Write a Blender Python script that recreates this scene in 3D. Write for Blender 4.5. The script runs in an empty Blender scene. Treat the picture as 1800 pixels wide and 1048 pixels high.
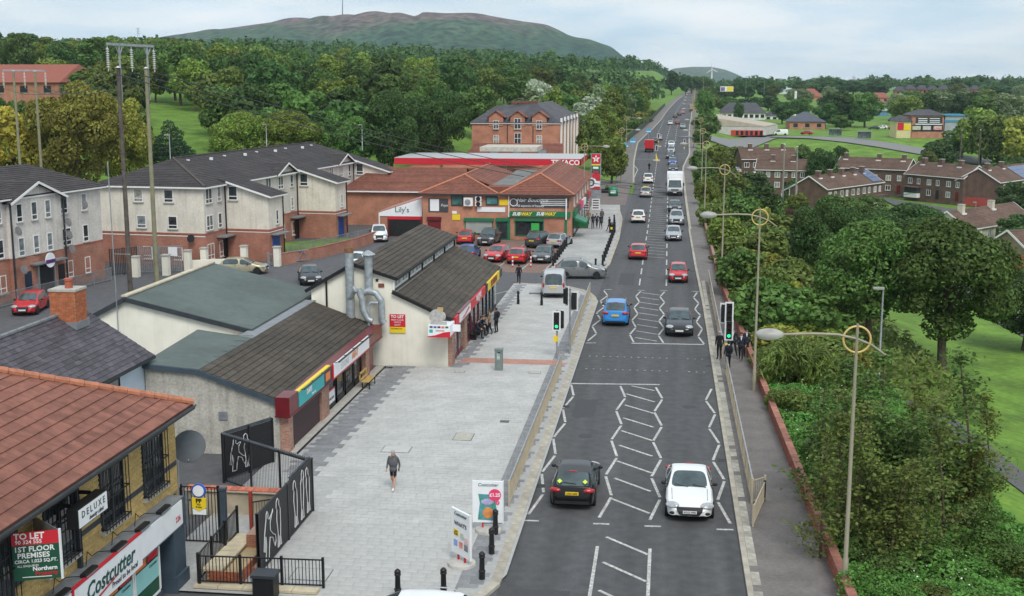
import bpy, bmesh, math, random
import numpy as np
from mathutils import Vector, Matrix, Euler
R = math.radians
random.seed(7); RNG = np.random.default_rng(11)
SC = bpy.context.scene; COL = SC.collection
# ------------------------------------------------------------------ camera
FPX, CAMH = 2100.0, 16.4                       # focal length in photo pixels, camera height
PITCH = math.atan(371 / FPX); YAW = math.atan(276 / FPX * math.cos(PITCH))
cam = bpy.data.cameras.new('camera'); cam.sensor_width = 36; cam.lens = FPX / 1800 * 36
cam.clip_start = 0.5; cam.clip_end = 40000
camo = bpy.data.objects.new('camera', cam); COL.objects.link(camo)
camo.location = (0, 0, CAMH); camo.rotation_euler = (R(90) - PITCH, 0, YAW); SC.camera = camo
# ------------------------------------------------------------------ sky
SUN_EL, SUN_AZ = R(50), R(158)                 # azimuth clockwise from +Y
w = bpy.data.worlds.new('World'); SC.world = w; w.use_nodes = True
nt = w.node_tree; N = nt.nodes; L = nt.links; N.clear()
out = N.new('ShaderNodeOutputWorld'); bg = N.new('ShaderNodeBackground'); bg.inputs[1].default_value = 0.1
sky = N.new('ShaderNodeTexSky'); sky.sky_type = 'NISHITA'; sky.sun_disc = False
sky.sun_elevation = SUN_EL; sky.sun_rotation = SUN_AZ; sky.air_density = 1.0; sky.dust_density = 1.5
tc = N.new('ShaderNodeTexCoord'); sep = N.new('ShaderNodeSeparateXYZ'); L.new(tc.outputs['Generated'], sep.inputs[0])
az = N.new('ShaderNodeMath'); az.operation = 'ABSOLUTE'; L.new(sep.outputs[2], az.inputs[0])
ad = N.new('ShaderNodeMath'); ad.inputs[1].default_value = 0.16; L.new(az.outputs[0], ad.inputs[0])
dv = []
for k in (0, 1):
    d = N.new('ShaderNodeMath'); d.operation = 'DIVIDE'; L.new(sep.outputs[k], d.inputs[0]); L.new(ad.outputs[0], d.inputs[1]); dv.append(d)
cb = N.new('ShaderNodeCombineXYZ'); L.new(dv[0].outputs[0], cb.inputs[0]); L.new(dv[1].outputs[0], cb.inputs[1])
def wnoise(scale, det, dist):
    n = N.new('ShaderNodeTexNoise'); n.inputs['Scale'].default_value = scale; n.inputs['Detail'].default_value = det
    n.inputs['Distortion'].default_value = dist; L.new(cb.outputs[0], n.inputs['Vector']); return n
n1, n2 = wnoise(0.55, 7, 0.5), wnoise(1.7, 8, 0.3)
rp = N.new('ShaderNodeValToRGB'); rp.color_ramp.elements[0].position = 0.34; rp.color_ramp.elements[0].color = (.78, .78, .78, 1)
rp.color_ramp.elements[1].position = 0.62; rp.color_ramp.elements[1].color = (1, 1, 1, 1); L.new(n1.outputs[0], rp.inputs[0])
cl = N.new('ShaderNodeValToRGB'); cl.color_ramp.elements[0].position = 0.3; cl.color_ramp.elements[0].color = (7.3, 9.2, 10.8, 1)
cl.color_ramp.elements[1].position = 0.7; cl.color_ramp.elements[1].color = (11.8, 12.0, 12.1, 1); L.new(n2.outputs[0], cl.inputs[0])
mx = N.new('ShaderNodeMix'); mx.data_type = 'RGBA'
L.new(rp.outputs[0], mx.inputs[0]); L.new(sky.outputs[0], mx.inputs[6]); L.new(cl.outputs[0], mx.inputs[7])
L.new(mx.outputs[2], bg.inputs[0]); L.new(bg.outputs[0], out.inputs[0])
# ------------------------------------------------------------------ sun behind thin cloud
sl = bpy.data.lights.new('sun', 'SUN'); sl.energy = 2.3; sl.angle = R(24); sl.color = (1, .96, .9)
so = bpy.data.objects.new('sun', sl); COL.objects.link(so)
sd = Vector((math.sin(SUN_AZ) * math.cos(SUN_EL), math.cos(SUN_AZ) * math.cos(SUN_EL), math.sin(SUN_EL)))
so.rotation_euler = sd.to_track_quat('Z', 'Y').to_euler(); so.location = sd * 100
SC.view_settings.view_transform = 'Standard'; SC.view_settings.look = 'None'; SC.view_settings.gamma = 1
SC.view_settings.use_curve_mapping = False; SC.view_settings.exposure = -0.08
SC.render.engine = 'CYCLES'; SC.cycles.max_bounces = 5; SC.cycles.diffuse_bounces = 2; SC.cycles.glossy_bounces = 2
SC.cycles.transparent_max_bounces = 4; SC.cycles.volume_bounces = 0; SC.cycles.use_denoising = True
# ------------------------------------------------------------------ surveying: photo pixel -> place
_F = Vector((-math.sin(YAW) * math.cos(PITCH), math.cos(YAW) * math.cos(PITCH), -math.sin(PITCH)))
_R = Vector((math.cos(YAW), math.sin(YAW), 0)); _U = _R.cross(_F); _C = Vector((0, 0, CAMH))
def ray(px, py): return _F + _R * ((px - 900) / FPX) - _U * ((py - 524) / FPX)
def G(px, py, z=0.0): d = ray(px, py); return _C + d * ((z - CAMH) / d.z)
def AY(px, py, y): d = ray(px, py); return _C + d * (y / d.y)
def AX(px, py, x): d = ray(px, py); return _C + d * (x / d.x)
def lerp(tab, t):
    if t <= tab[0][0]: return tab[0][1]
    for (a, b), (c, d) in zip(tab, tab[1:]):
        if t <= c: return b + (d - b) * (t - a) / (c - a)
    return tab[-1][1]
def sstep(a, b, t): t = min(1, max(0, (t - a) / (b - a))); return t * t * (3 - 2 * t)
def zroad(y): return 0.0 if y < 170 else (0.0152 * (y - 170) ** 2 / 120 if y < 230 else 0.456 + 0.0152 * (y - 230))
def xroad(y): return -1.15 + (3.0e-5 * (y - 150) ** 2 if y > 150 else 0)
_FR = [(0, -2.4), (60, -2.9), (90, -3.5), (150, -6), (200, -8.8), (300, -9.3), (345, -5.5), (395, 0.3), (500, 0.8), (600, 2.6), (700, 5.5), (900, 10), (1200, 13), (3000, 13), (9000, 13)]
_FL = [(0, 0), (160, 0), (190, 2.5), (220, 6), (300, 10.5), (500, 13), (900, 27), (1500, 36), (9000, 40)]
def zland(x, y):
    zr = zroad(min(y, 1300)); dx = x - xroad(min(y, 1300))
    if dx > 0:
        t = sstep(8.5, 26, dx); z = zr + (lerp(_FR, y) - zr) * t
    else:
        t = sstep(24, 60, -dx) if y > 110 else 0; z = zr + (lerp(_FL, y) + max(0, min(12, .06 * (-x - 60) * sstep(170, 260, y))) - zr) * t
    return z
def onland(px, py, it=14):
    z = 0
    for _ in range(it):
        p = G(px, py, z)
        if p.y < 0 or p.y > 3000: p = AY(px, py, 900)
        z = 0.5 * z + 0.5 * zland(p.x, p.y)
    p = G(px, py, z); p.z = zland(p.x, p.y); return p
def onroad(px, py):
    z = 0
    for _ in range(20):
        p = G(px, py, z); z = zroad(p.y)
    return Vector((p.x, p.y, z))
# ------------------------------------------------------------------ objects
def tag(o, label=None, cat=None, group=None, kind=None):
    if label: o['label'] = label
    if cat: o['category'] = cat
    if group: o['group'] = group
    if kind: o['kind'] = kind
    return o
def thing(name, label, cat, loc=(0, 0, 0), rz=0, group=None):
    o = bpy.data.objects.new(name, None); COL.objects.link(o); o.empty_display_size = .3
    o.location = loc; o.rotation_euler = (0, 0, rz); return tag(o, label, cat, group)
def wmat(o):
    m = o.matrix_basis.copy()
    return wmat(o.parent) @ o.matrix_parent_inverse @ m if o.parent else m
WORLD = True                                    # part coordinates are world (True) or the thing's own (False)
def put(name, me, parent=None, mats=None, world=None, loc=None, rot=None):
    world = WORLD if world is None else world
    o = bpy.data.objects.new(name, me); COL.objects.link(o)
    if loc is not None: o.location = loc
    if rot is not None: o.rotation_euler = rot
    if parent is not None:
        o.parent = parent
        if world: o.matrix_parent_inverse = wmat(parent).inverted()
    if mats is not None: setmat(o, mats)
    return o
def setmat(o, mats):
    if not isinstance(mats, (list, tuple)): mats = [mats]
    for i, m in enumerate(mats):
        if i < len(o.material_slots): o.material_slots[i].link = 'OBJECT'; o.material_slots[i].material = m
def dup(o, loc=None, rz=None, label=None, group=None, parent=None, scale=None, mats=None):
    c = o.copy(); COL.objects.link(c)
    if parent is not None: c.parent = parent
    if loc is not None: c.location = loc
    if rz is not None: c.rotation_euler = (0, 0, rz)
    if scale is not None: c.scale = scale if hasattr(scale, '__len__') else (scale,) * 3
    if label: c['label'] = label
    if group: c['group'] = group
    for ch in o.children:
        k = dup(ch, parent=c, mats=mats)
        if mats:
            b = ch.name.split('.')[0]
            if b in mats: setmat(k, mats[b])
    return c
class MB:
    def __init__(s, M=None): s.v = []; s.f = []; s.mi = []; s.M = M; s.m = 0
    def add(s, vs, fs):
        b = len(s.v)
        s.v += [tuple(s.M @ Vector(p)) for p in vs] if s.M is not None else [tuple(p) for p in vs]
        s.f += [tuple(b + i for i in f) for f in fs]; s.mi += [s.m] * len(fs); return s
    def box(s, x0, x1, y0, y1, z0, z1):
        return s.add([(x0, y0, z0), (x1, y0, z0), (x1, y1, z0), (x0, y1, z0), (x0, y0, z1), (x1, y0, z1), (x1, y1, z1), (x0, y1, z1)],
                     [(3, 2, 1, 0), (4, 5, 6, 7), (0, 1, 5, 4), (1, 2, 6, 5), (2, 3, 7, 6), (3, 0, 4, 7)])
    def quad(s, a, b, c, d): return s.add([a, b, c, d], [(0, 1, 2, 3)])
    def poly(s, pts): return s.add(pts, [tuple(range(len(pts)))])
    def extr(s, pts, vec):
        n = len(pts); v = Vector(vec); q = [Vector(p) for p in pts]
        return s.add(q + [p + v for p in q], [tuple(range(n))[::-1], tuple(range(n, 2 * n))] + [(i, (i + 1) % n, n + (i + 1) % n, n + i) for i in range(n)])
    def prism(s, xy, z0, z1): return s.extr([(x, y, z0) for x, y in xy], (0, 0, z1 - z0))
    def bar(s, a, b, wd, h, up=(0, 0, 1)):
        a = Vector(a); b = Vector(b); d = (b - a).normalized(); u = Vector(up)
        if abs(d.dot(u)) > .99: u = Vector((1, 0, 0))
        r = d.cross(u).normalized() * (wd / 2); u = r.cross(d).normalized() * (h / 2)
        return s.extr([a - r - u, a + r - u, a + r + u, a - r + u], b - a)
    def tube(s, pts, r, n=8, cap=True):
        pts = [Vector(p) for p in pts]; k = len(pts); rs = r if hasattr(r, '__len__') else [r] * k
        vs = []; ref = None
        for i, p in enumerate(pts):
            d = (pts[min(i + 1, k - 1)] - pts[max(i - 1, 0)]).normalized()
            if ref is None: ref = Vector((1, 0, 0)) if abs(d.x) < .8 else Vector((0, 1, 0))
            a = d.cross(ref).normalized(); b = d.cross(a); ref = a.cross(d) if False else ref
            vs += [p + (a * math.cos(t) + b * math.sin(t)) * rs[i] for t in [2 * math.pi * j / n for j in range(n)]]
        fs = [(i * n + j, i * n + (j + 1) % n, (i + 1) * n + (j + 1) % n, (i + 1) * n + j) for i in range(k - 1) for j in range(n)]
        if cap: fs += [tuple(range(n))[::-1], tuple(range((k - 1) * n, k * n))]
        return s.add(vs, fs)
    def lathe(s, prof, n=12, c=(0, 0, 0)):
        vs = [(c[0] + r * math.cos(2 * math.pi * j / n), c[1] + r * math.sin(2 * math.pi * j / n), c[2] + z) for r, z in prof for j in range(n)]; k = len(prof)
        fs = [(i * n + j, i * n + (j + 1) % n, (i + 1) * n + (j + 1) % n, (i + 1) * n + j) for i in range(k - 1) for j in range(n)]
        return s.add(vs, fs + [tuple(range(n))[::-1], tuple(range((k - 1) * n, k * n))])
    def ball(s, c, rx, ry, rz, nu=10, nv=6):
        pr = [(math.sin(math.pi * i / nv), -math.cos(math.pi * i / nv)) for i in range(nv + 1)]; pr[0] = (.02, -1); pr[-1] = (.02, 1)
        vs = [(c[0] + rx * r * math.cos(2 * math.pi * j / nu), c[1] + ry * r * math.sin(2 * math.pi * j / nu), c[2] + rz * z) for r, z in pr for j in range(nu)]
        fs = [(i * nu + j, i * nu + (j + 1) % nu, (i + 1) * nu + (j + 1) % nu, (i + 1) * nu + j) for i in range(nv) for j in range(nu)]
        return s.add(vs, fs)
    def torus(s, c, Rr, r, ax='y', n=28, m=6):
        vs = []
        for i in range(n):
            a = 2 * math.pi * i / n
            for j in range(m):
                b = 2 * math.pi * j / m; q = Rr + r * math.cos(b); p = (q * math.cos(a), r * math.sin(b), q * math.sin(a))
                if ax == 'x': p = (p[1], p[0], p[2])
                if ax == 'z': p = (p[0], p[2], p[1])
                vs.append((c[0] + p[0], c[1] + p[1], c[2] + p[2]))
        return s.add(vs, [(i * m + j, i * m + (j + 1) % m, ((i + 1) % n) * m + (j + 1) % m, ((i + 1) % n) * m + j) for i in range(n) for j in range(m)])
    def mesh(s, mats, smooth=False, fix=True):
        me = bpy.data.meshes.new('m'); me.from_pydata(s.v, [], s.f)
        for m in (mats if isinstance(mats, (list, tuple)) else [mats]): me.materials.append(m)
        me.polygons.foreach_set('material_index', s.mi)
        if fix:
            b = bmesh.new(); b.from_mesh(me); bmesh.ops.recalc_face_normals(b, faces=b.faces); b.to_mesh(me); b.free()
        if smooth:
            me.polygons.foreach_set('use_smooth', [True] * len(me.polygons))
            if smooth is not True: me.set_sharp_from_angle(angle=R(smooth))
        return me
    def build(s, name, mats, parent=None, smooth=False, world=None, fix=True):
        me = s.mesh(mats, smooth, fix); me.name = name; return put(name, me, parent, world=world)
# ------------------------------------------------------------------ materials
def newmat(name):
    m = bpy.data.materials.new(name); m.use_nodes = True; t = m.node_tree; return m, t, t.nodes, t.links, t.nodes['Principled BSDF']
def c4(c): return (c[0], c[1], c[2], 1)
_MC = {}
def mat(name, col, rough=.75, var=.18, scale=2.5, bump=0, metal=0, spec=.4, rnd=0, big=0, col2=None, isl=0, coat=0, bscale=None, streak=0):
    if name in _MC: return _MC[name]
    m, t, n, l, p = newmat(name); _MC[name] = m
    p.inputs['Roughness'].default_value = rough; p.inputs['Metallic'].default_value = metal; p.inputs['Specular IOR Level'].default_value = spec
    if coat: p.inputs['Coat Weight'].default_value = coat; p.inputs['Coat Roughness'].default_value = .05
    tcn = n.new('ShaderNodeTexCoord'); nz = n.new('ShaderNodeTexNoise'); nz.inputs['Scale'].default_value = scale; nz.inputs['Detail'].default_value = 5
    l.new(tcn.outputs['Object'], nz.inputs['Vector'])
    mr = n.new('ShaderNodeMapRange'); mr.inputs[1].default_value = .3; mr.inputs[2].default_value = .7; l.new(nz.outputs[0], mr.inputs[0])
    mix = n.new('ShaderNodeMix'); mix.data_type = 'RGBA'; l.new(mr.outputs[0], mix.inputs[0])
    c2 = col2 or tuple(min(1, c * (1 + var)) for c in col); c1 = col if col2 else tuple(c * (1 - var) for c in col)
    mix.inputs[6].default_value = c4(c1); mix.inputs[7].default_value = c4(c2); last = mix.outputs[2]
    def mul(fac_out, lo, hi, last):
        r = n.new('ShaderNodeMapRange'); r.inputs[3].default_value = lo; r.inputs[4].default_value = hi; l.new(fac_out, r.inputs[0])
        h = n.new('ShaderNodeHueSaturation'); l.new(r.outputs[0], h.inputs['Value']); l.new(last, h.inputs['Color']); return h.outputs[0]
    if big:
        b = n.new('ShaderNodeTexNoise'); b.inputs['Scale'].default_value = scale * .13; b.inputs['Detail'].default_value = 4; l.new(tcn.outputs['Object'], b.inputs['Vector'])
        r0 = n.new('ShaderNodeMapRange'); r0.inputs[1].default_value = .35; r0.inputs[2].default_value = .65; l.new(b.outputs[0], r0.inputs[0]); last = mul(r0.outputs[0], 1 - big, 1 + big, last)
    if streak:
        mp = n.new('ShaderNodeMapping'); mp.inputs['Scale'].default_value = (2.2, 2.2, .16); l.new(tcn.outputs['Object'], mp.inputs[0]); b = n.new('ShaderNodeTexNoise'); b.inputs['Scale'].default_value = 1.6; b.inputs['Detail'].default_value = 6; l.new(mp.outputs[0], b.inputs['Vector'])
        r0 = n.new('ShaderNodeMapRange'); r0.inputs[1].default_value = .28; r0.inputs[2].default_value = .5; l.new(b.outputs[0], r0.inputs[0]); last = mul(r0.outputs[0], 1 - streak, 1, last)
    if rnd: oi = n.new('ShaderNodeObjectInfo'); last = mul(oi.outputs['Random'], 1 - rnd, 1 + rnd, last)
    if isl: ge = n.new('ShaderNodeNewGeometry'); last = mul(ge.outputs['Random Per Island'], 1 - isl, 1 + isl, last)
    l.new(last, p.inputs['Base Color'])
    if bump:
        b = n.new('ShaderNodeBump'); b.inputs['Strength'].default_value = bump; b.inputs['Distance'].default_value = .02
        z = nz
        if bscale: z = n.new('ShaderNodeTexNoise'); z.inputs['Scale'].default_value = bscale; z.inputs['Detail'].default_value = 4; l.new(tcn.outputs['Object'], z.inputs['Vector'])
        l.new(z.outputs[0], b.inputs['Height']); l.new(b.outputs[0], p.inputs['Normal'])
    return m
def brickmat(name, c1, c2, mortar=(.32, .29, .26), sz=(.225, .075), rough=.85, mw=.01):
    if name in _MC: return _MC[name]
    m, t, n, l, p = newmat(name); _MC[name] = m; p.inputs['Roughness'].default_value = rough; p.inputs['Specular IOR Level'].default_value = .25
    tcn = n.new('ShaderNodeTexCoord'); s = n.new('ShaderNodeSeparateXYZ'); l.new(tcn.outputs['Object'], s.inputs[0])
    a = n.new('ShaderNodeMath'); l.new(s.outputs[0], a.inputs[0]); l.new(s.outputs[1], a.inputs[1])
    c = n.new('ShaderNodeCombineXYZ'); l.new(a.outputs[0], c.inputs[0]); l.new(s.outputs[2], c.inputs[1])
    b = n.new('ShaderNodeTexBrick'); l.new(c.outputs[0], b.inputs['Vector']); b.inputs['Scale'].default_value = 1
    b.inputs['Brick Width'].default_value = sz[0]; b.inputs['Row Height'].default_value = sz[1]; b.inputs['Mortar Size'].default_value = mw
    b.inputs['Color1'].default_value = c4(c1); b.inputs['Color2'].default_value = c4(c2); b.inputs['Mortar'].default_value = c4(mortar)
    nz = n.new('ShaderNodeTexNoise'); nz.inputs['Scale'].default_value = .7; nz.inputs['Detail'].default_value = 6; l.new(tcn.outputs['Object'], nz.inputs['Vector'])
    r = n.new('ShaderNodeMapRange'); r.inputs[1].default_value = .3; r.inputs[2].default_value = .7; r.inputs[3].default_value = .78; r.inputs[4].default_value = 1.2; l.new(nz.outputs[0], r.inputs[0])
    h = n.new('ShaderNodeHueSaturation'); l.new(r.outputs[0], h.inputs['Value']); l.new(b.outputs[0], h.inputs['Color']); l.new(h.outputs[0], p.inputs['Base Color'])
    bp = n.new('ShaderNodeBump'); bp.inputs['Strength'].default_value = .5; bp.inputs['Distance'].default_value = .01; bp.invert = True
    l.new(b.outputs['Fac'], bp.inputs['Height']); l.new(bp.outputs[0], p.inputs['Normal']); return m
def emit(name, col, st):
    if name in _MC: return _MC[name]
    m, t, n, l, p = newmat(name); _MC[name] = m; p.inputs['Base Color'].default_value = c4(col)
    p.inputs['Emission Color'].default_value = c4(col); p.inputs['Emission Strength'].default_value = st; return m
def panemat(name, cols, rough=.08):
    if name in _MC: return _MC[name]
    m, t, n, l, p = newmat(name); _MC[name] = m; p.inputs['Roughness'].default_value = rough; p.inputs['Specular IOR Level'].default_value = .6
    oi = n.new('ShaderNodeObjectInfo'); r = n.new('ShaderNodeValToRGB'); r.color_ramp.interpolation = 'CONSTANT'
    while len(r.color_ramp.elements) < len(cols): r.color_ramp.elements.new(.5)
    for i, c in enumerate(cols): r.color_ramp.elements[i].position = i / len(cols); r.color_ramp.elements[i].color = c4(c)
    tcn = n.new('ShaderNodeTexCoord'); nz = n.new('ShaderNodeTexNoise'); nz.inputs['Scale'].default_value = 2.2; l.new(tcn.outputs['Object'], nz.inputs['Vector'])
    mr = n.new('ShaderNodeMapRange'); mr.inputs[1].default_value = .35; mr.inputs[2].default_value = .65; mr.inputs[3].default_value = .55; mr.inputs[4].default_value = 1.25; l.new(nz.outputs[0], mr.inputs[0])
    h = n.new('ShaderNodeHueSaturation'); l.new(mr.outputs[0], h.inputs['Value']); l.new(r.outputs[0], h.inputs['Color'])
    l.new(oi.outputs['Random'], r.inputs[0]); l.new(h.outputs[0], p.inputs['Base Color']); return m
WHITE = mat('white_upvc', (.78, .78, .77), .4, .05)
BLACKM = mat('black_painted_metal', (.012, .012, .014), .45, .2)
DARK = mat('dark_opening', (.012, .012, .013), .6, .3)
GALV = mat('galvanised_steel', (.36, .38, .40), .42, .2, 3, metal=.6)
CREAM = mat('cream_render', (.8, .77, .66), .9, .06, 1.2, bump=.25, big=.08, bscale=14, streak=.07)
PEBBLE = mat('pebbledash', (.46, .44, .39), .95, .18, 9, bump=.6, big=.14, streak=.22)
GREYREND = mat('grey_roughcast', (.61, .575, .53), .92, .10, 5, bump=.4, big=.08, streak=.16)
BUFFREND = mat('buff_roughcast', (.70, .65, .56), .92, .07, 5, bump=.4, big=.08, streak=.16)
BLUEREND = mat('pale_blue_render', (.55, .64, .73), .9, .05, 2, bump=.2)
GLASS = panemat('window_glass', [(.03, .04, .045), (.05, .06, .065), (.22, .25, .26), (.035, .04, .045), (.36, .35, .31), (.09, .11, .12)])
SHOPGLASS = panemat('shop_glass', [(.02, .025, .03), (.04, .045, .05), (.03, .03, .035)])
REDBRICK = brickmat('red_brick', (.32, .105, .06), (.42, .16, .09), (.36, .25, .2))
APTBRICK = brickmat('apartment_brick', (.33, .115, .075), (.42, .17, .11), (.36, .24, .19))
ORBRICK = brickmat('orange_brick', (.42, .15, .08), (.5, .2, .11), (.42, .3, .24))
BROWNBRICK = brickmat('brown_brick', (.115, .065, .05), (.16, .095, .072), (.15, .11, .09))
YELBRICK = brickmat('buff_brick', (.50, .34, .13), (.6, .43, .2), (.45, .36, .22))
CONC = mat('concrete', (.42, .40, .36), .9, .15, 4, bump=.3)
STONE = mat('beige_stone', (.50, .44, .33), .88, .18, 3, bump=.3, big=.12)
ASPHALT = mat('asphalt', (.098, .099, .106), .9, .16, 14, bump=.25, big=.12)
# ================================================================== ground
GRASS = mat('grass', (.075, .17, .016), .95, .0, 2.2, bump=.6, big=.25, col2=(.15, .25, .03), bscale=9)
ROADM = mat('road_asphalt', (.077, .077, .08), .88, .13, 16, bump=.2, big=.13, bscale=60)
def streaks(m):                                  # tyre-polished lanes and patching along the road
    t = m.node_tree; n = t.nodes; l = t.links; p = n['Principled BSDF']; src = p.inputs['Base Color'].links[0].from_socket
    tcn = n.new('ShaderNodeTexCoord'); mp = n.new('ShaderNodeMapping'); mp.inputs['Scale'].default_value = (1.1, .035, 1); l.new(tcn.outputs['Object'], mp.inputs[0])
    nz = n.new('ShaderNodeTexNoise'); nz.inputs['Scale'].default_value = 1; nz.inputs['Detail'].default_value = 6; l.new(mp.outputs[0], nz.inputs['Vector'])
    r = n.new('ShaderNodeMapRange'); r.inputs[1].default_value = .3; r.inputs[2].default_value = .7; r.inputs[3].default_value = .82; r.inputs[4].default_value = 1.2; l.new(nz.outputs[0], r.inputs[0])
    h = n.new('ShaderNodeHueSaturation'); l.new(r.outputs[0], h.inputs['Value']); l.new(src, h.inputs['Color']); l.new(h.outputs[0], p.inputs['Base Color'])
streaks(ROADM)
FOOT = mat('footway_asphalt', (.165, .15, .142), .92, .14, 8, bump=.25, big=.12)
PAINT = mat('road_paint', (.22, .22, .22), .8, 0, 9, col2=(.66, .66, .62), big=.12)
def strip(name, ys, xl, xr, z, m, kind='structure'):
    b = MB(); nx = 6
    for y in ys:
        for k in range(nx + 1): x = xl(y) + (xr(y) - xl(y)) * k / nx; b.v.append((x, y, z(y)))
    for i in range(len(ys) - 1):
        for k in range(nx): q = i * (nx + 1) + k; b.f.append((q, q + 1, q + nx + 2, q + nx + 1)); b.mi.append(0)
    return tag(b.build(name, m, smooth=True), kind=kind)
xs = sorted(set([-2790, -1600, -1000, -700, -500, -380, -300, -240, -190, -160, -135] + list(range(-120, -20, 4)) + list(np.arange(-20, 30, 2.)) + list(range(30, 122, 4)) + [135, 160, 190, 240, 300, 380, 500, 700, 1000, 1600, 2190]))
ys = sorted(set(list(range(-40, 120, 10)) + list(range(120, 460, 6)) + list(range(460, 900, 20)) + list(range(900, 1400, 50)) + [1500, 1700, 2000, 2500, 3200, 4200, 5200, 6480]))
b = MB()
for y in ys:
    for x in xs: b.v.append((x, y, zland(x, y) - .16))
for i in range(len(ys) - 1):
    for k in range(len(xs) - 1): q = i * len(xs) + k; b.f.append((q, q + 1, q + len(xs) + 1, q + len(xs))); b.mi.append(0)
tag(b.build('ground', GRASS, smooth=True), kind='structure')
_XL = [(0, -5.25), (105, -5.25), (130, -5.1), (200, -5.4), (255, -7.2), (320, -8.6), (400, -6.5), (460, -5.6), (1300, -5.0)]
_XR = [(0, 2.96), (90, 2.94), (110, 2.76), (140, 2.66), (240, 2.7), (280, 4.4), (420, 5.0), (480, 5.5), (1300, 5.6)]
def xl(y): return lerp(_XL, y) + (xroad(y) + 1.15)
def xr(y): return lerp(_XR, y) + (xroad(y) + 1.15)
ysr = list(range(8, 460, 6)) + list(range(460, 900, 20)) + list(range(900, 1301, 50))
road = strip('road', ysr, xl, xr, lambda y: zroad(y), ROADM)
_XW = [(0, 6.9), (37.9, 5.9), (64, 5.3), (100, 4.5), (240, 4.4), (290, 6.2), (420, 8), (1300, 8.4)]
def xwall(y): return lerp(_XW, y) + (xroad(y) + 1.15)
strip('footway_right', ysr, lambda y: xr(y) + .12, xwall, lambda y: zroad(y) + .1, FOOT)
strip('footway_left', [y for y in ysr if y >= 200], lambda y: xl(y) - 3.2, lambda y: xl(y) - .3, lambda y: zroad(y) + .1, FOOT)
# side street, yards and car park behind the shops
b = MB(); b.poly([(-90, 5, -.008), (-5.0, 5, -.008), (-5.0, 185, -.008), (-40, 185, -.008), (-40, 158, -.008), (-90, 158, -.008)]); tag(b.build('street', ASPHALT), kind='structure')
PAVERS = mat('brown_block_paving', (.20, .135, .11), .92, .2, 5, bump=.3, big=.1)
b = MB(); b.poly([(-29, 105.6, .0), (-10.6, 105.2, .0), (-10.4, 127.9, .0), (-29, 127.9, .0)]); carpark = tag(b.build('car_park', PAVERS), kind='structure')
# ---- road markings, each stroke a piece of the road
def mark(x0, y0, x1, y1, wd=.11, z=.006, name='road_marking', parent=road):
    d = Vector((x1 - x0, y1 - y0, 0)); n = Vector((-d.y, d.x, 0)).normalized() * (wd / 2)
    b = MB(); k = max(1, int(d.length / 12)); base = (lambda y: zroad(y)) if parent is road else (lambda y: 0)
    for i in range(k):
        a = Vector((x0, y0, 0)) + d * (i / k); c = Vector((x0, y0, 0)) + d * ((i + 1) / k)
        za, zc = base(a.y) + z, base(c.y) + z
        b.quad((a.x - n.x, a.y - n.y, za), (c.x - n.x, c.y - n.y, zc), (c.x + n.x, c.y + n.y, zc), (a.x + n.x, a.y + n.y, za))
    return b.build(name, PAINT, parent)
def zigzag(xa, xb, y0, y1, k=8):
    st = (y1 - y0) / k
    for i in range(k):
        p, q = (xa, xb) if i % 2 == 0 else (xb, xa); e = .05
        mark(p + (q - p) * e, y0 + st * (i + e), p + (q - p) * (1 - e), y0 + st * (i + 1 - e), .12, name='zigzag_marking')
for a, c in ((-5.08, -4.72), (-2.33, -1.94), (-.38, .03), (2.71, 2.3)): zigzag(a, c, 43.95, 65.0)
for a, c in ((-4.93, -4.48), (-1.9, -2.25), (.03, -.34), (2.64, 2.29)): zigzag(a, c, 76.55, 96.6)
for y, xx in ((43.4, (-5.2, -2.5, -.55, 2.15)), (97.0, (-4.9, -2.2, -.35, 2.2))):
    for x in xx: mark(x, y, x + .62, y + .03, .14)
mark(-5.1, 65.1, -.15, 65.5, .2, name='stop_line'); mark(-2.05, 76.3, 2.62, 76.5, .2, name='stop_line'); mark(-5, 76.0, -4.35, 76.1, .14)
for y in (63.2, 60.9, 58.4, 56.1, 53.7, 51.3, 48.9, 46.3, 42.1, 39.7, 37.3, 35.0): mark(-1.93, y, -.38, y - 1.5, .13, name='hatch_marking')
mark(-1.7, 65.0, -.42, 64.1, .12, name='hatch_marking')
for i in range(9): y = 95.9 - i * 2.22; mark(-1.85, y, -.4, y - 1.0, .12, name='hatch_marking')
for x in (-2.2, -.31): mark(x, 41.15, x - .02, 22, .12)
for k in range(18):
    for y, xx in ((72.2, -4.55 + k * .43), (68.8, -4.53 + k * .43)):
        if xx < 2.5 and not (.5 < xx < 1.3): mark(xx, y, xx + .1, y, .1, name='crossing_stud')
for i in range(34):
    y = 99.5 + i * 6.0
    if y < 262:
        for x in (-2.1, .15): mark(x + (xroad(y) + 1.15) - .004 * max(0, y - 150) * (x < 0), y, x + (xroad(y + 3.6) + 1.15) - .004 * max(0, y - 150) * (x < 0), y + 3.6, .12, name='lane_marking')
for i in range(36): y = 117 + i * 2.3 + (4 if i > 22 else 0); mark(-1.95 - .004 * max(0, y - 150), y, .0, y - .9, .12, name='hatch_marking')
for i in range(40):
    y = 305 + i * 12
    mark(xroad(y) - .2, y, xroad(y + 6) - .2, y + 6, .18, name='lane_marking')
    if i < 14: mark(xroad(y) + 2.2, y, xroad(y + 5) + 2.2, y + 5, .15, name='lane_marking'); mark(xroad(y) - 3.3, y, xroad(y + 5) - 3.3, y + 5, .15, name='lane_marking')
for y, x0, x1 in ((262, -7.2, -2.4), (298, -8.4, -2.2), (280, .2, 4.2)): mark(x0, y, x1, y, .3, name='stop_line')
for x0, y0, x1, y1 in ((-8.0, 190, -6.0, 205), (-6.0, 205, -5.7, 235), (-5.7, 235, -8.2, 262)): mark(x0, y0, x1, y1, .14, name='lane_marking')
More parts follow.
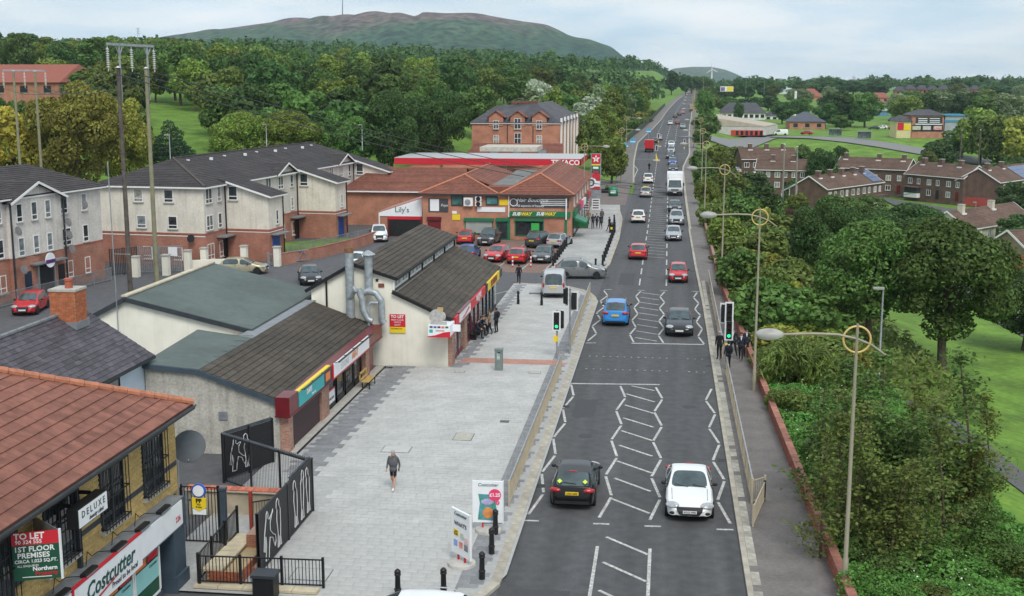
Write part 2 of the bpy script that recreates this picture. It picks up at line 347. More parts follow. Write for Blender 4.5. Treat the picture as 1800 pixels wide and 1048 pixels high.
for y in (112.6, 118.6): pass
for x in (-13.0, -15.4, -17.9, -20.3, -10.9): mark(x, 106.4, x + .3, 111.2, .1, .006, 'parking_bay_line', carpark)
for x in (-12.6, -15.2, -17.8): mark(x, 119.0, x + .4, 124.0, .1, .006, 'parking_bay_line', carpark)
mark(-15.6, 89.5, -10.5, 99.6, .1, .006, 'parking_bay_line', carpark)
GULLY = mat('gully_iron', (.05, .05, .052), .7, .3, 20); PATCH = mat('asphalt_patch', (.062, .062, .066), .9, .15, 12, bump=.2)
for x, y in ((-4.95, 47.5), (-4.95, 60.2), (2.7, 52), (2.7, 70.5), (-4.9, 86), (2.65, 88), (2.45, 108), (-4.8, 118)): b = MB(); b.box(x - .2, x + .2, y - .22, y + .22, -.05, .007); g = b.build('drain_gully', GULLY, road); b = MB(); [b.box(x - .16, x + .16, y - .17 + k * .085, y - .13 + k * .085, 0, .011) for k in range(5)]; b.build('grate', BLACKM, g)
for x, y in ((-3.6, 55.0), (1.4, 61.0), (-1.2, 104), (1.1, 88.6)): b = MB(); b.lathe([(.33, -.05), (.33, .0075)], 20, (x, y, 0)); b.build('manhole_cover', GULLY, road)
for x0, x1, y0, y1 in ((-4.5, -3.4, 58.2, 61.8), (.6, 2.2, 47.2, 48.3), (-3.9, -2.6, 99.5, 106), (.5, 1.5, 104, 112), (-4.8, -2.9, 35.5, 37.1)): b = MB(); b.quad((x0, y0, .003), (x1, y0 + .1, .003), (x1 + .05, y1, .003), (x0, y1 - .05, .003)); b.build('asphalt_patch', PATCH, road)
# ---- kerbs: stones laid end to end
KERB = mat('kerb_stone', (.37, .34, .28), .9, .16, 3, bump=.2, rnd=.12)
KERBG = mat('grey_kerb_stone', (.36, .34, .29), .9, .2, 3, bump=.2, rnd=.22)
_kc = {}
def stones(poly, name, wd, h, m, parent, ln=.9, z=-.05, piece='kerb_stone'):
    pts = [Vector((x, y, 0)) for x, y in poly]; i = 0; acc = []
    for a, c in zip(pts, pts[1:]):
        d = c - a; k = max(1, round(d.length / ln)); s = d.length / k; key = (round(s, 2), wd, h, m.name)
        if key not in _kc: bb = MB(); bb.box(.006, round(s, 2) - .006, 0, wd, 0, h); _kc[key] = bb.mesh(m)
        for j in range(k):
            p = a + d * (j / k); o = put(piece, _kc[key], parent, world=False); o.location = (p.x, p.y, z + random.uniform(-.006, .006)); o.rotation_euler = (0, 0, math.atan2(d.y, d.x))
kb = tag(bpy.data.objects.new('kerb', None), kind='structure'); COL.objects.link(kb)
stones([(-8.6, 35.15), (-7.2, 35.25), (-6.2, 35.55), (-5.55, 36.2), (-5.22, 37.2), (-5.2, 60), (-5.15, 90.5), (-5.3, 92.6), (-5.8, 94.6), (-6.6, 96.3), (-7.8, 97.6), (-9.5, 98.4), (-12.3, 98.9)], 'kerb', .33, .16, KERB, kb)
stones([(-6.6, 105), (-5.9, 106.2), (-5.35, 108), (-5.1, 111), (-5.0, 130), (-5.4, 150), (-6.4, 164)], 'kerb', .3, .16, KERB, kb, 1.2)
stones([(2.92, 36), (2.9, 60), (2.9, 90), (2.72, 110), (2.6, 140)][::-1], 'kerb', .2, .16, KERB, kb, 1.0)
stones([(3.13, 36), (3.11, 60), (3.11, 102)][::-1], 'kerb', .28, .155, KERBG, kb, .55, piece='kerb_paver')
for s, f in ((1, xr), (-1, xl)):
    b = MB(); yy = [y for y in ysr if y > (138 if s > 0 else 200)]
    for y0, y1 in zip(yy, yy[1:]): b.extr([(f(y0), y0, zroad(y0) - .05), (f(y0) + .3 * s, y0, zroad(y0) - .05), (f(y0) + .3 * s, y0, zroad(y0) + .11), (f(y0), y0, zroad(y0) + .11)], (f(y1) - f(y0), y1 - y0, zroad(y1) - zroad(y0)))
    b.build('kerb_run', KERB, kb)
# ---- plaza of grey slabs with dark and red bands
BED = mat('slab_bedding', (.37, .37, .36), .95, .1, 6)
SLAB = mat('light_grey_slab', (.435, .435, .42), .88, .07, 5, bump=.15, big=.08, rnd=.035, isl=.035)
SLABD = mat('dark_grey_slab', (.235, .24, .25), .88, .12, 5, bump=.15, rnd=.12, isl=.12)
SLABR = mat('red_tactile_slab', (.42, .22, .17), .88, .1, 5, bump=.2, rnd=.08, isl=.08)
def west(y):
    if y < 47.2: return -13.45
    if y < 67.9: return -16.25
    if y < 88.3: return -12.55
    return -12.5
def inplaza(x, y):
    if x > -5.58 or y < 35.4 or y > 98.2: return False
    if y < 37.2 and x > -5.6 - (37.2 - y) ** 1.4: return False
    if y > 91 and x > -5.6 - ((y - 91) / 7) ** 2 * 5: return False
    return x > west(y)
b = MB(); b.poly([(-17.2, 35.3, .091), (-6.6, 35.35, .091), (-5.5, 36.5, .091), (-5.1, 38, .091), (-5.05, 91, .091), (-5.5, 93.5, .091), (-6.5, 96, .091), (-8, 97.5, .091), (-10, 98.3, .091), (-12.6, 98.7, .091), (-12.6, 67, .091), (-17.2, 67, .091)])
plaza = tag(b.build('plaza', BED), kind='structure')
cells = []
row = 0; y = 35.4; SLW, SLH = .5, .33
def teeth(y, r): return (-14.8 if y < 67.5 else -11.75) + (.3 if r % 4 < 2 else 0) if y > 47 else -99
while y < 98.3:
    x = -16.3 - (row % 2) * SLW / 2 - (row % 3) * .1; cy = y + SLH / 2; tb = teeth(y, row); cuts = [tb, -6.64]
    while x < -5.4:
        seg = sorted([x, x + SLW] + [c for c in cuts if x < c < x + SLW])
        for a, c in zip(seg, seg[1:]):
            cx = (a + c) / 2
            if c - a > .05 and inplaza(a + .02, cy) and inplaza(c - .02, cy):
                kind = 1 if cx < tb or cx > -6.64 else 0
                if 69.0 < cy < 70.25 and cx > -12.2: kind = 2
                cells.append((cx, cy, kind, c - a))
        x += SLW
    y += SLH; row += 1
def slabverts(bb, cx, cy, dz, SLW=.5):
    g = .009; bb.add([(cx - SLW / 2 + g, cy - SLH / 2 + g, .07), (cx + SLW / 2 - g, cy - SLH / 2 + g, .07), (cx + SLW / 2 - g, cy + SLH / 2 - g, .07), (cx - SLW / 2 + g, cy + SLH / 2 - g, .07), (cx - SLW / 2 + g, cy - SLH / 2 + g, .1 + dz), (cx + SLW / 2 - g, cy - SLH / 2 + g, .1 + dz), (cx + SLW / 2 - g, cy + SLH / 2 - g, .1 + dz), (cx - SLW / 2 + g, cy + SLH / 2 - g, .1 + dz)], [(4, 5, 6, 7), (0, 1, 5, 4), (1, 2, 6, 5), (2, 3, 7, 6), (3, 0, 4, 7)])
cells.sort(key=lambda c: c[1] + .2 * abs(c[0] + 9))
bb = MB(); slabverts(bb, 0, 0, 0); sm = {k: bb.mesh(m) for k, m in enumerate((SLAB, SLABD, SLABR))}
for cx, cy, k, wd in cells[:300]: o = put('paving_slab', sm[k], plaza, world=False); o.location = (cx, cy, random.uniform(-.003, .003)); o.scale.x = wd / SLW
bb = MB()
for cx, cy, k, wd in cells[300:]: bb.m = k; slabverts(bb, cx, cy, random.uniform(-.003, .003), wd)
tag(bb.build('paving_slabs_beyond', [SLAB, SLABD, SLABR], plaza, fix=False), kind='stuff')
# access covers let into the slabs
COVER = mat('inspection_cover', (.40, .38, .33), .8, .15, 6); COVERD = mat('iron_cover', (.10, .10, .105), .6, .2, 8)
for (px, py), (wx, wy), m in (((815, 768), (.9, 1.2), COVER), ((887, 741), (.45, .4), COVERD), ((697, 790), (1.3, 1.0), COVER), ((547, 1010), (1.3, 1.0), COVER), ((808, 654), (.6, .5), COVER), ((940, 655), (.7, .5), COVER), ((940, 516), (.9, .7), COVERD)):
    p = G(px, py, .1); b = MB(); b.box(p.x - wx / 2, p.x + wx / 2, p.y - wy / 2, p.y + wy / 2, .08, .109); fr = b.build('inspection_cover', COVERD if m is COVER else BLACKM, plaza)
    b = MB(); b.box(p.x - wx / 2 + .03, p.x + wx / 2 - .03, p.y - wy / 2 + .03, p.y + wy / 2 - .03, .1, .114); b.build('lid', m if m is COVERD else SLAB if wx > 1 else COVER, fr)
# pavement before the sandwich shop
strip('pavement', [105.2, 108, 112, 120, 130, 140, 150, 160, 168], lambda y: -10.35, lambda y: (-5.2 if y < 140 else -5.2 - (y - 140) * .045) if y > 111 else -5.4 - (111 - y) * .24, lambda y: .1, mat('pale_paving', (.36, .36, .35), .9, .12, 3, bump=.2, big=.12))
strip('forecourt', [168.5, 180, 195, 210], lambda y: -22, lambda y: -5.7 - .01 * (y - 168), lambda y: .02 + zroad(y), mat('forecourt_paving', (.17, .14, .13), .9, .15, 4, big=.1))
# ================================================================== building helpers
_fc = {}
def text(parent, s, pos, size, rz=90, m=None, shear=0, bold=0, align='CENTER', sx=1.0, name='lettering', tilt=0):
    c = bpy.data.curves.new('lettering', 'FONT'); c.body = s; c.size = size; c.align_x = align; c.align_y = 'CENTER'; c.shear = shear; c.offset = bold; c.extrude = .004; c.resolution_u = 2
    c.materials.append(m or BLACKM); o = bpy.data.objects.new(name, c); me = bpy.data.meshes.new_from_object(o); bpy.data.objects.remove(o); bpy.data.curves.remove(c)
    o = bpy.data.objects.new(name, me); COL.objects.link(o)
    o.location = pos; o.rotation_euler = Euler((R(90), 0, R(rz))) if not tilt else (Matrix.Rotation(R(rz), 3, 'Z') @ Matrix.Rotation(R(90), 3, 'X') @ Matrix.Rotation(R(tilt), 3, 'Z')).to_euler()
    o.scale = (sx, 1, 1); o.parent = parent
    if WORLD: o.matrix_parent_inverse = wmat(parent).inverted()
    return o
_wc = {}
def winmesh(w, h, style):
    k = (round(w, 2), round(h, 2), style)
    if k in _wc: return _wc[k]
    f = .07 if style != 'far' else .1; b = MB()
    for x0, x1, z0, z1 in ((-w / 2, w / 2, 0, f), (-w / 2, w / 2, h - f, h), (-w / 2, -w / 2 + f, f, h - f), (w / 2 - f, w / 2, f, h - f)): b.box(x0, x1, -.05, .03, z0, z1)
    if style in ('casement', 'far', 'cross'): b.box(-f / 2, f / 2, -.045, .02, f, h - f)
    if style in ('casement', 'single'): b.box(-w / 2 + f, w / 2 - f, -.043, .02, h * .28 - f / 2, h * .28 + f / 2)
    if style == 'cross': b.box(-w / 2 + f, w / 2 - f, -.043, .02, h * .5 - f / 2, h * .5 + f / 2)
    if style == 'hopper': b.box(-w / 2 + f, w / 2 - f, -.043, .02, h * .62, h * .62 + f)
    fr = b.mesh(WHITE); b = MB(); b.quad((-w / 2 + f * .5, -.012, f * .5), (w / 2 - f * .5, -.012, f * .5), (w / 2 - f * .5, -.012, h - f * .5), (-w / 2 + f * .5, -.012, h - f * .5)); pn = b.mesh(GLASS, fix=False)
    b = MB(); b.box(-w / 2 - .06, w / 2 + .06, -.13, 0, -.09, -.002); sl = b.mesh(CONC); _wc[k] = (fr, pn, sl); return _wc[k]
def window(parent, pos, rz, w, h, style='casement', sill=True, frame=None, pane=None):
    fr, pn, sl = winmesh(w, h, style)
    o = put('window', fr, parent, loc=pos, rot=(0, 0, R(rz))); p = put('pane', pn, o, world=False)
    if frame: setmat(o, frame)
    if pane: setmat(p, pane)
    if sill: put('sill', sl, o, world=False)
    return o
def slope(parent, P0, P1, P2, P3, course, m, tile=None, lip=.025, name='roof_slope', under=None, pieces=0, piece='roof_tile', jit=.006):
    """P0-P1 eave, P3-P2 ridge; courses lap upwards; pieces = how many tiles nearest the camera become parts"""
    P0, P1, P2, P3 = map(Vector, (P0, P1, P2, P3)); n = (P1 - P0).cross(P3 - P0).normalized()
    if n.z < 0: n = -n
    b = MB(); b.extr([P0 - n * .01, P1 - n * .01, P2 - n * .01, P3 - n * .01], -n * .07); root = b.build(name, under or m, parent)
    ln = ((P3 - P0) - (P1 - P0).normalized() * (P3 - P0).dot((P1 - P0).normalized())).length; k = max(1, round(ln / course)); u = (P1 - P0).normalized(); tiles = []
    for i in range(k):
        v0, v1 = i / k, (i + 1) / k; a, c = P0.lerp(P3, v0), P1.lerp(P2, v0); e, f = P0.lerp(P3, v1), P1.lerp(P2, v1)
        if tile is None: tiles.append((a, c, f, e)); continue
        L0 = (c - a).length; off = -(i % 2) * tile / 2 - .001; org = a
        s0 = (e - a).dot(u); s1 = (f - a).dot(u); t = off
        while t < L0:
            t0, t1 = max(t, 0) + .004, min(t + tile, L0) - .004; q0, q1 = max(t0, s0), min(t1, s1)
            if t1 - t0 > .05:
                if q1 - q0 > .02: tiles.append((org + u * t0, org + u * t1, org + u * q1 + ((e - a) - u * s0), org + u * q0 + ((e - a) - u * s0)))
                elif t1 > 0: mid = s0 if t1 <= s0 + .05 else s1; tiles.append((org + u * t0, org + u * t1, org + u * min(max(mid, t0), t1) + ((e - a) - u * s0) * .35, org + u * min(max(mid, t0), t1) + ((e - a) - u * s0) * .34))
            t += tile
    def tl(bb, T):
        a, c, f, e = T; j = n * (lip + random.uniform(0, jit)); z = n * .002
        bb.add([a + j, c + j, f + z, e + z, a - n * .01, c - n * .01], [(0, 1, 2, 3), (4, 5, 1, 0), (1, 5, 2), (0, 3, 4)])
    if pieces: tiles.sort(key=lambda T: (T[0] - _C).length)
    for T in tiles[:pieces]: bb = MB(); tl(bb, T); bb.build(piece, m, root, fix=False)
    bb = MB()
    for T in tiles[pieces:]: tl(bb, T)
    if len(tiles) > pieces: tag(bb.build('tile_courses', m, root, fix=False), kind='stuff')
    return root
def part(parent, name, m, *boxes):
    b = MB()
    for x in boxes: b.box(*x)
    return b.build(name, m, parent)
def tubep(parent, name, m, pts, r, n=8): return MB().tube(pts, r, n).build(name, m, parent, smooth=40)
SHUT = mat('maroon_shutter', (.055, .028, .033), .55, .1, 5)
MAROON = mat('maroon_panel', (.14, .012, .018), .35, .15, 2)
LEAD = mat('lead_grey', (.20, .215, .23), .6, .15, 3)
ANTH = mat('anthracite_paint', (.035, .042, .05), .5, .15, 3)
SLATEB = mat('blue_grey_paint', (.05, .075, .1), .5, .15, 3)
def p_img(name, c): return mat(name, c, .45, .04)
RED = p_img('sign_red', (.56, .02, .035)); SGREEN = p_img('sign_green', (.012, .08, .045)); YEL = p_img('sign_yellow', (.8, .58, .02)); SWHITE = p_img('sign_white', (.78, .80, .82)); TEAL = p_img('sign_teal', (.03, .38, .40)); ORANGE = p_img('sign_orange', (.75, .2, .04)); BLUE = p_img('sign_blue', (.03, .1, .45)); POSTER = p_img('poster_turquoise', (.28, .58, .56)); PINK = p_img('sign_pink', (.78, .05, .16)); SUBG = p_img('subway_green', (.012, .16, .07)); CHAR = p_img('sign_charcoal', (.06, .06, .065))
# ================================================================== convenience store in buff brick
cc = thing('convenience_store', 'buff brick convenience store with red tiled hip roof and white shopfront', 'shop', (-15.9, 28, 0))
YB = mat('buff_brick_piece', (.52, .36, .14), .88, .12, 6, rnd=.16, isl=.16); MORT = mat('buff_mortar', (.40, .31, .18), .95, .1, 8)
part(cc, 'wall', MORT, (-26, -16.23, 18, 36.93, 2.9, 5.85), (-26, -16.6, 18, 36.93, 0, 2.9))
wins = [(28.31, 29.9), (31.5, 33.0), (34.38, 35.9), (25.1, 26.7)]
up = []; z = 3.0; r = 0
while z < 5.8:
    y = 22.0 + (r % 2) * .1125
    while y < 36.9:
        y1 = min(y + .215, 36.925)
        if not any(a - .02 < (y + y1) / 2 < c + .02 and 3.5 < z < 5.5 for a, c in wins) and not 3.84 < z + .03 < 4.05: up.append((y, y1, z))
        y += .225
    z += .075; r += 1
up.sort(key=lambda q: -q[0]); bm_ = MB(); bm_.box(0, .02, 0, .215, 0, .064); bme = bm_.mesh(YB); wl = part(cc, 'brick_facing', MORT, (-16.235, -16.222, 22, 36.92, 2.95, 5.82))
for y, y1, z in up[:300]:
    o = put('brick', bme, wl, world=True, loc=(-16.222, y, z)); o.scale.y = (y1 - y) / .215
bb = MB()
for y, y1, z in up[300:]: bb.box(-16.222, -16.202, y, y1, z, z + .064)
tag(bb.build('bricks_beyond', YB, wl, fix=False), kind='stuff')
part(cc, 'string_course', ANTH, (-16.23, -16.19, 22, 36.93, 3.86, 4.0)); b = MB(); b.box(-26, -16.2, 36.93, 36.96, 0, 5.8); b.build('gable_wall', YELBRICK, cc)
TILE = mat('terracotta_tile', (.2, .083, .06), .85, .22, 3, bump=.3, rnd=.14, isl=.16, big=.12); ORTILE = mat('ridge_tile', (.42, .17, .10), .8, .18, 6, bump=.3, rnd=.1)
E0, E1, RX, RZ = -15.48, 36.85, -20.5, 8.36
rf = slope(cc, (E0, 19, 6.02), (E0, E1, 6.02), (RX, E1 - 5.02, RZ), (RX, 19, RZ), .40, TILE, .33, .035, 'roof', pieces=300)
slope(cc, (-25.52, E1, 6.02), (E0, E1, 6.02), (RX + .01, E1 - 5.02, RZ), (RX - .01, E1 - 5.02, RZ), .4, TILE, None, .03, 'hip_end')
slope(cc, (-25.52, 19, 6.02), (-25.52, E1, 6.02), (RX, E1 - 5.02, RZ), (RX, 19, RZ), .4, TILE, None, .03, 'rear_slope')
H0, H1 = Vector((E0, E1, 6.08)), Vector((RX, E1 - 5.02, RZ + .06))
for i in range(16):
    a, c = H0.lerp(H1, i / 16), H0.lerp(H1, (i + .96) / 16); MB().tube([a, c], [.125, .11], 8).build('ridge_tile', ORTILE, cc, smooth=40)
for i in range(30): y = 31.8 - i * .42; MB().tube([(RX, y, RZ + .05), (RX, y - .4, RZ + .05)], [.12, .11], 8).build('ridge_tile', ORTILE, cc, smooth=40)
part(cc, 'fascia_gutter', ANTH, (-15.62, -15.42, 18, 36.9, 5.84, 5.97), (-16.23, -15.62, 18, 36.9, 5.8, 5.86))
part(cc, 'gutter_rim', mat('worn_black_gutter', (.05, .052, .055), .4, .3, 4), (-15.43, -15.38, 18, 36.92, 5.93, 5.985))
for y0, y1 in wins:
    o = part(cc, 'window', ANTH, (-16.23, -16.16, y0, y0 + .09, 3.62, 5.46), (-16.23, -16.16, y1 - .09, y1, 3.62, 5.46), (-16.23, -16.16, y0, y1, 3.55, 3.64), (-16.23, -16.16, y0, y1, 5.4, 5.5), (-16.23, -16.165, (y0 + y1) / 2 - .04, (y0 + y1) / 2 + .04, 3.6, 5.45), (-16.23, -16.17, y0, y1, 4.75, 4.82))
    part(o, 'pane', SHOPGLASS, (-16.22, -16.195, y0 + .05, y1 - .05, 3.6, 5.45)); part(o, 'sill', CONC, (-16.23, -16.06, y0 - .1, y1 + .1, 3.44, 3.55))
    g = MB()
    for k in range(9): y = y0 - .05 + (y1 - y0 + .1) * k / 8; g.box(-16.03, -16.01, y - .011, y + .011, 3.5, 5.5)
    for z in (3.6, 4.5, 5.4): g.box(-16.2, -16.0, y0 - .06, y0 - .03, z, z + .03); g.box(-16.2, -16.0, y1 + .03, y1 + .06, z, z + .03); g.box(-16.035, -16.0, y0 - .06, y1 + .06, z, z + .03)
    tag(g.build('window_grille', BLACKM, o, fix=False), kind='stuff')
fa = part(cc, 'fascia', LEAD, (-16.6, -15.68, 20, 36.15, 2.96, 3.06), (-16.6, -15.68, 20, 36.15, 2.1, 2.96))
part(cc, 'sign_panel', SWHITE, (-15.68, -15.65, 32.85, 35.98, 2.17, 2.98)); part(cc, 'sign_panel', SWHITE, (-15.68, -15.62, 28.6, 32.8, 2.02, 3.02)); part(cc, 'sign_panel', SWHITE, (-15.68, -15.64, 22, 28.5, 2.1, 3.0))
part(cc, 'red_edge', RED, (-15.69, -15.61, 28.5, 32.82, 3.02, 3.09), (-15.69, -15.61, 28.5, 28.6, 2.0, 3.03))
GTXT = mat('letter_dark_green', (.008, .07, .06), .4, .05); RTXT = mat('letter_red', (.5, .02, .03), .4, .05); BTXT = mat('letter_black', (.01, .01, .012), .5, .05); WTXT = mat('letter_white', (.8, .8, .8), .5, .03); YTXT = mat('letter_yellow', (.85, .6, .02), .5, .05)
text(cc, 'Costcutter', (-15.61, 30.75, 2.6), .68, 90, GTXT, .22, .012); text(cc, 'Proud to be local', (-15.61, 31.6, 2.22), .24, 90, BTXT, .1); text(cc, '226', (-15.64, 35.6, 2.45), .26, 90, RTXT)
b = MB(); b.extr([(-15.61, 29.2, 2.2), (-15.61, 29.8, 2.2), (-15.61, 30.9, 2.36), (-15.61, 31.1, 2.44), (-15.61, 30.6, 2.37), (-15.61, 29.9, 2.28)], (.006, 0, 0)); b.build('red_swoosh', RTXT, cc)
for i, y in enumerate((26.0, 27.75, 29.3, 31.15, 32.75, 34.3)):
    o = part(cc, 'floodlight', BLACKM, (-15.8, -15.62, y, y + .72, 3.07, 3.17)); tubep(cc, 'cable', BLACKM, [(-15.8, y, 3.12), (-16.05, y - .3, 3.2), (-16.1, y - .55, 3.17), (-16.17, y - .65, 2.98 + .35), (-16.0, y - 1.1, 3.1)], .014, 5)
    part(o, 'lens', GALV, (-15.62, -15.6, y + .03, y + .69, 3.075, 3.1))
part(cc, 'corner_pillar', SLATEB, (-16.35, -15.7, 35.3, 36.2, 0, 2.12), (-16.38, -15.62, 35.25, 36.26, 0, .55))
part(cc, 'sign_return', SLATEB, (-16.6, -15.66, 36.0, 36.25, 2.05, 3.02))
part(cc, 'doorway', DARK, (-16.62, -16.5, 34.75, 35.3, 0, 2.1))
for y0, y1 in ((32.75, 34.6), (30.8, 32.7), (28.8, 30.75), (26.8, 28.75)):
    o = part(cc, 'shop_window', WHITE, (-15.98, -15.88, y0, y0 + .07, .4, 2.12), (-15.98, -15.88, y1 - .07, y1, .4, 2.12), (-15.98, -15.88, y0, y1, .4, .47), (-15.98, -15.88, y0, y1, 2.05, 2.12))
    part(o, 'pane', SHOPGLASS, (-15.97, -15.92, y0 + .05, y1 - .05, .45, 2.08)); part(o, 'poster', POSTER, (-15.92, -15.905, y0 + .1, y1 - .1, .95, 1.6)); part(o, 'poster', SGREEN, (-15.92, -15.905, y0 + .1, y1 - .1, .48, .9))
    part(o, 'promotion', ORANGE, (-15.92, -15.905, y0 + .15, y0 + .85, 1.66, 2.0)); part(o, 'promotion', RED, (-15.92, -15.905, y0 + 1.0, y1 - .15, 1.68, 2.03)); text(o, 'Costcutter', (-15.9, y1 - .5, 1.5), .13, 90, GTXT, .2)
part(cc, 'stall_riser', SLATEB, (-16.0, -15.9, 24, 34.7, 0, .4)); part(cc, 'downpipe', ANTH, (-16.2, -16.08, 29.95, 30.07, 3.06, 5.9))
dx = thing('hanging_sign', 'white rectangular beauty clinic sign lettered DELUXE on the buff brick wall', 'sign', (-15.55, 29.5, 4.7))
part(dx, 'sign_box', BLACKM, (-15.75, -15.42, 28.7, 30.4, 4.7, 5.26), (-16.2, -15.75, 29.0, 29.05, 5.2, 5.3), (-16.2, -15.75, 30.1, 30.15, 5.2, 5.3)); part(dx, 'face', SWHITE, (-15.42, -15.405, 28.74, 30.36, 4.73, 5.23))
text(dx, 'D E L U X E', (-15.4, 29.55, 5.05), .27, 90, BTXT); text(dx, 'beauty clinic', (-15.4, 29.7, 4.84), .17, 90, BTXT, .4)
tl_ = thing('to_let_board', 'red and green TO LET board on the buff brick store front', 'sign', (-15.4, 26.9, 4.2))
A, Bp, Cp = Vector((-16.05, 26.5, 0)), Vector((-14.98, 26.92, 0)), Vector((-16.18, 27.8, 0)); d = (Bp - A).normalized(); nn = Vector((d.y, -d.x, 0)); rzb = math.degrees(math.atan2(d.y, d.x))
for nm, z0, z1, m in (('board', 4.15, 5.08, SGREEN), ('board', 5.08, 5.42, RED)): MB().extr([A + Vector((0, 0, z0)), Bp + Vector((0, 0, z0)), Bp + Vector((0, 0, z1)), A + Vector((0, 0, z1))], nn * -.02).build(nm, m, tl_)
MB().extr([Bp + Vector((0, 0, 4.15)), Cp + Vector((0, 0, 4.15)), Cp + Vector((0, 0, 5.42)), Bp + Vector((0, 0, 5.42))], (-.01, -.02, 0)).build('rear_board', GALV, tl_); MB().bar(Bp + Vector((0, 0, 4.12)), Bp + Vector((0, 0, 5.45)), .05, .05).build('edge_post', SWHITE, tl_)
for s, z, sz, x, bo in (('TO LET', 5.31, .22, .42, .006), ('90 324 555', 5.16, .14, .4, .002), ('1ST FLOOR', 4.97, .19, .52, .004), ('PREMISES', 4.8, .19, .5, .004), ('CIRCA 1,023 SQ.FT.', 4.65, .12, .55, .002), ('ALL ENQUIRIES', 4.53, .075, .35, 0), ('Northern', 4.44, .15, .75, .004)): text(tl_, s, A + d * x + nn * .006 + Vector((0, 0, z)), sz, rzb, WTXT, 0, bo)
text(tl_, 'Property', A + d * .78 + nn * .006 + Vector((0, 0, 4.31)), .15, rzb, RTXT, 0, .004); b = MB(); b.bar(A + d * .2 + nn * .006 + Vector((0, 0, 4.24)), A + d * .9 + nn * .006 + Vector((0, 0, 4.22)), .004, .02); b.build('stripe', WTXT, tl_)
sd_ = thing('satellite_dish', 'dark oval satellite dish at the corner of the buff brick store', 'satellite dish', (-15.9, 37.1, 3.0))
b = MB(Matrix.Translation((-15.86, 37.3, 4.38)) @ Matrix.Rotation(R(62), 4, 'X') @ Matrix.Rotation(R(12), 4, 'Y')); b.lathe([(.55, .10), (.4, .05), (.2, .012), (.01, 0), (.01, -.02), (.2, -.012), (.4, .03), (.56, .09)], 24); b.build('dish', mat('dish_grey', (.07, .085, .1), .5, .2), sd_, smooth=60)
tubep(sd_, 'mast', GALV, [(-16.0, 37.3, 4.1), (-16.22, 37.15, 3.9), (-16.22, 37.1, 3.0)], .035); tubep(sd_, 'feed_arm', GALV, [(-15.86, 37.2, 3.95), (-15.75, 36.9, 4.05)], .02)
ps = thing('projecting_sign', 'round blue cash sign above a yellow Pay Point sign at the store corner', 'sign', (-15.3, 36.5, 2.3))
b = MB(Matrix.Translation((-15.26, 36.48, 3.14)) @ Matrix.Rotation(R(90), 4, 'X')); b.lathe([(.24, -.04), (.24, .04)], 24); b.build('rim', BLUE, ps, smooth=40); b = MB(Matrix.Translation((-15.26, 36.43, 3.14)) @ Matrix.Rotation(R(90), 4, 'X')); b.lathe([(.19, -.01), (.19, .01)], 24); b.build('disc', SWHITE, ps)
b = MB(); b.extr([(-15.51, 36.45, 2.88), (-15.03, 36.45, 2.88), (-15.03, 36.45, 2.55), (-15.27, 36.45, 2.42), (-15.51, 36.45, 2.55)], (0, .06, 0)); b.build('yellow_panel', YEL, ps); part(ps, 'lower_panel', SWHITE, (-15.5, -15.04, 36.47, 36.5, 2.3, 2.5)); part(ps, 'bracket', SLATEB, (-15.7, -15.2, 36.5, 36.54, 2.75, 2.82))
text(ps, 'PP', (-15.27, 36.44, 2.78), .2, 0, BTXT, 0, .008); text(ps, 'Pay', (-15.27, 36.44, 2.66), .1, 0, BTXT); text(ps, 'Point', (-15.27, 36.44, 2.57), .1, 0, BTXT)
# ================================================================== slate-roofed house behind the store
sh = thing('slate_house', 'pale blue rendered house with purple slate roof and brick chimney', 'house', (-25, 44, 0))
part(sh, 'wall', BLUEREND, (-29, -23.25, 30, 50.3, 0, 4.4)); b = MB(); b.extr([(-29, 50.3, 4.3), (-23.25, 50.3, 4.3), (-26.2, 50.3, 6.3)], (0, -.3, 0)); b.build('gable', BLUEREND, sh)
SLATE = mat('purple_slate', (.10, .088, .105), .6, .25, 4, bump=.25, rnd=.3, isl=.3, big=.12)
slope(sh, (-22.85, 30, 4.42), (-22.85, 50.4, 4.42), (-26.2, 50.4, 6.55), (-26.2, 30, 6.55), .25, SLATE, .42, .014, 'roof', pieces=300, piece='slate', jit=.01)
slope(sh, (-29.5, 30, 4.42), (-29.5, 50.4, 4.42), (-26.2, 50.4, 6.55), (-26.2, 30, 6.55), .25, SLATE, None, .014, 'rear_slope')
for i in range(18): MB().tube([(-26.2, 50.35 - i * .62, 6.6), (-26.2, 49.77 - i * .62, 6.6)], .09, 6).build('ridge_tile', LEAD, sh, smooth=40)
part(sh, 'gutter', ANTH, (-22.95, -22.82, 30, 50.42, 4.28, 4.4)); part(sh, 'bargeboard', ANTH, (-23.25, -23.1, 30, 50.35, 4.2, 4.3))
window(sh, (-23.25, 47.0, 3.0), 90, 1.1, 1.1, 'single', frame=BLACKM)
ch = part(sh, 'chimney', MORT, (-26.47, -25.33, 48.1, 49.1, 6.0, 7.66)); CB = mat('chimney_brick', (.40, .13, .06), .9, .2, 6, rnd=.2); n_ = 0
for r in range(19):
    z = 6.25 + r * .075
    for x0, x1, y0, y1, ax in ((-26.48, -25.32, 48.08, 48.1, 0), (-25.33, -25.31, 48.1, 49.1, 1)):
        t, e = (x0, x1) if ax == 0 else (y0, y1); t -= (r % 2) * .11
        while t < e:
            a, c = max(t, x0 if ax == 0 else y0) + .004, min(t + .215, e) - .004
            if c - a > .03: part(ch, 'brick', CB, (a, c, y0, y1 - .001, z, z + .066) if ax == 0 else (x0, x1, a, c, z, z + .066))
            t += .225
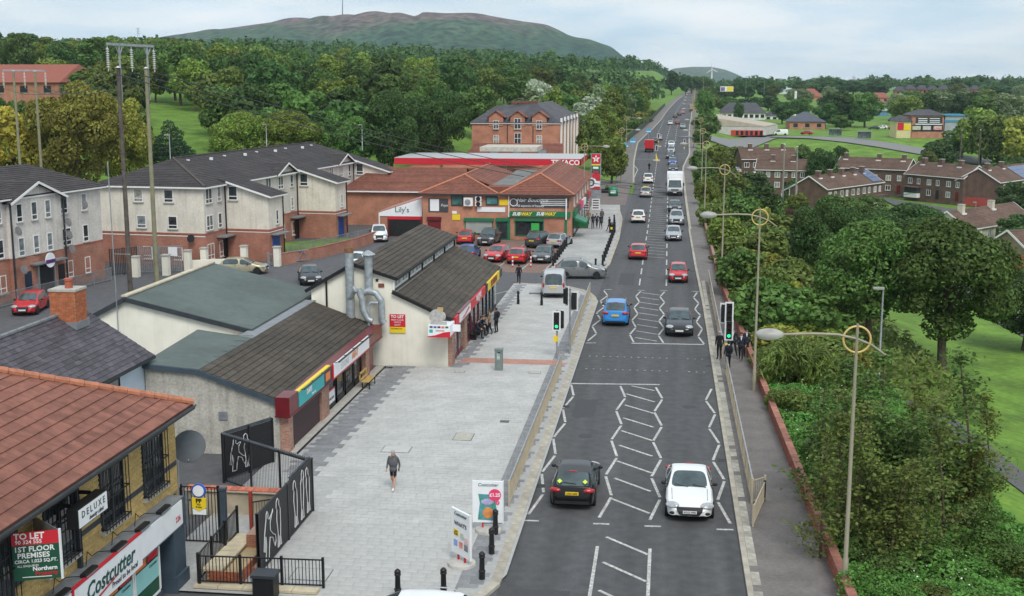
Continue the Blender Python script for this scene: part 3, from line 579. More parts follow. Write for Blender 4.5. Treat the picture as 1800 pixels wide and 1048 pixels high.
part(sh, 'chimney_cap', CONC, (-26.52, -25.28, 48.05, 49.15, 7.66, 7.76)); MB().lathe([(.17, 0), (.15, .3), (.19, .33), (.19, .42), (.14, .42)], 12, (-25.8, 48.55, 7.76)).build('chimney_pot', mat('terracotta_pot', (.36, .1, .06), .8, .15), sh, smooth=40)
part(sh, 'chimney_flashing', LEAD, (-26.55, -25.25, 48.02, 49.18, 6.0, 6.32))
# ================================================================== bakery and stove shop row
dp = thing('shop_row', 'low pebbledashed shop row with brown tiled roof, teal and white fascia signs', 'shop', (-19, 58, 0))
b = MB(); b.extr([(-23.2, 50.02, 0), (-17.0, 50.02, 0), (-17.0, 50.02, 2.35), (-20.6, 50.02, 3.7), (-23.2, 50.02, 3.95)], (0, .3, 0)); b.build('gable_wall', PEBBLE, dp)
part(dp, 'rear_wall', PEBBLE, (-23.2, -20.7, 50.32, 60, 0, 3.6)); part(dp, 'interior', DARK, (-20.7, -17.5, 50.4, 67.6, 0, 2.4))
BROWNT = mat('brown_roof_tile', (.066, .055, .044), .92, .25, 3, bump=.3, rnd=.12, isl=.14, big=.16)
slope(dp, (-16.85, 49.9, 2.62), (-16.85, 67.7, 2.5), (-20.6, 67.7, 3.86), (-20.6, 49.9, 3.92), .33, BROWNT, .38, .035, 'roof', pieces=300)
FELT = mat('green_mineral_felt', (.098, .122, .115), .9, .09, 2.5, bump=.25, big=.12, bscale=30)
b = MB(); b.extr([(-20.6, 49.9, 3.9), (-23.25, 49.9, 4.1), (-23.9, 58, 4.0), (-21.1, 58.2, 3.6), (-20.6, 56.9, 3.86)], (0, 0, .05)); b.build('felt_roof', FELT, dp)
for k in range(6): y = 51.2 + k * 1.2; part(dp, 'felt_seam', FELT, (-23.1, -20.65, y, y + .06, 3.955 + .1 * 0, 3.965))
b = MB(); b.bar((-16.95, 49.86, 2.5), (-20.6, 49.86, 3.82), .06, .2); b.bar((-20.6, 49.86, 3.82), (-23.25, 49.86, 4.03), .06, .2); b.build('verge_board', SLATEB, dp)
part(dp, 'wall_vent', GALV, (-19.8, -19.4, 49.97, 50.02, 1.62, 2.0)); part(dp, 'flashing', LEAD, (-21.5, -20.6, 57, 68, 3.84, 3.9))
PB = brickmat('pier_brick', (.33, .12, .08), (.45, .25, .16)); 
for y0, y1 in ((50.1, 50.75), (55.35, 56.65), (64.1, 64.9)): part(dp, 'brick_pier', PB, (-17.0, -16.6, y0, y1, 0, 2.0))
part(dp, 'roller_shutter', SHUT, *[(-16.78, -16.72 + .012 * (i % 2), 50.95, 55.3, .05 + i * .075, .125 + i * .075) for i in range(25)]); part(dp, 'shutter_guide', BLACKM, (-16.8, -16.62, 50.78, 50.95, 0, 2.0))
part(dp, 'fascia_box', MAROON, (-17.08, -16.42, 49.78, 51.05, 1.93, 2.8), (-17.0, -16.42, 51.05, 67.3, 1.93, 2.65)); part(dp, 'fascia_trim', MAROON, (-17.1, -16.39, 49.75, 67.35, 1.88, 1.95))
part(dp, 'teal_sign', TEAL, (-16.42, -16.37, 51.12, 55.1, 2.02, 2.72)); text(dp, 'DAPS', (-16.36, 52.6, 2.44), .34, 90, WTXT, .1, .01); text(dp, 'bakery deli', (-16.36, 53.3, 2.17), .14, 90, WTXT)
part(dp, 'menu_panel', ANTH, (-16.42, -16.37, 55.15, 56.35, 2.0, 2.7)); part(dp, 'menu_picture', ORANGE, (-16.37, -16.36, 55.35, 56.1, 2.15, 2.55)); part(dp, 'yellow_capping', YEL, (-16.6, -16.4, 51.1, 56.3, 2.72, 2.78))
part(dp, 'white_sign', SWHITE, (-16.42, -16.36, 56.75, 64.0, 2.0, 2.7)); text(dp, 'STONE', (-16.35, 58.9, 2.3), .5, 90, mat('letter_pale_grey', (.55, .57, .6), .5, .05)); text(dp, 'HEAT', (-16.35, 60.9, 2.32), .5, 90, ORANGE, 0, .012)
part(dp, 'red_border', RED, (-16.43, -16.35, 56.68, 56.75, 1.96, 2.72), (-16.43, -16.35, 56.7, 64.05, 1.95, 2.0))
b = MB(); b.bar((-16.15, 57, 2.78), (-16.15, 64, 2.78), .06, .07)
for k in range(5): b.bar((-16.4, 57.1 + k * 1.7, 2.7), (-16.15, 57.1 + k * 1.7, 2.78), .03, .03)
b.bar((-16.2, 51.3, 2.82), (-16.2, 55, 2.82), .05, .06); [b.bar((-16.4, 51.5 + k * 1.6, 2.74), (-16.2, 51.5 + k * 1.6, 2.82), .03, .03) for k in range(3)]
b.build('trough_light', BLACKM, dp)
for y0, y1, p_ in ((57.0, 58.6, 1), (58.9, 60.4, 0), (60.6, 62.3, 0), (62.4, 64.0, 0)):
    o = part(dp, 'shop_window', BLACKM, (-16.95, -16.83, y0, y0 + .08, .1, 1.95), (-16.95, -16.83, y1 - .08, y1, .1, 1.95), (-16.95, -16.83, y0, y1, .1, .4)); part(o, 'pane', SHOPGLASS, (-16.93, -16.88, y0, y1, .4, 1.93))
    if p_: part(o, 'poster', SWHITE, (-16.86, -16.84, y0 + .1, y1 - .1, .25, 1.05)); part(o, 'poster_border', RED, (-16.87, -16.845, y0 + .05, y1 - .05, .18, 1.14)); text(o, 'STONE HEAT', (-16.83, (y0 + y1) / 2, .65), .18, 90, CHAR)
part(dp, 'side_door', MAROON, (-16.9, -16.8, 65.0, 66.6, .05, 1.95)); part(dp, 'step', CONC, (-16.8, -16.3, 50.2, 67.3, .0, .16)); part(dp, 'dark_plinth', BLACKM, (-16.3, -16.22, 50.2, 67.3, .02, .15))
bn = thing('bench', 'yellow wooden bench with open back outside the stove shop', 'bench', (-16.1, 62.6, .1))
WOOD = mat('yellow_wood', (.50, .33, .10), .7, .2, 6); part(bn, 'seat', WOOD, *[(-16.3 + k * .14, -16.18 + k * .14, 61.9, 63.4, .5, .54) for k in range(3)]); part(bn, 'backrest', WOOD, (-16.44, -16.38, 61.9, 63.4, .9, 1.0), (-16.4, -16.34, 61.9, 63.4, .58, .66), (-16.43, -16.37, 61.9, 61.98, .6, 1.0), (-16.43, -16.37, 63.32, 63.4, .6, 1.0))
for y in (62.05, 63.25):
    for x in (-16.32, -15.92): part(bn, 'leg', BLACKM, (x, x + .05, y - .025, y + .025, .1, .5))
# ================================================================== cream hall with felt roof
hl = thing('cream_hall', 'cream rendered hall with shallow grey-green felt roof behind the shop row', 'building', (-26, 64, 0))
b = MB(); b.extr([(-21.5, 59, 0), (-21.5, 59, 3.82), (-28.2, 59, 5.38), (-30.1, 59, 4.35), (-30.1, 59, 0)], (0, 11.6, 0)); b.build('wall', CREAM, hl)
b = MB(); b.extr([(-21.3, 58.8, 3.9), (-28.2, 58.8, 5.46), (-28.2, 71.3, 5.46), (-21.3, 71.0, 3.9)], (0, 0, .06)); b.build('felt_roof', FELT, hl); b = MB(); b.extr([(-28.2, 58.8, 5.46), (-30.4, 58.8, 4.28), (-30.4, 71.3, 4.28), (-28.2, 71.3, 5.46)], (0, 0, .06)); b.build('felt_roof', FELT, hl)
b = MB(); b.bar((-21.25, 58.78, 3.8), (-28.2, 58.78, 5.38), .06, .24); b.bar((-28.2, 58.78, 5.38), (-30.45, 58.78, 4.2), .06, .24); b.bar((-21.25, 58.8, 3.82), (-21.25, 71.1, 3.82), .08, .2); b.build('verge_board', ANTH, hl); b = MB(); b.bar((-28.2, 58.8, 5.56), (-28.2, 71.3, 5.56), .35, .08); b.build('ridge_capping', STONE, hl)
for y, w_ in ((61.1, 1.5), (65.4, 1.1), (68.3, .7)): window(hl, (-21.5, y, 3.02), 90, w_, .6, 'hopper', False)
tubep(hl, 'downpipe', BLACKM, [(-21.42, 58.9, 3.8), (-21.42, 58.95, 2.6)], .05); part(hl, 'alarm_box', ORANGE, (-21.5, -21.42, 63.4, 63.65, 3.3, 3.6))
ae = thing('aerial_mast', 'thin galvanised aerial mast on the cream hall gable', 'mast', (-28.6, 58.7, 3.4)); tubep(ae, 'mast', GALV, [(-28.6, 58.75, 3.3), (-28.65, 58.75, 12.6)], .03); b = MB(); b.bar((-28.6, 58.95, 4.9), (-28.6, 58.7, 4.9), .04, .04); b.bar((-28.6, 58.95, 3.6), (-28.6, 58.7, 3.6), .04, .04); b.bar((-28.65, 58.75, 7.8), (-27.7, 58.75, 7.8), .03, .03); b.build('bracket', GALV, ae)
# ================================================================== cream take-away building with clerestory
cf = thing('takeaway_building', 'cream rendered takeaway with split brown tiled roof, clerestory windows and steel flues', 'shop', (-16, 78, 0))
b = MB(); b.extr([(-20.85, 68, 0), (-12.62, 68, 0), (-12.62, 68, 2.9), (-15.85, 68, 4.5), (-15.85, 68, 5.25), (-18.25, 68, 6.05), (-20.85, 68, 4.6)], (0, 20, 0)); b.build('wall', CREAM, cf)
slope(cf, (-12.3, 67.85, 3.0), (-12.3, 88.2, 3.05), (-15.88, 88.2, 4.62), (-15.88, 67.85, 4.62), .36, BROWNT, .42, .035, 'roof', pieces=150)
slope(cf, (-15.6, 67.8, 5.38), (-15.6, 88.2, 5.38), (-18.25, 88.2, 6.22), (-18.25, 67.8, 6.22), .33, BROWNT, .42, .035, 'upper_roof', pieces=150)
slope(cf, (-21.1, 67.8, 4.55), (-21.1, 88.2, 4.55), (-18.25, 88.2, 6.22), (-18.25, 67.8, 6.22), .36, BROWNT, None, .035, 'rear_roof')
b = MB(); b.bar((-12.35, 67.8, 2.9), (-15.9, 67.8, 4.5), .06, .18); b.bar((-15.55, 67.76, 5.28), (-18.25, 67.76, 6.12), .06, .2); b.bar((-18.25, 67.76, 6.12), (-21.15, 67.76, 4.45), .06, .2); b.bar((-15.56, 67.8, 5.3), (-15.56, 88.2, 5.3), .08, .14); b.build('verge_board', BLACKM, cf); part(cf, 'flashing', LEAD, (-15.87, -15.6, 67.9, 88.1, 4.5, 4.56))
for k in range(10): window(cf, (-15.84, 69.0 + k * 1.98, 4.68), 90, 1.75, .55, 'far', False, pane=mat('frosted_glass', (.24, .28, .28), .3, .2))
for k in range(5): part(cf, 'clerestory_downpipe', BLACKM, (-15.8, -15.7, 71.9 + k * 4, 72.0 + k * 4, 4.6, 5.25))
tubep(cf, 'downpipe', BLACKM, [(-19.9, 67.93, 5.3), (-19.9, 67.93, 2.5)], .06); part(cf, 'downpipe_white', WHITE, (-15.86, -15.78, 67.92, 68, 4.4, 5.2))
part(cf, 'to_let_sign', RED, (-16.1, -15.16, 67.93, 67.99, 2.4, 3.16)); part(cf, 'agent_panel', YEL, (-16.1, -15.16, 67.93, 67.99, 2.04, 2.4)); text(cf, 'TO LET', (-15.63, 67.92, 3.02), .24, 0, WTXT, 0, .006)
for s, z in (('FIRST FLOOR', 2.82), ('OFFICE', 2.68), ('650 FT', 2.52)): text(cf, s, (-15.63, 67.92, z), .13, 0, WTXT)
text(cf, 'PALMERSTON', (-15.68, 67.92, 2.3), .11, 0, BTXT)
FLUE = mat('flue_steel', (.36, .40, .42), .5, .25, 4, metal=.45, bump=.15)
fl = thing('extract_flue', 'tall galvanised flue with rusty open top on the cream takeaway gable', 'flue', (-18.35, 67.5, 2.9)); b = MB(); b.lathe([(.25, 0)] + [(.25 + .012 * (i % 2), .12 * i) for i in range(1, 33)] + [(.27, 4.0)], 16, (-18.35, 67.5, 2.9)); b.build('duct', FLUE, fl, smooth=35); MB().lathe([(.27, 0), (.28, .25), (.23, .25), (.22, .02)], 16, (-18.35, 67.5, 6.85)).build('collar', mat('rust', (.2, .1, .05), .9, .3, 9), fl, smooth=35)
tubep(fl, 'elbow', FLUE, [(-18.35, 67.4, 4.2), (-18.0, 67.2, 4.75), (-17.75, 67.2, 4.7), (-17.55, 67.2, 4.2), (-17.5, 67.2, 3.5), (-17.2, 67.2, 2.95), (-16.95, 67.2, 2.85)], .2, 14)
fl = thing('capped_flue', 'galvanised flue with conical cap and bent duct on the cream takeaway gable', 'flue', (-17.25, 67.5, 3.0)); b = MB(); b.lathe([(.24, 0), (.24, 1.0), (.26, 1.0), (.26, 1.05), (.24, 1.05), (.24, 2.3)], 16, (-17.22, 67.55, 4.4)); b.build('duct', FLUE, fl, smooth=35); MB().lathe([(.42, 0), (.4, .04), (.05, .26)], 16, (-17.22, 67.55, 6.75)).build('cap', FLUE, fl, smooth=35)
tubep(fl, 'elbow', FLUE, [(-17.5, 67.45, 4.5), (-17.2, 67.35, 4.62), (-16.75, 67.35, 4.5), (-16.45, 67.35, 4.1), (-16.42, 67.35, 3.5), (-16.42, 67.35, 2.9), (-16.3, 67.4, 2.7)], .21, 14); tubep(fl, 'pipe', FLUE, [(-16.6, 67.2, 3.95), (-17.0, 67.15, 3.98), (-17.15, 67.15, 3.8), (-17.15, 67.15, 2.6)], .09, 10)
part(cf, 'vent_brick', mat('rusty_vent', (.2, .06, .04), .8, .2), (-16.75, -16.4, 67.95, 68, 4.75, 4.98)); part(cf, 'wall_box', BLACKM, (-16.9, -16.75, 67.95, 68, 5.1, 5.25))
for y0, y1, m, nm in ((68.2, 69.4, RED, 'red_fascia'), (69.4, 73.6, SWHITE, 'white_sign'), (73.8, 79.9, RED, 'red_sign'), (80.2, 80.9, BLACKM, 'black_fascia'), (80.9, 86.7, YEL, 'yellow_sign'), (86.7, 88.2, CHAR, 'grey_fascia')): part(cf, nm, m, (-12.62, -12.16, y0, y1, 2.4, 3.0))
part(cf, 'sign_frame', MAROON, (-12.62, -12.13, 69.4, 73.7, 2.34, 2.42), (-12.62, -12.13, 69.4, 73.7, 3.0, 3.06)); text(cf, 'BUSTER\'S', (-12.14, 76.8, 2.78), .5, 90, WTXT, .1, .01); text(cf, 'PIZZA', (-12.14, 76.9, 2.52), .18, 90, WTXT); text(cf, 'SILVERFIN', (-12.14, 83.8, 2.7), .62, 90, mat('letter_maroon', (.25, .03, .02), .5), 0, .015, sx=1.1)
b = MB(); b.extr([(-12.15, 70.2, 2.55), (-12.15, 71.4, 2.62), (-12.15, 72.9, 2.86), (-12.15, 73.0, 2.74), (-12.15, 71.2, 2.5)], (.01, 0, 0)); b.build('red_emblem', RED, cf)
part(cf, 'interior', DARK, (-13.6, -12.7, 69.2, 88, .05, 2.3)); part(cf, 'brick_pilaster', PB, (-12.62, -12.4, 68.02, 69.1, 0, 2.4)); part(cf, 'brick_pilaster', PB, (-12.62, -12.4, 72.6, 73.6, 0, 2.4))
for k, y in enumerate((69.3, 70.9, 73.9, 75.6, 77.3, 79.0, 81.0, 82.7, 84.3, 85.9)):
    o = part(cf, 'shopfront_bay', BLACKM if k > 5 else MAROON, (-12.66, -12.5, y, y + .16, .1, 2.4), (-12.66, -12.52, y, y + 1.6, .1, .35)); part(o, 'pane', panemat('frosted_shop', [(.10, .13, .14), (.05, .06, .065), (.22, .26, .27)]), (-12.62, -12.57, y + .16, y + 1.6, .35, 2.38))
cs = thing('projecting_sign', 'white and red takeaway sign box with round cut-out emblem on top', 'sign', (-12.7, 67.3, 2.2))
part(cs, 'sign_box', SWHITE, (-13.5, -12.2, 66.5, 67.95, 2.2, 2.86)); b = MB(); b.extr([(-13.5, 66.49, 2.2), (-12.2, 66.49, 2.2), (-12.2, 66.49, 2.5), (-12.6, 66.49, 2.44), (-13.1, 66.49, 2.26)], (0, -.01, 0)); b.build('red_wave', RED, cs); part(cs, 'red_edge', RED, (-13.53, -12.18, 66.47, 67.97, 2.15, 2.2))
for k, m in enumerate((CHAR, BLUE, MAROON, ORANGE, SUBG)): part(cs, 'small_logo', m, (-13.4 + k * .23, -13.23 + k * .23, 66.48, 66.5, 2.7, 2.8))
part(cs, 'blue_logo', TEAL, (-13.42, -13.22, 66.48, 66.5, 2.42, 2.6)); text(cs, 'takeaway', (-12.8, 66.48, 2.55), .14, 0, RTXT, .15)
EMB = mat('emblem_grey', (.42, .41, .39), .6, .2, 7); b = MB(Matrix.Translation((-13.05, 66.75, 3.32)) @ Matrix.Rotation(R(90), 4, 'X')); b.lathe([(.42, -.05), (.42, .05), (.3, .06), (.1, .06)], 24); b.build('emblem_disc', EMB, cs, smooth=30); part(cs, 'emblem_base', EMB, (-13.4, -12.45, 66.7, 66.8, 2.88, 3.02)); b = MB(); b.ball((-12.78, 66.75, 3.35), .3, .05, .28, 14, 7); b.build('emblem_disc', EMB, cs, smooth=True); part(cs, 'emblem_mug', mat('mug_gold', (.55, .38, .15), .5), (-12.98, -12.66, 66.7, 66.8, 3.58, 3.85)); part(cs, 'side_sign', SWHITE, (-12.2, -11.75, 67.3, 67.4, 2.35, 2.75)); 
# ================================================================== yard fence, steps and rails beside the store
yd = thing('mural_fence', 'black slatted fence with white outline figures along the plaza edge', 'fence', (-13.5, 40, .1))
SL = mat('black_slat', (.012, .012, .015), .5, .2); OUT = mat('mural_white', (.55, .56, .56), .6, .12)
for i in range(29): part(yd, 'slat', SL, (-13.46, -13.4, 36.9, 43.2, .14 + i * .073, .205 + i * .073))
for y in (36.95, 40.1, 43.15): part(yd, 'post', BLACKM, (-13.5, -13.38, y - .05, y + .05, .05, 2.25))
part(yd, 'plinth', REDBRICK, (-13.7, -13.47, 37, 43.2, .05, .3))
def outline(parent, pts, plane): MB().tube(pts + [pts[0]], .018, 5, False).build('outline_figure', OUT, parent)
fa_ = [(.0, 0), (.1, .5), (.06, .75), (-.05, .3), (-.15, .35), (-.05, .85), (.05, 1.1), (.12, 1.25), (.15, 1.42), (.25, 1.48), (.32, 1.4), (.3, 1.25), (.4, 1.18), (.75, 1.3), (.78, 1.38), (.5, 1.05), (.5, .8), (.75, .6), (.95, .5), (1.0, .3), (.9, .15), (.8, .3), (.7, .5), (.45, .6), (.35, .3), (.3, 0), (.2, 0)]
fb_ = [(0, 0), (.05, .4), (-.05, .9), (.0, 1.2), (-.08, 1.3), (-.05, 1.48), (.08, 1.55), (.2, 1.45), (.2, 1.3), (.32, 1.15), (.32, .7), (.28, .3), (.36, 0), (.24, 0), (.2, .3), (.12, 0)]
for y0, f in ((37.5, fa_), (38.8, fb_), (40.75, fb_), (41.55, [(-a * .9 + .3, c * 1.05) for a, c in fb_]), (42.3, fb_)): outline(yd, [(-13.385, y0 + a * 1.1, .32 + c * 1.15) for a, c in f], 0)
def spikes(parent, a, c, z):
    a, c = Vector(a), Vector(c); k = int((c - a).length / .13); b = MB(); d = (c - a) / k
    for i in range(k): p = a + d * i; b.add([p + Vector((0, 0, z)), p + d * .9 + Vector((0, 0, z)), p + d * .45 + Vector((.03, .03, z + .13)), p + d * .45 + Vector((-.06, -.04, z + .1))], [(0, 1, 2), (0, 1, 3), (1, 2, 3), (0, 2, 3)])
    b.tube([a + Vector((0, 0, z)), c + Vector((0, 0, z))], .03, 5); tag(b.build('spike_strip', GALV if z < 0 else mat('spike_dark', (.05, .06, .07), .5, .3, metal=.4), parent, fix=False), kind='stuff')
spikes(yd, (-13.5, 40.6, 0), (-13.5, 43.15, 0), 2.2)
yg = thing('yard_gate', 'black slatted gate leaf with white outline figures standing in the yard', 'gate', (-17.5, 47.2, 0))
ga, gb_ = Vector((-18.2, 46.4, 0)), Vector((-16.95, 48.9, 0))
for i in range(26): MB().bar(ga + Vector((0, 0, .15 + i * .073)), gb_ + Vector((0, 0, .15 + i * .073)), .05, .06).build('slat', SL, yg)
for t in (0, .5, 1): p = ga.lerp(gb_, t); part(yg, 'post', BLACKM, (p.x - .05, p.x + .05, p.y - .05, p.y + .05, 0, 2.1))
gd = (gb_ - ga).normalized()
for s0, f in ((.35, fa_), (1.1, fb_)): outline(yg, [tuple(ga + gd * (s0 + a * .8) + Vector((.06, -.05, .35 + c * .95))) for a, c in f], 0)
spikes(yg, ga, gb_, 2.05)
def bars(parent, a, c, z0, z1, sp=.12, r=.011, posts=2.0, m=None, name='bar_infill', cap=None):
    a, c = Vector(a), Vector(c); ln = (c - a).length; k = max(2, round(ln / sp)); b = MB(); m = m or BLACKM
    for i in range(k + 1): p = a.lerp(c, i / k); b.box(p.x - r, p.x + r, p.y - r, p.y + r, p.z + z0, p.z + z1 - .03)
    tag(b.build(name, m, parent, fix=False), kind='stuff')
    for z in (z0 + .03, z1 - .03): MB().bar(a + Vector((0, 0, z)), c + Vector((0, 0, z)), .045, .04).build('rail', m, parent)
    k = max(1, round(ln / posts))
    for i in range(k + 1): p = a.lerp(c, i / k); part(parent, 'post', m, (p.x - .04, p.x + .04, p.y - .04, p.y + .04, p.z - .05, p.z + z1 + .06))
mf = thing('mesh_fence', 'dark mesh fence with spiked top across the yard behind the mural panels', 'fence', (-15.8, 44.8, 0)); bars(mf, (-18.2, 46.2, 0), (-13.5, 43.2, 0), .1, 2.1, .1, .006, 2.2); spikes(mf, (-18.2, 46.2, 0), (-13.5, 43.2, 0), 2.1)
rw = thing('yard_wall', 'stained rendered yard wall with red tile coping beside the store', 'wall', (-16.3, 42.5, 0)); part(rw, 'wall', mat('stained_render', (.36, .31, .23), .95, .25, 1.5, bump=.3, big=.2), (-18.2, -13.75, 42.4, 42.7, 0, 1.0)); part(rw, 'coping_base', CONC, (-18.3, -13.72, 42.3, 42.8, 1.0, 1.05))
for i in range(15): part(rw, 'coping_tile', mat('coping_red', (.45, .14, .08), .8, .2, 6, rnd=.15), (-18.25 + i * .3, -17.97 + i * .3, 42.33, 42.77, 1.05, 1.1))
gt = thing('palisade_gate', 'black barred gate between blue-grey posts beside the store pillar', 'gate', (-16, 38.5, 0)); bars(gt, (-17.2, 39.5, 0), (-15.8, 39.5, 0), .1, 2.2, .13, .012, 1.4); part(gt, 'blue_post', SLATEB, (-15.72, -15.52, 39.4, 39.6, 0, 2.1), (-15.74, -15.5, 39.38, 39.62, 2.1, 2.2))
lw = thing('steps_wall', 'low red brick steps wall with sandstone coping beside the mural fence', 'wall', (-14.5, 37.5, 0)); part(lw, 'wall', MORT, (-14.95, -13.75, 36.0, 39.3, 0, .42), (-15.1, -11.0, 35.55, 35.85, -.1, .12)); CP = mat('sandstone_coping', (.52, .45, .32), .9, .15, 3, bump=.2)
for i in range(4): part(lw, 'coping_stone', CP, (-15.15, -14.4, 36.0 + i * .83, 36.8 + i * .83, .5, .58))
for i in range(5): part(lw, 'coping_stone', CP, (-15.2 + i * .84, -14.38 + i * .84, 35.5, 35.9, .12, .2))
RB = mat('red_brick_piece', (.38, .12, .065), .88, .15, 6, rnd=.15)
for r in range(7):
    y = 36.05 + (r % 2) * .11
    while y < 39.2: part(lw, 'brick', RB, (-13.76, -13.73, y, min(y + .215, 39.28), .02 + r * .075, .084 + r * .075)); y += .225
    x = -14.9 + (r % 2) * .11
    while x < -13.8: part(lw, 'brick', RB, (x, min(x + .215, -13.76), 35.97, 36.0, .02 + r * .075, .084 + r * .075)); x += .225
part(lw, 'inner_wall', REDBRICK, (-14.4, -13.76, 38.4, 39.3, .42, .9))
for lab, a, c in (('black steel hand railing along the front of the store steps', (-15.05, 35.7, .2), (-10.95, 36.1, .1)), ('black steel railing climbing beside the store ramp', (-15.1, 35.75, .2), (-15.05, 39.3, .55))):
    rl = thing('railing', lab, 'railing', a); bars(rl, a, c, .06, 1.0, .115, .011, 1.4)
for lab, x0, y0 in (('red timber post with mesh gate at the yard steps', -15.0, 40.6),): 
    o = thing('yard_post', lab, 'post', (x0, y0, 0)); part(o, 'post', mat('red_oxide', (.28, .05, .03), .7, .2), (x0 - .06, x0 + .06, y0 - .06, y0 + .06, 0, 1.7), (x0 + .75, x0 + .83, y0 + .5, y0 + .58, 0, 1.3)); bars(o, (x0, y0, 0), (x0 + 1.2, y0 + .8, 0), .2, 1.3, .1, .007, 3)
# ================================================================== apartment blocks
CONT = mat('charcoal_roof_tile', (.05, .044, .045), .85, .25, 2, bump=.3, big=.12, isl=.1)
def sat(label, loc, rz, d=.6, m=None):
    o = thing('satellite_dish', label, 'satellite dish', loc, R(rz)); global WORLD; WORLD = False
    b = MB(Matrix.Translation((0, -.32, .1)) @ Matrix.Rotation(R(72), 4, 'X')); b.lathe([(d / 2, .09), (d * .35, .045), (.02, 0), (.02, -.02), (d * .36, .03), (d / 2, .075)], 16); b.build('dish', m or mat('dish_grey_light', (.17, .16, .16), .6, .25), o, smooth=60)
    b = MB(); b.tube([(0, -.3, .08), (0, -.15, 0), (0, 0, -.05)], .025, 6); b.build('bracket', GALV, o); WORLD = True; return o
WORLD = False
u1 = Vector((-.138, -.99, 0)).normalized(); L1 = 34.0; A1 = Vector((-48.6, 97.9, 0)) + u1 * L1; rz1 = math.atan2(-u1.y, -u1.x)
ap = thing('apartment_block', 'grey roughcast apartment block with brick ground floor and front gable by the side street', 'apartments', A1, rz1)
X = lambda s: L1 - s
part(ap, 'upper_wall', GREYREND, (0, L1, 0, 9.5, 3.3, 8.1)); part(ap, 'brick_wall', APTBRICK, (-.03, L1 + .03, -.03, 9.5, 0, 3.25)); part(ap, 'string_course', mat('band_brick', (.36, .13, .09), .9, .1), (-.05, L1 + .05, -.06, 9.5, 3.22, 3.34))
slope(ap, (-.4, -.45, 8.0), (L1 + .4, -.45, 8.0), (L1 - 3.2, 4.75, 10.0), (-.4, 4.75, 10.0), .34, CONT, None, .03, 'roof'); slope(ap, (-.4, 9.95, 8.0), (L1 + .4, 9.95, 8.0), (L1 - 3.2, 4.75, 10.0), (-.4, 4.75, 10.0), .34, CONT, None, .03, 'rear_roof'); slope(ap, (L1 + .4, -.45, 8.0), (L1 + .4, 9.95, 8.0), (L1 - 3.2, 4.76, 10.0), (L1 - 3.2, 4.74, 10.0), .34, CONT, None, .03, 'hip_end')
part(ap, 'soffit_board', WHITE, (-.4, L1 + .38, -.43, -.36, 7.82, 7.98))
b = MB(); gx0, gx1, gp = X(12.3), X(5.95), X(9.2); b.extr([(gx0, -.35, 3.3), (gx1, -.35, 3.3), (gx1, -.35, 7.7), (gp, -.35, 8.95), (gx0, -.35, 7.7)], (0, .4, 0)); b.build('gable_wall', GREYREND, ap)
slope(ap, (gx0 - .35, -.8, 7.62), (gx0 - .35, 3.2, 7.62), (gp, 3.2, 9.1), (gp, -.8, 9.1), .34, CONT, None, .03, 'gable_roof'); slope(ap, (gx1 + .35, -.8, 7.62), (gx1 + .35, 3.2, 7.62), (gp, 3.2, 9.1), (gp, -.8, 9.1), .34, CONT, None, .03, 'gable_roof')
b = MB(); b.bar((gx0 - .35, -.82, 7.55), (gp, -.82, 9.0), .05, .18); b.bar((gx1 + .35, -.82, 7.55), (gp, -.82, 9.0), .05, .18); b.build('bargeboard', WHITE, ap)
for z, hh in ((6.1, 1.45), (3.45, 1.45), (.75, 1.4)):
    window(ap, (X(5.1 if z < 5 else 5.35), 0, z), 0, 1.35, hh); window(ap, (X(2.4), 0, z), 0, .75, hh, 'single'); window(ap, (X(13.5), 0, z), 0, 1.35, hh); window(ap, (X(17), 0, z), 0, .8, hh, 'single')
    if z > 3:
        for s in (7.7, 9.4, 11.2): window(ap, (X(s), -.35, z - .05), 0, .72, hh, 'single')
part(ap, 'brick_gable_base', APTBRICK, (gx0, gx1, -.38, 0, 0, 3.25)); part(ap, 'porch_opening', DARK, (X(9.4), X(7.6), -.42, -.36, .05, 2.3)); part(ap, 'porch_frame', GALV, (X(9.6), X(9.42), -.5, -.36, 0, 2.4), (X(7.55), X(7.4), -.5, -.36, 0, 2.4)); part(ap, 'porch_canopy', LEAD, (X(10.4), X(6.4), -1.0, -.3, 2.55, 2.68)); part(ap, 'blue_door', mat('door_navy', (.015, .03, .06), .4, .1), (X(11.1), X(10.3), -.42, -.37, .05, 2.1)); part(ap, 'dark_door', BLACKM, (X(6.9), X(6.1), -.42, -.37, .05, 2.1))
b = MB(); b.lathe([(.45, -.02), (.45, .02)], 18); m_ = b; o = MB(Matrix.Translation((X(8.6), -.95, 2.75)) @ Matrix.Rotation(R(90), 4, 'X')); o.lathe([(.6, -.03), (.6, .03)], 20); o.build('crest_board', SWHITE, ap); part(ap, 'purple_panel', mat('sign_purple', (.12, .03, .2), .5), (X(9.2), X(8.0), -1.0, -.98, 2.5, 2.8))
for s in (12.3, 5.8): part(ap, 'downpipe', ANTH, (X(s) - .05, X(s) + .05, -.5, -.38, 0, 7.7))
WORLD = True
for i, (lab, px, py) in enumerate((('grey dish high on the apartment block right of its gable', 142, 361), ('upper of two grey dishes by the gable drainpipe of the apartment block', 113, 393), ('lower of two grey dishes by the gable drainpipe of the apartment block', 115, 415), ('dark dish above the ground floor beside the apartment porch', 120, 440), ('brown dish on the left drainpipe of the apartment block gable', 25, 409), ('black dish at string course level left of the apartment porch', 35, 476))):
    r_ = ray(px, py); pl = Vector((-48.4, 97.9, 0)); n_ = Vector((-u1.y, u1.x, 0)); n_ = n_ if n_.x > 0 else -n_; t = (pl + n_ * .4 - _C).dot(n_) / r_.dot(n_); p = _C + r_ * t; sat(lab, p, math.degrees(rz1) , .75)
WORLD = False
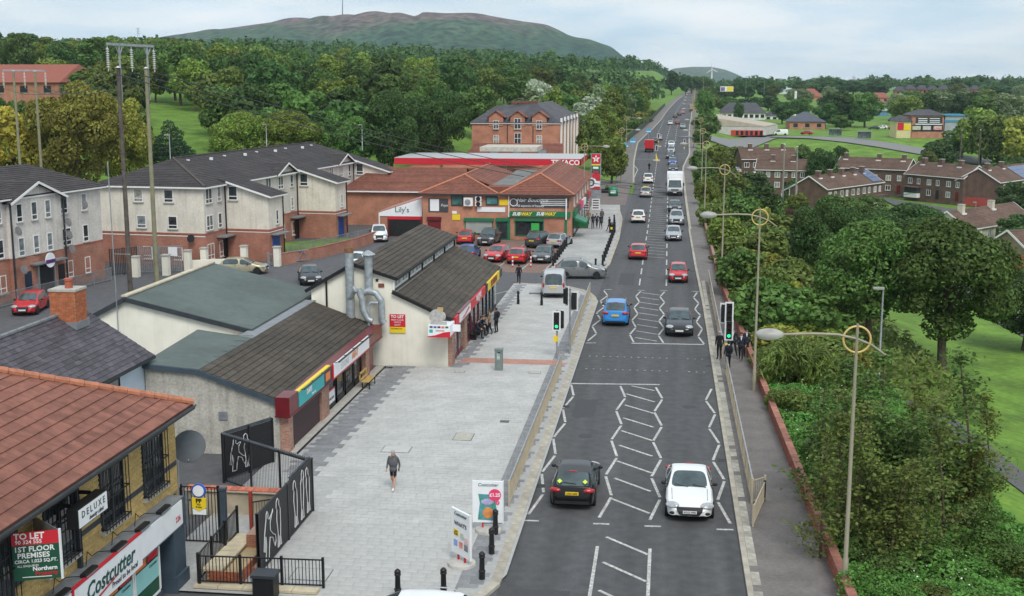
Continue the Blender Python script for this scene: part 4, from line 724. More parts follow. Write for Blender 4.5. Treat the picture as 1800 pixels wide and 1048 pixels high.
W1 = Vector((-37.45, 109.24, 0)); ang = -math.atan2(.0975, .995); a2 = thing('apartment_block', 'long cream apartment block with three projecting brick-based wings and blue doors', 'apartments', W1, ang)
LN = 39.5; PM = -4.4
part(a2, 'upper_wall', GREYREND, (-15.5, PM, -4.4, LN, 3.0, 7.4)); part(a2, 'brick_wall', APTBRICK, (-15.53, PM + .03, -4.38, LN + .03, 0, 3.0)); part(a2, 'end_wall', BUFFREND, (-15.5, PM + .01, -4.43, -4.38, 3.02, 7.4)); part(a2, 'end_brick_wall', APTBRICK, (-15.5, PM + .04, -4.46, -4.36, 0, 2.9)); part(a2, 'end_band', WHITE, (-15.5, PM + .05, -4.48, -4.4, 2.72, 2.8)); part(a2, 'string_course', mat('band_brick', (.36, .13, .09), .9, .1), (-15.55, PM + .06, -4.49, LN, 2.92, 3.04))
slope(a2, (PM + .4, -4.8, 7.35), (PM + .4, LN + .3, 7.35), (-10, LN - 4.5, 9.6), (-10, .6, 9.6), .34, CONT, None, .03, 'roof'); slope(a2, (-15.9, -4.8, 7.35), (-15.9, LN + .3, 7.35), (-10, LN - 4.5, 9.6), (-10, .6, 9.6), .34, CONT, None, .03, 'rear_roof')
slope(a2, (-15.9, -4.8, 7.35), (PM + .4, -4.8, 7.35), (-9.99, .6, 9.6), (-10.01, .6, 9.6), .34, CONT, None, .03, 'hip_end'); slope(a2, (-15.9, LN + .3, 7.35), (PM + .4, LN + .3, 7.35), (-9.99, LN - 4.5, 9.6), (-10.01, LN - 4.5, 9.6), .34, CONT, None, .03, 'hip_end')
MB().tube([(-10, .6, 9.64), (-10, LN - 4.5, 9.64)], .1, 6).build('ridge', CONT, a2); MB().tube([(PM + .4, -4.8, 7.42), (-10, .6, 9.66)], .1, 6).build('hip_ridge', mat('hip_tile', (.1, .085, .07), .85), a2)
for k in range(9): part(a2, 'roof_vent', WHITE, (-9.4 + .5 * (k % 2), -9.1 + .5 * (k % 2), 2 + k * 3.9, 2.2 + k * 3.9, 9.15, 9.42)); 
part(a2, 'eave_board', WHITE, (PM + .33, PM + .41, -4.8, LN + .3, 7.18, 7.33), (-15.9, PM + .4, -4.82, -4.76, 7.18, 7.33))
NAVYD = mat('blue_door_paint', (.02, .07, .28), .4, .1)
for k, y0 in enumerate((0, 17.3, 34.9)):
    wg = MB(); wg.extr([(PM, y0, 3.0), (0, y0, 3.0), (0, y0, 6.25), (PM, y0, 7.5)], (0, 3.2, 0)); wg.build('wing_upper_wall', BUFFREND, a2); part(a2, 'wing_brick_wall', APTBRICK, (PM, .03, y0 - .03, y0 + 3.23, 0, 2.98)); part(a2, 'wing_string_course', mat('band_brick', (.36, .13, .09), .9, .1), (PM, .06, y0 - .06, y0 + 3.26, 2.9, 3.03)); part(a2, 'wing_white_band', WHITE, (PM, .05, y0 - .05, y0 + 3.25, 2.72, 2.78))
    slope(a2, (.45, y0 - .4, 6.22), (.45, y0 + 3.6, 6.22), (PM - .6, y0 + 3.6, 7.82), (PM - .6, y0 - .4, 7.82), .34, CONT, None, .03, 'wing_roof'); b = MB(); b.bar((.45, y0 - .42, 6.12), (PM + .3, y0 - .42, 7.5), .05, .17); b.bar((.42, y0 - .4, 6.12), (.42, y0 + 3.6, 6.12), .05, .14); b.build('wing_bargeboard', WHITE, a2)
    window(a2, (-3.6, y0 - .005, 5.75), 0, .95, 1.35, 'single'); window(a2, (0.0, y0 + 1.9, 3.35), 90, .6, 1.4, 'single')
    part(a2, 'entrance_door', NAVYD, (.03, .08, y0 + .6, y0 + 2.2, .05, 2.3)); part(a2, 'entrance_canopy', LEAD, (.0, .8, y0 + .3, y0 + 3.2, 2.45, 2.55)); part(a2, 'downpipe', BLACKM, (.0, .1, y0 + 3.24, y0 + 3.34, 0, 6.2)); part(a2, 'wing_downpipe', BLACKM, (PM + .02, PM + .12, y0 - .2, y0 - .1, 0, 7.3))
    for yy, w_, st in (((-3.4, 1.3, 'casement'), (-1.3, .75, 'single')) if k == 0 else ((y0 - 4.4, 1.3, 'casement'), (y0 - 1.5, .75, 'single'), (y0 - 7.5, 1.3, 'casement'))):
        for z in (5.75, 3.25, .5): window(a2, (PM, yy, z), 90, w_, 1.4 if z > 1 else 1.5, st)
    part(a2, 'side_door', DARK, (PM + .03, PM + .08, y0 - 1.2 if k else -.9, y0 - .3 if k else -.25, 0, 2.1)); part(a2, 'side_canopy', LEAD, (PM, PM + 1.0, y0 - 2.2, y0 - .1, 2.4, 2.52))
    if k:
        g0, g1, gp = y0 - 5.8, y0 - .6, y0 - 3.2; b = MB(); b.extr([(PM, g0, 7.0), (PM, g1, 7.0), (PM, g1, 7.4), (PM, gp, 8.35), (PM, g0, 7.4)], (.1, 0, 0)); b.build('gablet_wall', GREYREND, a2)
        for e in (g0 - .3, g1 + .3): slope(a2, (PM + .5, e, 7.3), (PM - 3, e, 7.3), (PM - 3, gp, 8.5), (PM + .5, gp, 8.5), .34, CONT, None, .03, 'gablet_roof')
        b = MB(); b.bar((PM + .52, g0 - .3, 7.22), (PM + .52, gp, 8.4), .05, .16); b.bar((PM + .52, g1 + .3, 7.22), (PM + .52, gp, 8.4), .05, .16); b.build('gablet_bargeboard', WHITE, a2)
for x_, z in ((-7.9, 5.85), (-11.0, 5.85), (-7.6, 3.4), (-10.8, 3.4), (-7.2, .5), (-10.3, .5)): window(a2, (x_, -4.43, z), 0, .95, 1.2, 'single')
WORLD = True
sat('black dish on the brick base of the long apartment block end wall', a2.matrix_basis @ Vector((-5.6, -4.5, 2.5)), math.degrees(ang), .75, BLACKM)
# walls, gates and fences before the flats
bw = thing('garden_wall', 'long low red brick wall curving past the lawn of the flats', 'wall', (-34, 116, 0)); pl = [(-35.6, 106.4), (-33.2, 112.5), (-31.6, 119), (-30.6, 128.5)]
for i, (a, c) in enumerate(zip(pl, pl[1:])): MB().bar((a[0], a[1], .5), (c[0], c[1], .5), .25, 1.1).build('wall_run', APTBRICK, bw); MB().bar((a[0], a[1], 1.07), (c[0], c[1], 1.07), .3, .06).build('coping', mat('brick_coping', (.3, .11, .08), .85), bw)
lw2 = MB(); lw2.poly([(-41, 112, .03), (-36, 110.5, .03), (-33.4, 114, .03), (-31.4, 127, .03), (-36, 127, .03), (-41, 122, .03)]); tag(lw2.build('lawn', GRASS), kind='structure')
def rail(name, label, a, c, h=1.1, m=GALV, sp=.14, posts=2.2, r=.012): o = thing(name, label, 'fence', a); bars(o, a, c, .1, h, sp, r, posts, m); return o
rail('railing', 'galvanised railing around the lawn of the long flats', (-36.2, 110.8, 0), (-31.2, 127.5, 0), 1.3); rail('railing', 'galvanised railing before the grey roughcast flats', (-50.0, 80, 0), (-47.2, 96.2, 0), 1.1)
pg = thing('palisade_gate', 'galvanised palisade gates with white notice between cream piers', 'gate', (-45, 101, 0)); bars(pg, (-46.6, 100.4, 0), (-43.1, 101.6, 0), .1, 2.4, .16, .035, 1.8, GALV); part(pg, 'notice', SWHITE, (-44.2, -43.3, 101.2, 101.25, 1.5, 2.3)); rail('palisade_fence', 'dark palisade fence between the two apartment blocks', (-48.3, 98.4, 0), (-46.7, 100.3, 0), 2.4, ANTH, .16, 1.5, .03)
for i, (px, py) in enumerate(((240, 487), (293, 484), (331, 475), (360, 470), (430, 466), (488, 468))): p = G(px, py); o = thing('gate_pier', ['cream gate pier left of the palisade gates', 'cream gate pier right of the palisade gates', 'cream gate pier before the long flats, nearest the palisade gates', 'cream gate pier behind the gold car', 'cream gate pier between the gold car and the blue door', 'cream gate pier beside the grey ramp gate'][i], 'pier', p); part(o, 'pier', CREAM, (p.x - .28, p.x + .28, p.y - .28, p.y + .28, 0, 1.75)); part(o, 'cap', CONC, (p.x - .34, p.x + .34, p.y - .34, p.y + .34, 1.75, 1.86))
o = thing('garden_wall', 'low cream wall between the gate piers of the flats', 'wall', (-40.8, 104.5, 0)); MB().bar((-43.0, 103.4, .4), (-40.0, 104.9, .4), .25, .8).build('wall', CREAM, o)
o = thing('ramp_gate', 'grey steel lattice gate at the entrance to the flats', 'gate', (-35.6, 106.6, 0)); b = MB(); a_, c_ = Vector((-36.4, 105.8, 0)), Vector((-33.8, 109.8, 0)); up_ = Vector((0, 0, 1))
for z in (.2, 1.1): b.bar(a_ + up_ * z, c_ + up_ * z, .06, .08)
for i in range(7): t0, t1 = i / 7, (i + 1) / 7; b.bar(a_.lerp(c_, t0) + up_ * (.2 if i % 2 else 1.1), a_.lerp(c_, t1) + up_ * (1.1 if i % 2 else .2), .05, .06)
b.build('lattice', GALV, o); part(o, 'post', GALV, (-36.5, -36.3, 105.7, 105.9, 0, 1.3))
# ================================================================== brick parade with the sandwich shop
RT = mat('red_pantile', (.195, .074, .05), .85, .22, 2.5, bump=.4, big=.14, isl=.12)
sb = thing('brick_parade', 'two-storey brick shop parade with twin red hipped roofs and sandwich shop sign', 'shop', (-18, 128.3, 0))
part(sb, 'wall', ORBRICK, (-26.5, -10.15, 128.3, 160, 0, 5.0)); part(sb, 'flat_roof', mat('grey_felt', (.17, .17, .165), .9, .25, 1.2, big=.15), (-19.6, -16.6, 132.5, 158, 5.3, 5.62))
slope(sb, (-9.75, 127.9, 4.95), (-9.75, 160.2, 4.95), (-13.9, 156, 6.95), (-13.9, 131.8, 6.95), .33, RT, None, .035, 'roof'); slope(sb, (-18.0, 127.9, 4.95), (-9.75, 127.9, 4.95), (-13.88, 131.8, 6.95), (-13.92, 131.8, 6.95), .33, RT, None, .035, 'hip_end'); slope(sb, (-16.9, 132.0, 5.6), (-16.9, 158, 5.6), (-13.9, 156, 6.95), (-13.9, 131.8, 6.95), .33, RT, None, .035, 'inner_slope')
slope(sb, (-26.9, 127.9, 4.95), (-26.9, 155, 4.95), (-22.4, 151, 6.75), (-22.4, 131.8, 6.75), .33, RT, None, .035, 'roof'); slope(sb, (-26.9, 127.9, 4.95), (-18.0, 127.9, 4.95), (-22.38, 131.8, 6.75), (-22.42, 131.8, 6.75), .33, RT, None, .035, 'hip_end'); slope(sb, (-19.4, 132.0, 5.6), (-19.4, 152, 5.6), (-22.4, 151, 6.75), (-22.4, 131.8, 6.75), .33, RT, None, .035, 'inner_slope'); part(sb, 'roof_infill', RT, (-19.6, -16.7, 129.8, 132.5, 5.0, 5.6))
for a, c in (((-9.8, 127.95, 5.02), (-13.9, 131.8, 7.0)), ((-17.9, 128, 5.05), (-13.9, 131.8, 7.0)), ((-26.8, 127.95, 5.02), (-22.4, 131.8, 6.8)), ((-18.1, 128, 5.05), (-22.4, 131.8, 6.8)), ((-13.9, 131.8, 7.0), (-13.9, 156, 7.0)), ((-22.4, 131.8, 6.8), (-22.4, 151, 6.8))): MB().tube([a, c], .12, 6).build('ridge_tile', ORTILE, sb)
part(sb, 'gutter', ANTH, (-27, -9.7, 127.78, 127.92, 4.82, 4.95)); Yf = 128.3
def sp(nm, px0, py0, px1, py1, m, dpt=.06, pr=sb): a, c = AY(px0, py0, Yf), AY(px1, py1, Yf); return part(pr, nm, m, (a.x, c.x, Yf - dpt, Yf - .002, c.z, a.z))
sp('black_sign', 897, 347, 1000, 366, CHAR); sp('green_sign', 897, 371, 1003, 382, SUBG, .25); sp('photo_panel', 753, 349, 788, 373, CHAR)
sp('photo_face', 756, 350, 772, 371, SWHITE, .07); sp('blank_sign', 839, 364, 888, 373, SWHITE); sp('yellow_notice', 878, 351, 893, 361, YEL); sp('yellow_notice', 795, 377, 809, 387, YEL); sp('white_notice', 795, 371, 803, 376, SWHITE)
for px in (916, 958): p = AY(px, 376.5, Yf - .26); text(sb, 'SUB', (p.x - .1, Yf - .26, p.z), .5, 0, WTXT, .3, .018, 'RIGHT'); text(sb, 'WAY', (p.x - .06, Yf - .26, p.z), .5, 0, YTXT, .3, .018, 'LEFT')
p = AY(935, 352, Yf); text(sb, 'Hair Boutique', (p.x, Yf - .07, p.z), .6, 0, WTXT, .4); p = AY(932, 362, Yf); text(sb, 'All aspects of beauty', (p.x, Yf - .07, p.z), .36, 0, WTXT, .1); p = AY(903, 356, Yf); b = MB(); b.torus((p.x, Yf - .07, p.z), .4, .05, 'y', 18, 4); b.build('swirl', WTXT, sb); p = AY(781, 361, Yf); text(sb, 'Foye', (p.x, Yf - .08, p.z), .4, 0, WTXT, .3)
for k, px in enumerate((962, 985)):
    for i in range(4): p = AY(px, 350.5 + i * 3.4, Yf); part(sb, 'small_print', WTXT, (p.x - .75 + .1 * (i % 2), p.x + .75, Yf - .068, Yf - .06, p.z - .04, p.z + .04))
def glazed(px0, py0, px1, py1, fm, m=None, nm='shop_window'): o = sp(nm, px0, py0, px1, py1, fm, .08); a, c = AY(px0, py0, Yf), AY(px1, py1, Yf); part(o, 'pane', m or SHOPGLASS, (a.x + .12, c.x - .12, Yf - .11, Yf - .07, c.z + .12, a.z - .12)); return o
WHG = mat('obscured_glass', (.33, .36, .34), .3, .1); glazed(817, 383, 867, 412, SUBG, WHG); sp('shutter_box', 816, 383, 868, 389, SUBG, .3); glazed(872, 383, 894, 421, SUBG); sp('shutter_box', 872, 383, 895, 389, SUBG, .3); glazed(905, 384, 956, 415, SUBG); sp('shutter_box', 905, 384, 956, 389, SUBG, .3)
sp('menu_poster', 934, 392, 948, 405, p_img('poster_green', (.05, .4, .08)), .13); glazed(793, 343, 814, 362, ANTH, mat('teal_film', (.05, .13, .12), .3, .4, 2), 'window'); glazed(854, 345, 876, 361, ANTH, mat('teal_film2', (.08, .22, .22), .3, .4, 2), 'window'); sp('red_shutter', 752, 382, 775, 403, MAROON, .08); sp('shutter_box', 751, 381, 776, 387, MAROON, .25)
for px0, py0, px1, py1 in ((816, 347, 832, 362),): o = sp('air_conditioner', px0, py0, px1, py1, WHITE, .4); p = AY(823, 355, Yf); b = MB(Matrix.Translation((p.x, Yf - .42, p.z)) @ Matrix.Rotation(R(90), 4, 'X')); b.lathe([(.32, -.01), (.32, .02)], 16); b.build('fan_grille', GALV, o)
for py in (345, 354): o = sp('air_conditioner', 836, py, 847, py + 8, WHITE, .4); p = AY(841.5, py + 4, Yf); b = MB(Matrix.Translation((p.x, Yf - .42, p.z)) @ Matrix.Rotation(R(90), 4, 'X')); b.lathe([(.24, -.01), (.24, .02)], 16); b.build('fan_grille', BLACKM, o)
part(sb, 'white_pipe', WHITE, (-17.0, -16.9, Yf - .12, Yf, 2.4, 4.9), (-10.75, -10.62, Yf - .32, Yf - .2, 2.3, 4.6)); part(sb, 'green_pilaster', SUBG, (-10.85, -10.6, Yf - .15, Yf, 0, 2.5)); part(sb, 'green_pilaster', SUBG, (-17.1, -16.8, Yf - .15, Yf, 0, 2.5))
for k, y0 in enumerate((130, 134.5, 139, 143.5, 148, 152.5)):
    part(sb, 'side_fascia', [SUBG, CHAR, PINK, SWHITE, CHAR, RED][k], (-10.15, -9.85, y0, y0 + 4.2, 2.3, 3.0)); o = part(sb, 'side_shopfront', BLACKM, (-10.15, -10.08, y0 + .2, y0 + 4, .1, 2.3)); part(o, 'pane', SHOPGLASS, (-10.08, -10.05, y0 + .4, y0 + 3.8, .5, 2.2)); window(sb, (-10.15, y0 + 2, 3.4), 90, 1.1, 1.0, 'far')
b = MB(); b.extr([(-9.85, 129.4, 2.4), (-8.6, 129.4, 1.9), (-8.6, 129.4, 1.75), (-9.85, 129.4, 2.1)], (0, 3.6, 0)); b.build('awning', SUBG, sb)
rw2 = thing('rear_building', 'long brick outbuilding with red pantile roof behind the parade', 'building', (-31, 146, 0)); part(rw2, 'wall', ORBRICK, (-38.5, -24, 140, 152, 0, 4.2)); slope(rw2, (-39, 139.6, 4.15), (-23.5, 139.6, 4.15), (-24.5, 146, 6.6), (-36, 146, 6.6), .34, RT, None, .035, 'roof'); slope(rw2, (-39, 152.4, 4.15), (-23.5, 152.4, 4.15), (-24.5, 146, 6.6), (-36, 146, 6.6), .34, RT, None, .035, 'rear_roof'); slope(rw2, (-39, 139.6, 4.15), (-39, 152.4, 4.15), (-36, 146.01, 6.6), (-36, 145.99, 6.6), .34, RT, None, .035, 'hip_end'); part(rw2, 'gutter', SWHITE, (-39, -23.6, 139.5, 139.6, 4.0, 4.14))
ll = thing('corner_shop', 'white gabled shop canopy lettered Lily\'s beside the brick parade', 'shop', (-29.3, 129, 0)); Yf = 129.2; a = AY(666, 378, Yf); c = AY(742, 380, Yf); t_ = AY(742, 349, Yf)
b = MB(); b.extr([(a.x, Yf, a.z - .1), (c.x, Yf, a.z - .1), (c.x, Yf, t_.z), (a.x, Yf, a.z + .25)], (0, -.1, 0)); b.build('fascia', SWHITE, ll); p = AY(707, 369, Yf); text(ll, "Lily's", (p.x, Yf - .12, p.z), .85, 0, GTXT); part(ll, 'wall', ORBRICK, (a.x, c.x, Yf, 136, 0, a.z)); b = MB(); b.extr([(a.x - .2, Yf, a.z + .25), (c.x, Yf, t_.z), (c.x, 137, t_.z), (a.x - .2, 137, a.z + .25)], (0, 0, .06)); b.build('roof', mat('pink_roof', (.4, .2, .17), .8), ll)
part(ll, 'red_lintel', RED, (a.x + 1, c.x - .05, Yf - .12, Yf, a.z - .45, a.z - .12)); part(ll, 'shopfront', DARK, (a.x + 1.1, c.x - .1, Yf - .06, Yf + .02, .1, a.z - .45)); part(ll, 'post', WHITE, (a.x, a.x + .12, Yf - .15, Yf, 0, a.z)); part(ll, 'door_frame', MAROON, (a.x + 1.0, a.x + 1.15, Yf - .12, Yf, 0, a.z - .4), (c.x - .2, c.x - .05, Yf - .12, Yf, 0, a.z - .4))
# ================================================================== petrol station
tx = thing('petrol_station_canopy', 'flat petrol station canopy with red TEXACO fascia behind the parade', 'canopy', (-28, 178, 0)); a, c = AY(693, 283, 176), AY(1021, 283, 176)
part(tx, 'roof', mat('pale_sheet_roof', (.42, .43, .44), .6, .1, 2), (a.x, c.x, 176.05, 190, 5.9, 6.0)); part(tx, 'fascia', RED, (a.x, c.x, 176, 176.1, 5.0, 5.95), (c.x - .1, c.x, 176, 190, 5.0, 5.95)); text(tx, 'TEXACO', (AY(994, 285, 176).x, 175.98, 5.42), 1.05, 0, WTXT, 0, .03)
for x in (c.x - 3, c.x - 12, c.x - 22): part(tx, 'column', WHITE, (x - .2, x + .2, 182, 182.4, 0, 5.0))
part(tx, 'shop', ORBRICK, (c.x - 30, c.x - 8, 192, 202, 0, 3.4)); part(tx, 'raised_roof', mat('cream_sheet', (.5, .47, .4), .7), (AY(845, 275, 192).x, AY(945, 275, 192).x, 191, 200, 6.2, 6.9))
tt = thing('totem_sign', 'tall grey fuel totem with red star emblem and coloured price panels', 'sign', (AY(1047, 350, 168).x, 168, 0)); x0, x1 = AY(1038.5, 300, 168).x, AY(1056.5, 300, 168).x; zz = lambda py: AY(1047, py, 168).z
part(tt, 'frame', GALV, (x0, x1, 168, 168.3, 0, zz(270)))
for py0, py1, m in ((271, 288, RED), (288.5, 291, YEL), (291.5, 299, SUBG), (299.5, 306, CHAR), (306.5, 318, RED), (318.5, 323.5, SWHITE), (324, 328, SWHITE), (328.5, 333, RED)): part(tt, 'panel', m, (x0 + .12, x1 - .12, 167.95, 168, zz(py1), zz(py0)))
cx, cz = (x0 + x1) / 2, zz(279.5); b = MB(); b.lathe([(.62, -.02), (.62, .02)], 24); bb = MB(Matrix.Translation((cx, 167.93, cz)) @ Matrix.Rotation(R(90), 4, 'X')); bb.lathe([(.62, -.02), (.62, .02)], 24); bb.build('emblem_disc', RED, tt); st_ = [(cx + (.6 if i % 2 == 0 else .24) * math.sin(math.pi * i / 5), 167.9, cz + (.6 if i % 2 == 0 else .24) * math.cos(math.pi * i / 5)) for i in range(10)]; MB().extr(st_, (0, -.02, 0)).build('star', WTXT, tt); text(tt, 'T', (cx, 167.87, cz - .02), .5, 0, RTXT, 0, .03)
for py, m in ((295, SWHITE), (303, RED)): part(tt, 'price', m, (cx - .4, cx + .35, 167.93, 167.96, zz(py + 1.8), zz(py - 1.8)))
b = MB(Matrix.Translation((AY(1039, 321, 166).x, 166, AY(1039, 321, 166).z)) @ Matrix.Rotation(R(90), 4, 'X')); o = thing('round_sign', 'round white tyre sign on the parade side wall beside the fuel totem', 'sign', (AY(1039, 321, 166).x, 166, 2)); b.lathe([(.75, -.05), (.75, .05)], 20); b.build('disc', SWHITE, o); bb = MB(); bb.torus((AY(1039, 321, 166).x, 165.9, AY(1039, 321, 166).z), .4, .1, 'y', 18, 5); bb.build('ring', CHAR, o); part(o, 'arm', GALV, (AY(1039, 321, 166).x - 1.2, AY(1039, 321, 166).x - .7, 166, 166.05, 4, 4.1)); part(o, 'post', GALV, (AY(1039, 321, 166).x - .05, AY(1039, 321, 166).x + .05, 166.06, 166.14, 0, 2.9))
o = thing('advert_board', 'white lettered advertising panel by the forecourt entrance', 'sign', (AY(1047, 370, 160).x, 160, .1)); a, c = AY(1040.5, 349.5, 160), AY(1054, 369, 160); part(o, 'board', SWHITE, (a.x, c.x, 160, 160.08, c.z, a.z)); [part(o, 'print', CHAR, (a.x + .12, c.x - .12, 159.98, 160, a.z - .3 - i * .33, a.z - .14 - i * .33)) for i in range(4)]; part(o, 'post', GALV, (a.x, a.x + .06, 160.1, 160.15, 0, a.z)); part(o, 'post', GALV, (c.x - .06, c.x, 160.1, 160.15, 0, a.z))
# ================================================================== four-storey brick block beyond the station
Yb = 214.0; x0, x1 = AY(829, 218, Yb).x, AY(984, 218, Yb).x; ze = AY(900, 217, Yb).z; yb2 = AX(1018, 205, x1).y
bk = thing('brick_apartments', 'tall orange brick apartment block with slate roof and arched dormers beyond the petrol station', 'apartments', ((x0 + x1) / 2, Yb, 0)); SLT = mat('grey_slate_far', (.075, .072, .082), .75, .2, 1, big=.1)
part(bk, 'wall', ORBRICK, (x0, x1, Yb, yb2, -2, ze)); part(bk, 'eave_band', WHITE, (x0 - .2, x1 + .2, Yb - .25, Yb, ze - .1, ze + .15)); xm = AY(925, 180, Yb + 6).x; zp = AY(925, 181, Yb + 8).z
slope(bk, (x0 - .3, Yb - .3, ze + .1), (x1 + .3, Yb - .3, ze + .1), (xm + 1.5, Yb + 8, zp), (xm - 6, Yb + 8, zp - .6), .5, SLT, None, .03, 'roof'); slope(bk, (x1 + .3, Yb - .3, ze + .1), (x1 + .3, yb2, ze + .1), (xm + 1.5, yb2 - 8, zp), (xm + 1.5, Yb + 8, zp), .5, SLT, None, .03, 'side_roof'); slope(bk, (x0 - .3, Yb - .3, ze + .1), (x0 - .3, yb2, ze + .1), (xm - 6, yb2 - 8, zp - .6), (xm - 6, Yb + 8, zp - .6), .5, SLT, None, .03, 'side_roof'); part(bk, 'roof_ridge', RT, (xm - 3, xm + 2, Yb + 7.8, Yb + 8.4, zp - .1, zp + .3))
for px in (872, 910, 948):
    p = AY(px, 217, Yb); b = MB(); b.extr([(p.x - 1.3, Yb - .12, ze - .5), (p.x + 1.3, Yb - .12, ze - .5), (p.x + 1.3, Yb - .12, ze + 1.2), (p.x + .7, Yb - .12, ze + 1.75), (p.x, Yb - .12, ze + 1.95), (p.x - .7, Yb - .12, ze + 1.75), (p.x - 1.3, Yb - .12, ze + 1.2)], (0, 2.5, 0)); b.build('dormer', ORBRICK, bk); slope(bk, (p.x - 1.7, Yb - .4, ze + 1.05), (p.x - 1.7, Yb + 3.5, ze + 1.05), (p.x, Yb + 3.5, ze + 2.2), (p.x, Yb - .4, ze + 2.2), .5, RT, None, .02, 'dormer_roof'); slope(bk, (p.x + 1.7, Yb - .4, ze + 1.05), (p.x + 1.7, Yb + 3.5, ze + 1.05), (p.x, Yb + 3.5, ze + 2.2), (p.x, Yb - .4, ze + 2.2), .5, RT, None, .02, 'dormer_roof')
    for z in (ze - 1.0, ze - 3.6, ze - 6.3): window(bk, (p.x, Yb - .13 if z > ze - 2 else Yb, z), 0, 1.0 if px != 910 else 1.25, 1.5 if px != 910 else 1.9, 'cross')
for k in range(6):
    y = Yb + 1.2 + k * (yb2 - Yb - 2) / 6; part(bk, 'white_bay', WHITE, (x1, x1 + .35, y, y + .5, 0, ze + .9))
    if k % 2: part(bk, 'side_gable', ORBRICK, (x1, x1 + .2, y + .6, y + 1.8, ze - .5, ze + 1.1))
    window(bk, (x1, y + 1.4, ze - 1.6), 90, .9, 1.4, 'far'); window(bk, (x1, y + 1.4, ze - 4.4), 90, .9, 1.4, 'far')
for px in (892, 937): p = AY(px, 230, Yb); part(bk, 'downpipe', BLACKM, (p.x - .06, p.x + .06, Yb - .1, Yb, 0, ze))
lo = thing('tiled_annexe', 'low red tiled roof with three skylights before the tall brick block', 'building', (AY(900, 270, 205).x, 205, 0)); a, c = AY(815, 275, 204), AY(988, 275, 204); zt = AY(900, 252, 209).z; part(lo, 'wall', ORBRICK, (a.x + .4, c.x - .4, 204.2, 212, 0, a.z)); slope(lo, (a.x, 203.8, a.z - .1), (c.x, 203.8, a.z - .1), (c.x - .3, 209.5, zt), (a.x + 1.2, 209.5, zt), .4, RT, None, .03, 'roof')
for px in (869, 909, 953): p = AY(px, 268, 205.2); part(lo, 'skylight', mat('skylight_glass', (.25, .3, .33), .2, .2), (p.x - .7, p.x + .7, 204.9, 206.1, p.z - .25, p.z + .35))
# ================================================================== houses and buildings beyond the right bank
BRT = mat('brown_concrete_tile', (.125, .078, .058), .9, .2, 1.5, bump=.3, big=.14, isl=.1); SOLAR = mat('solar_panel', (.03, .07, .17), .15, .2, 2); BROWNW = mat('stained_fence_wood', (.075, .035, .025), .85, .25, 3)
def terrace(label, A, d, ln, dp=8.0, eave=5.2, ridge=7.4, units=4, wall=None, roof=None, chim=(), solar=None, bargeends=(1, 1), storeys=2, porch=(), win=WHITE, wcol=None, name='terraced_house'):
    global WORLD; wall = wall or BROWNBRICK; roof = roof or BRT; d = Vector((d[0], d[1], 0)).normalized()
    o = thing(name, label, 'house', A, math.atan2(d.y, d.x)); WORLD = False
    b = MB(); b.extr([(0, 0, -3), (0, dp, -3), (0, dp, eave), (0, dp / 2, ridge - .15), (0, 0, eave)], (ln, 0, 0)); b.build('wall', wall, o); ov = .35; ez = eave - .12
    slope(o, (-.25, -ov, ez), (ln + .25, -ov, ez), (ln + .25, dp / 2, ridge), (-.25, dp / 2, ridge), .36, roof, None, .03, 'roof'); slope(o, (-.25, dp + ov, ez), (ln + .25, dp + ov, ez), (ln + .25, dp / 2, ridge), (-.25, dp / 2, ridge), .36, roof, None, .03, 'rear_roof')
    for e, x in zip(bargeends, (-.28, ln + .28)):
        if e: b = MB(); b.bar((x, -ov, ez - .08), (x, dp / 2, ridge - .06), .06, .22); b.bar((x, dp + ov, ez - .08), (x, dp / 2, ridge - .06), .06, .22); b.build('bargeboard', WHITE, o)
    part(o, 'gutter', WHITE, (-.2, ln + .2, -ov - .1, -ov + .02, ez - .12, ez + .02)); uw = ln / units
    for i in range(units):
        for z in ((3.1, .75) if storeys == 2 else (.8,)):
            for f_, w_ in ((.27, 1.25), (.72, .95)):
                if z < 1 and f_ > .5: part(o, 'front_door', [WHITE, BLACKM, MAROON][i % 3], (uw * (i + f_) - .45, uw * (i + f_) + .45, -.05, 0, .1, 2.1)); continue
                window(o, (uw * (i + f_), 0, z), 0, w_, 1.25, 'far')
    for k, c in enumerate(chim):
        x = ln * c; ch = part(o, 'chimney', wall, (x - .45, x + .45, dp / 2 - 1.0, dp / 2 - .1, ridge - 1, ridge + .85)); part(ch, 'flashing', WHITE, (x - .6, x + .6, dp / 2 - 1.3, dp / 2 - 1.0, ridge - .75, ridge - .5)); part(ch, 'cap', CONC, (x - .5, x + .5, dp / 2 - 1.05, dp / 2 - .05, ridge + .85, ridge + .95))
    if solar:
        x0, x1 = ln * solar[0], ln * solar[1]; sl_ = (ridge - ez) / (dp / 2 + ov)
        for r_ in range(3):
            for c_ in range(6):
                xa, xb = x0 + (x1 - x0) * c_ / 6 + .04, x0 + (x1 - x0) * (c_ + 1) / 6 - .04; ya, yb_ = r_ * 1.3 + .1, r_ * 1.3 + 1.34; za = lambda y: ez + (y + ov) * sl_ + .1
                b = MB(); b.extr([(xa, ya, za(ya)), (xb, ya, za(ya)), (xb, yb_, za(yb_)), (xa, yb_, za(yb_))], (0, 0, .04)); b.build('solar_panel', SOLAR, o)
    for x0, x1 in porch: part(o, 'porch_roof', BRT, (x0, x1, -1.5, 0, 2.3, 2.5)); part(o, 'porch_wall', WHITE, (x0 + .3, x1 - .3, -1.1, 0, 0, 1.0)); part(o, 'bay_glass', GLASS, (x0 + .35, x1 - .35, -1.05, 0, 1.0, 2.3))
    WORLD = True; return o
def gz(px, py, y): p = AY(px, py, y); return p
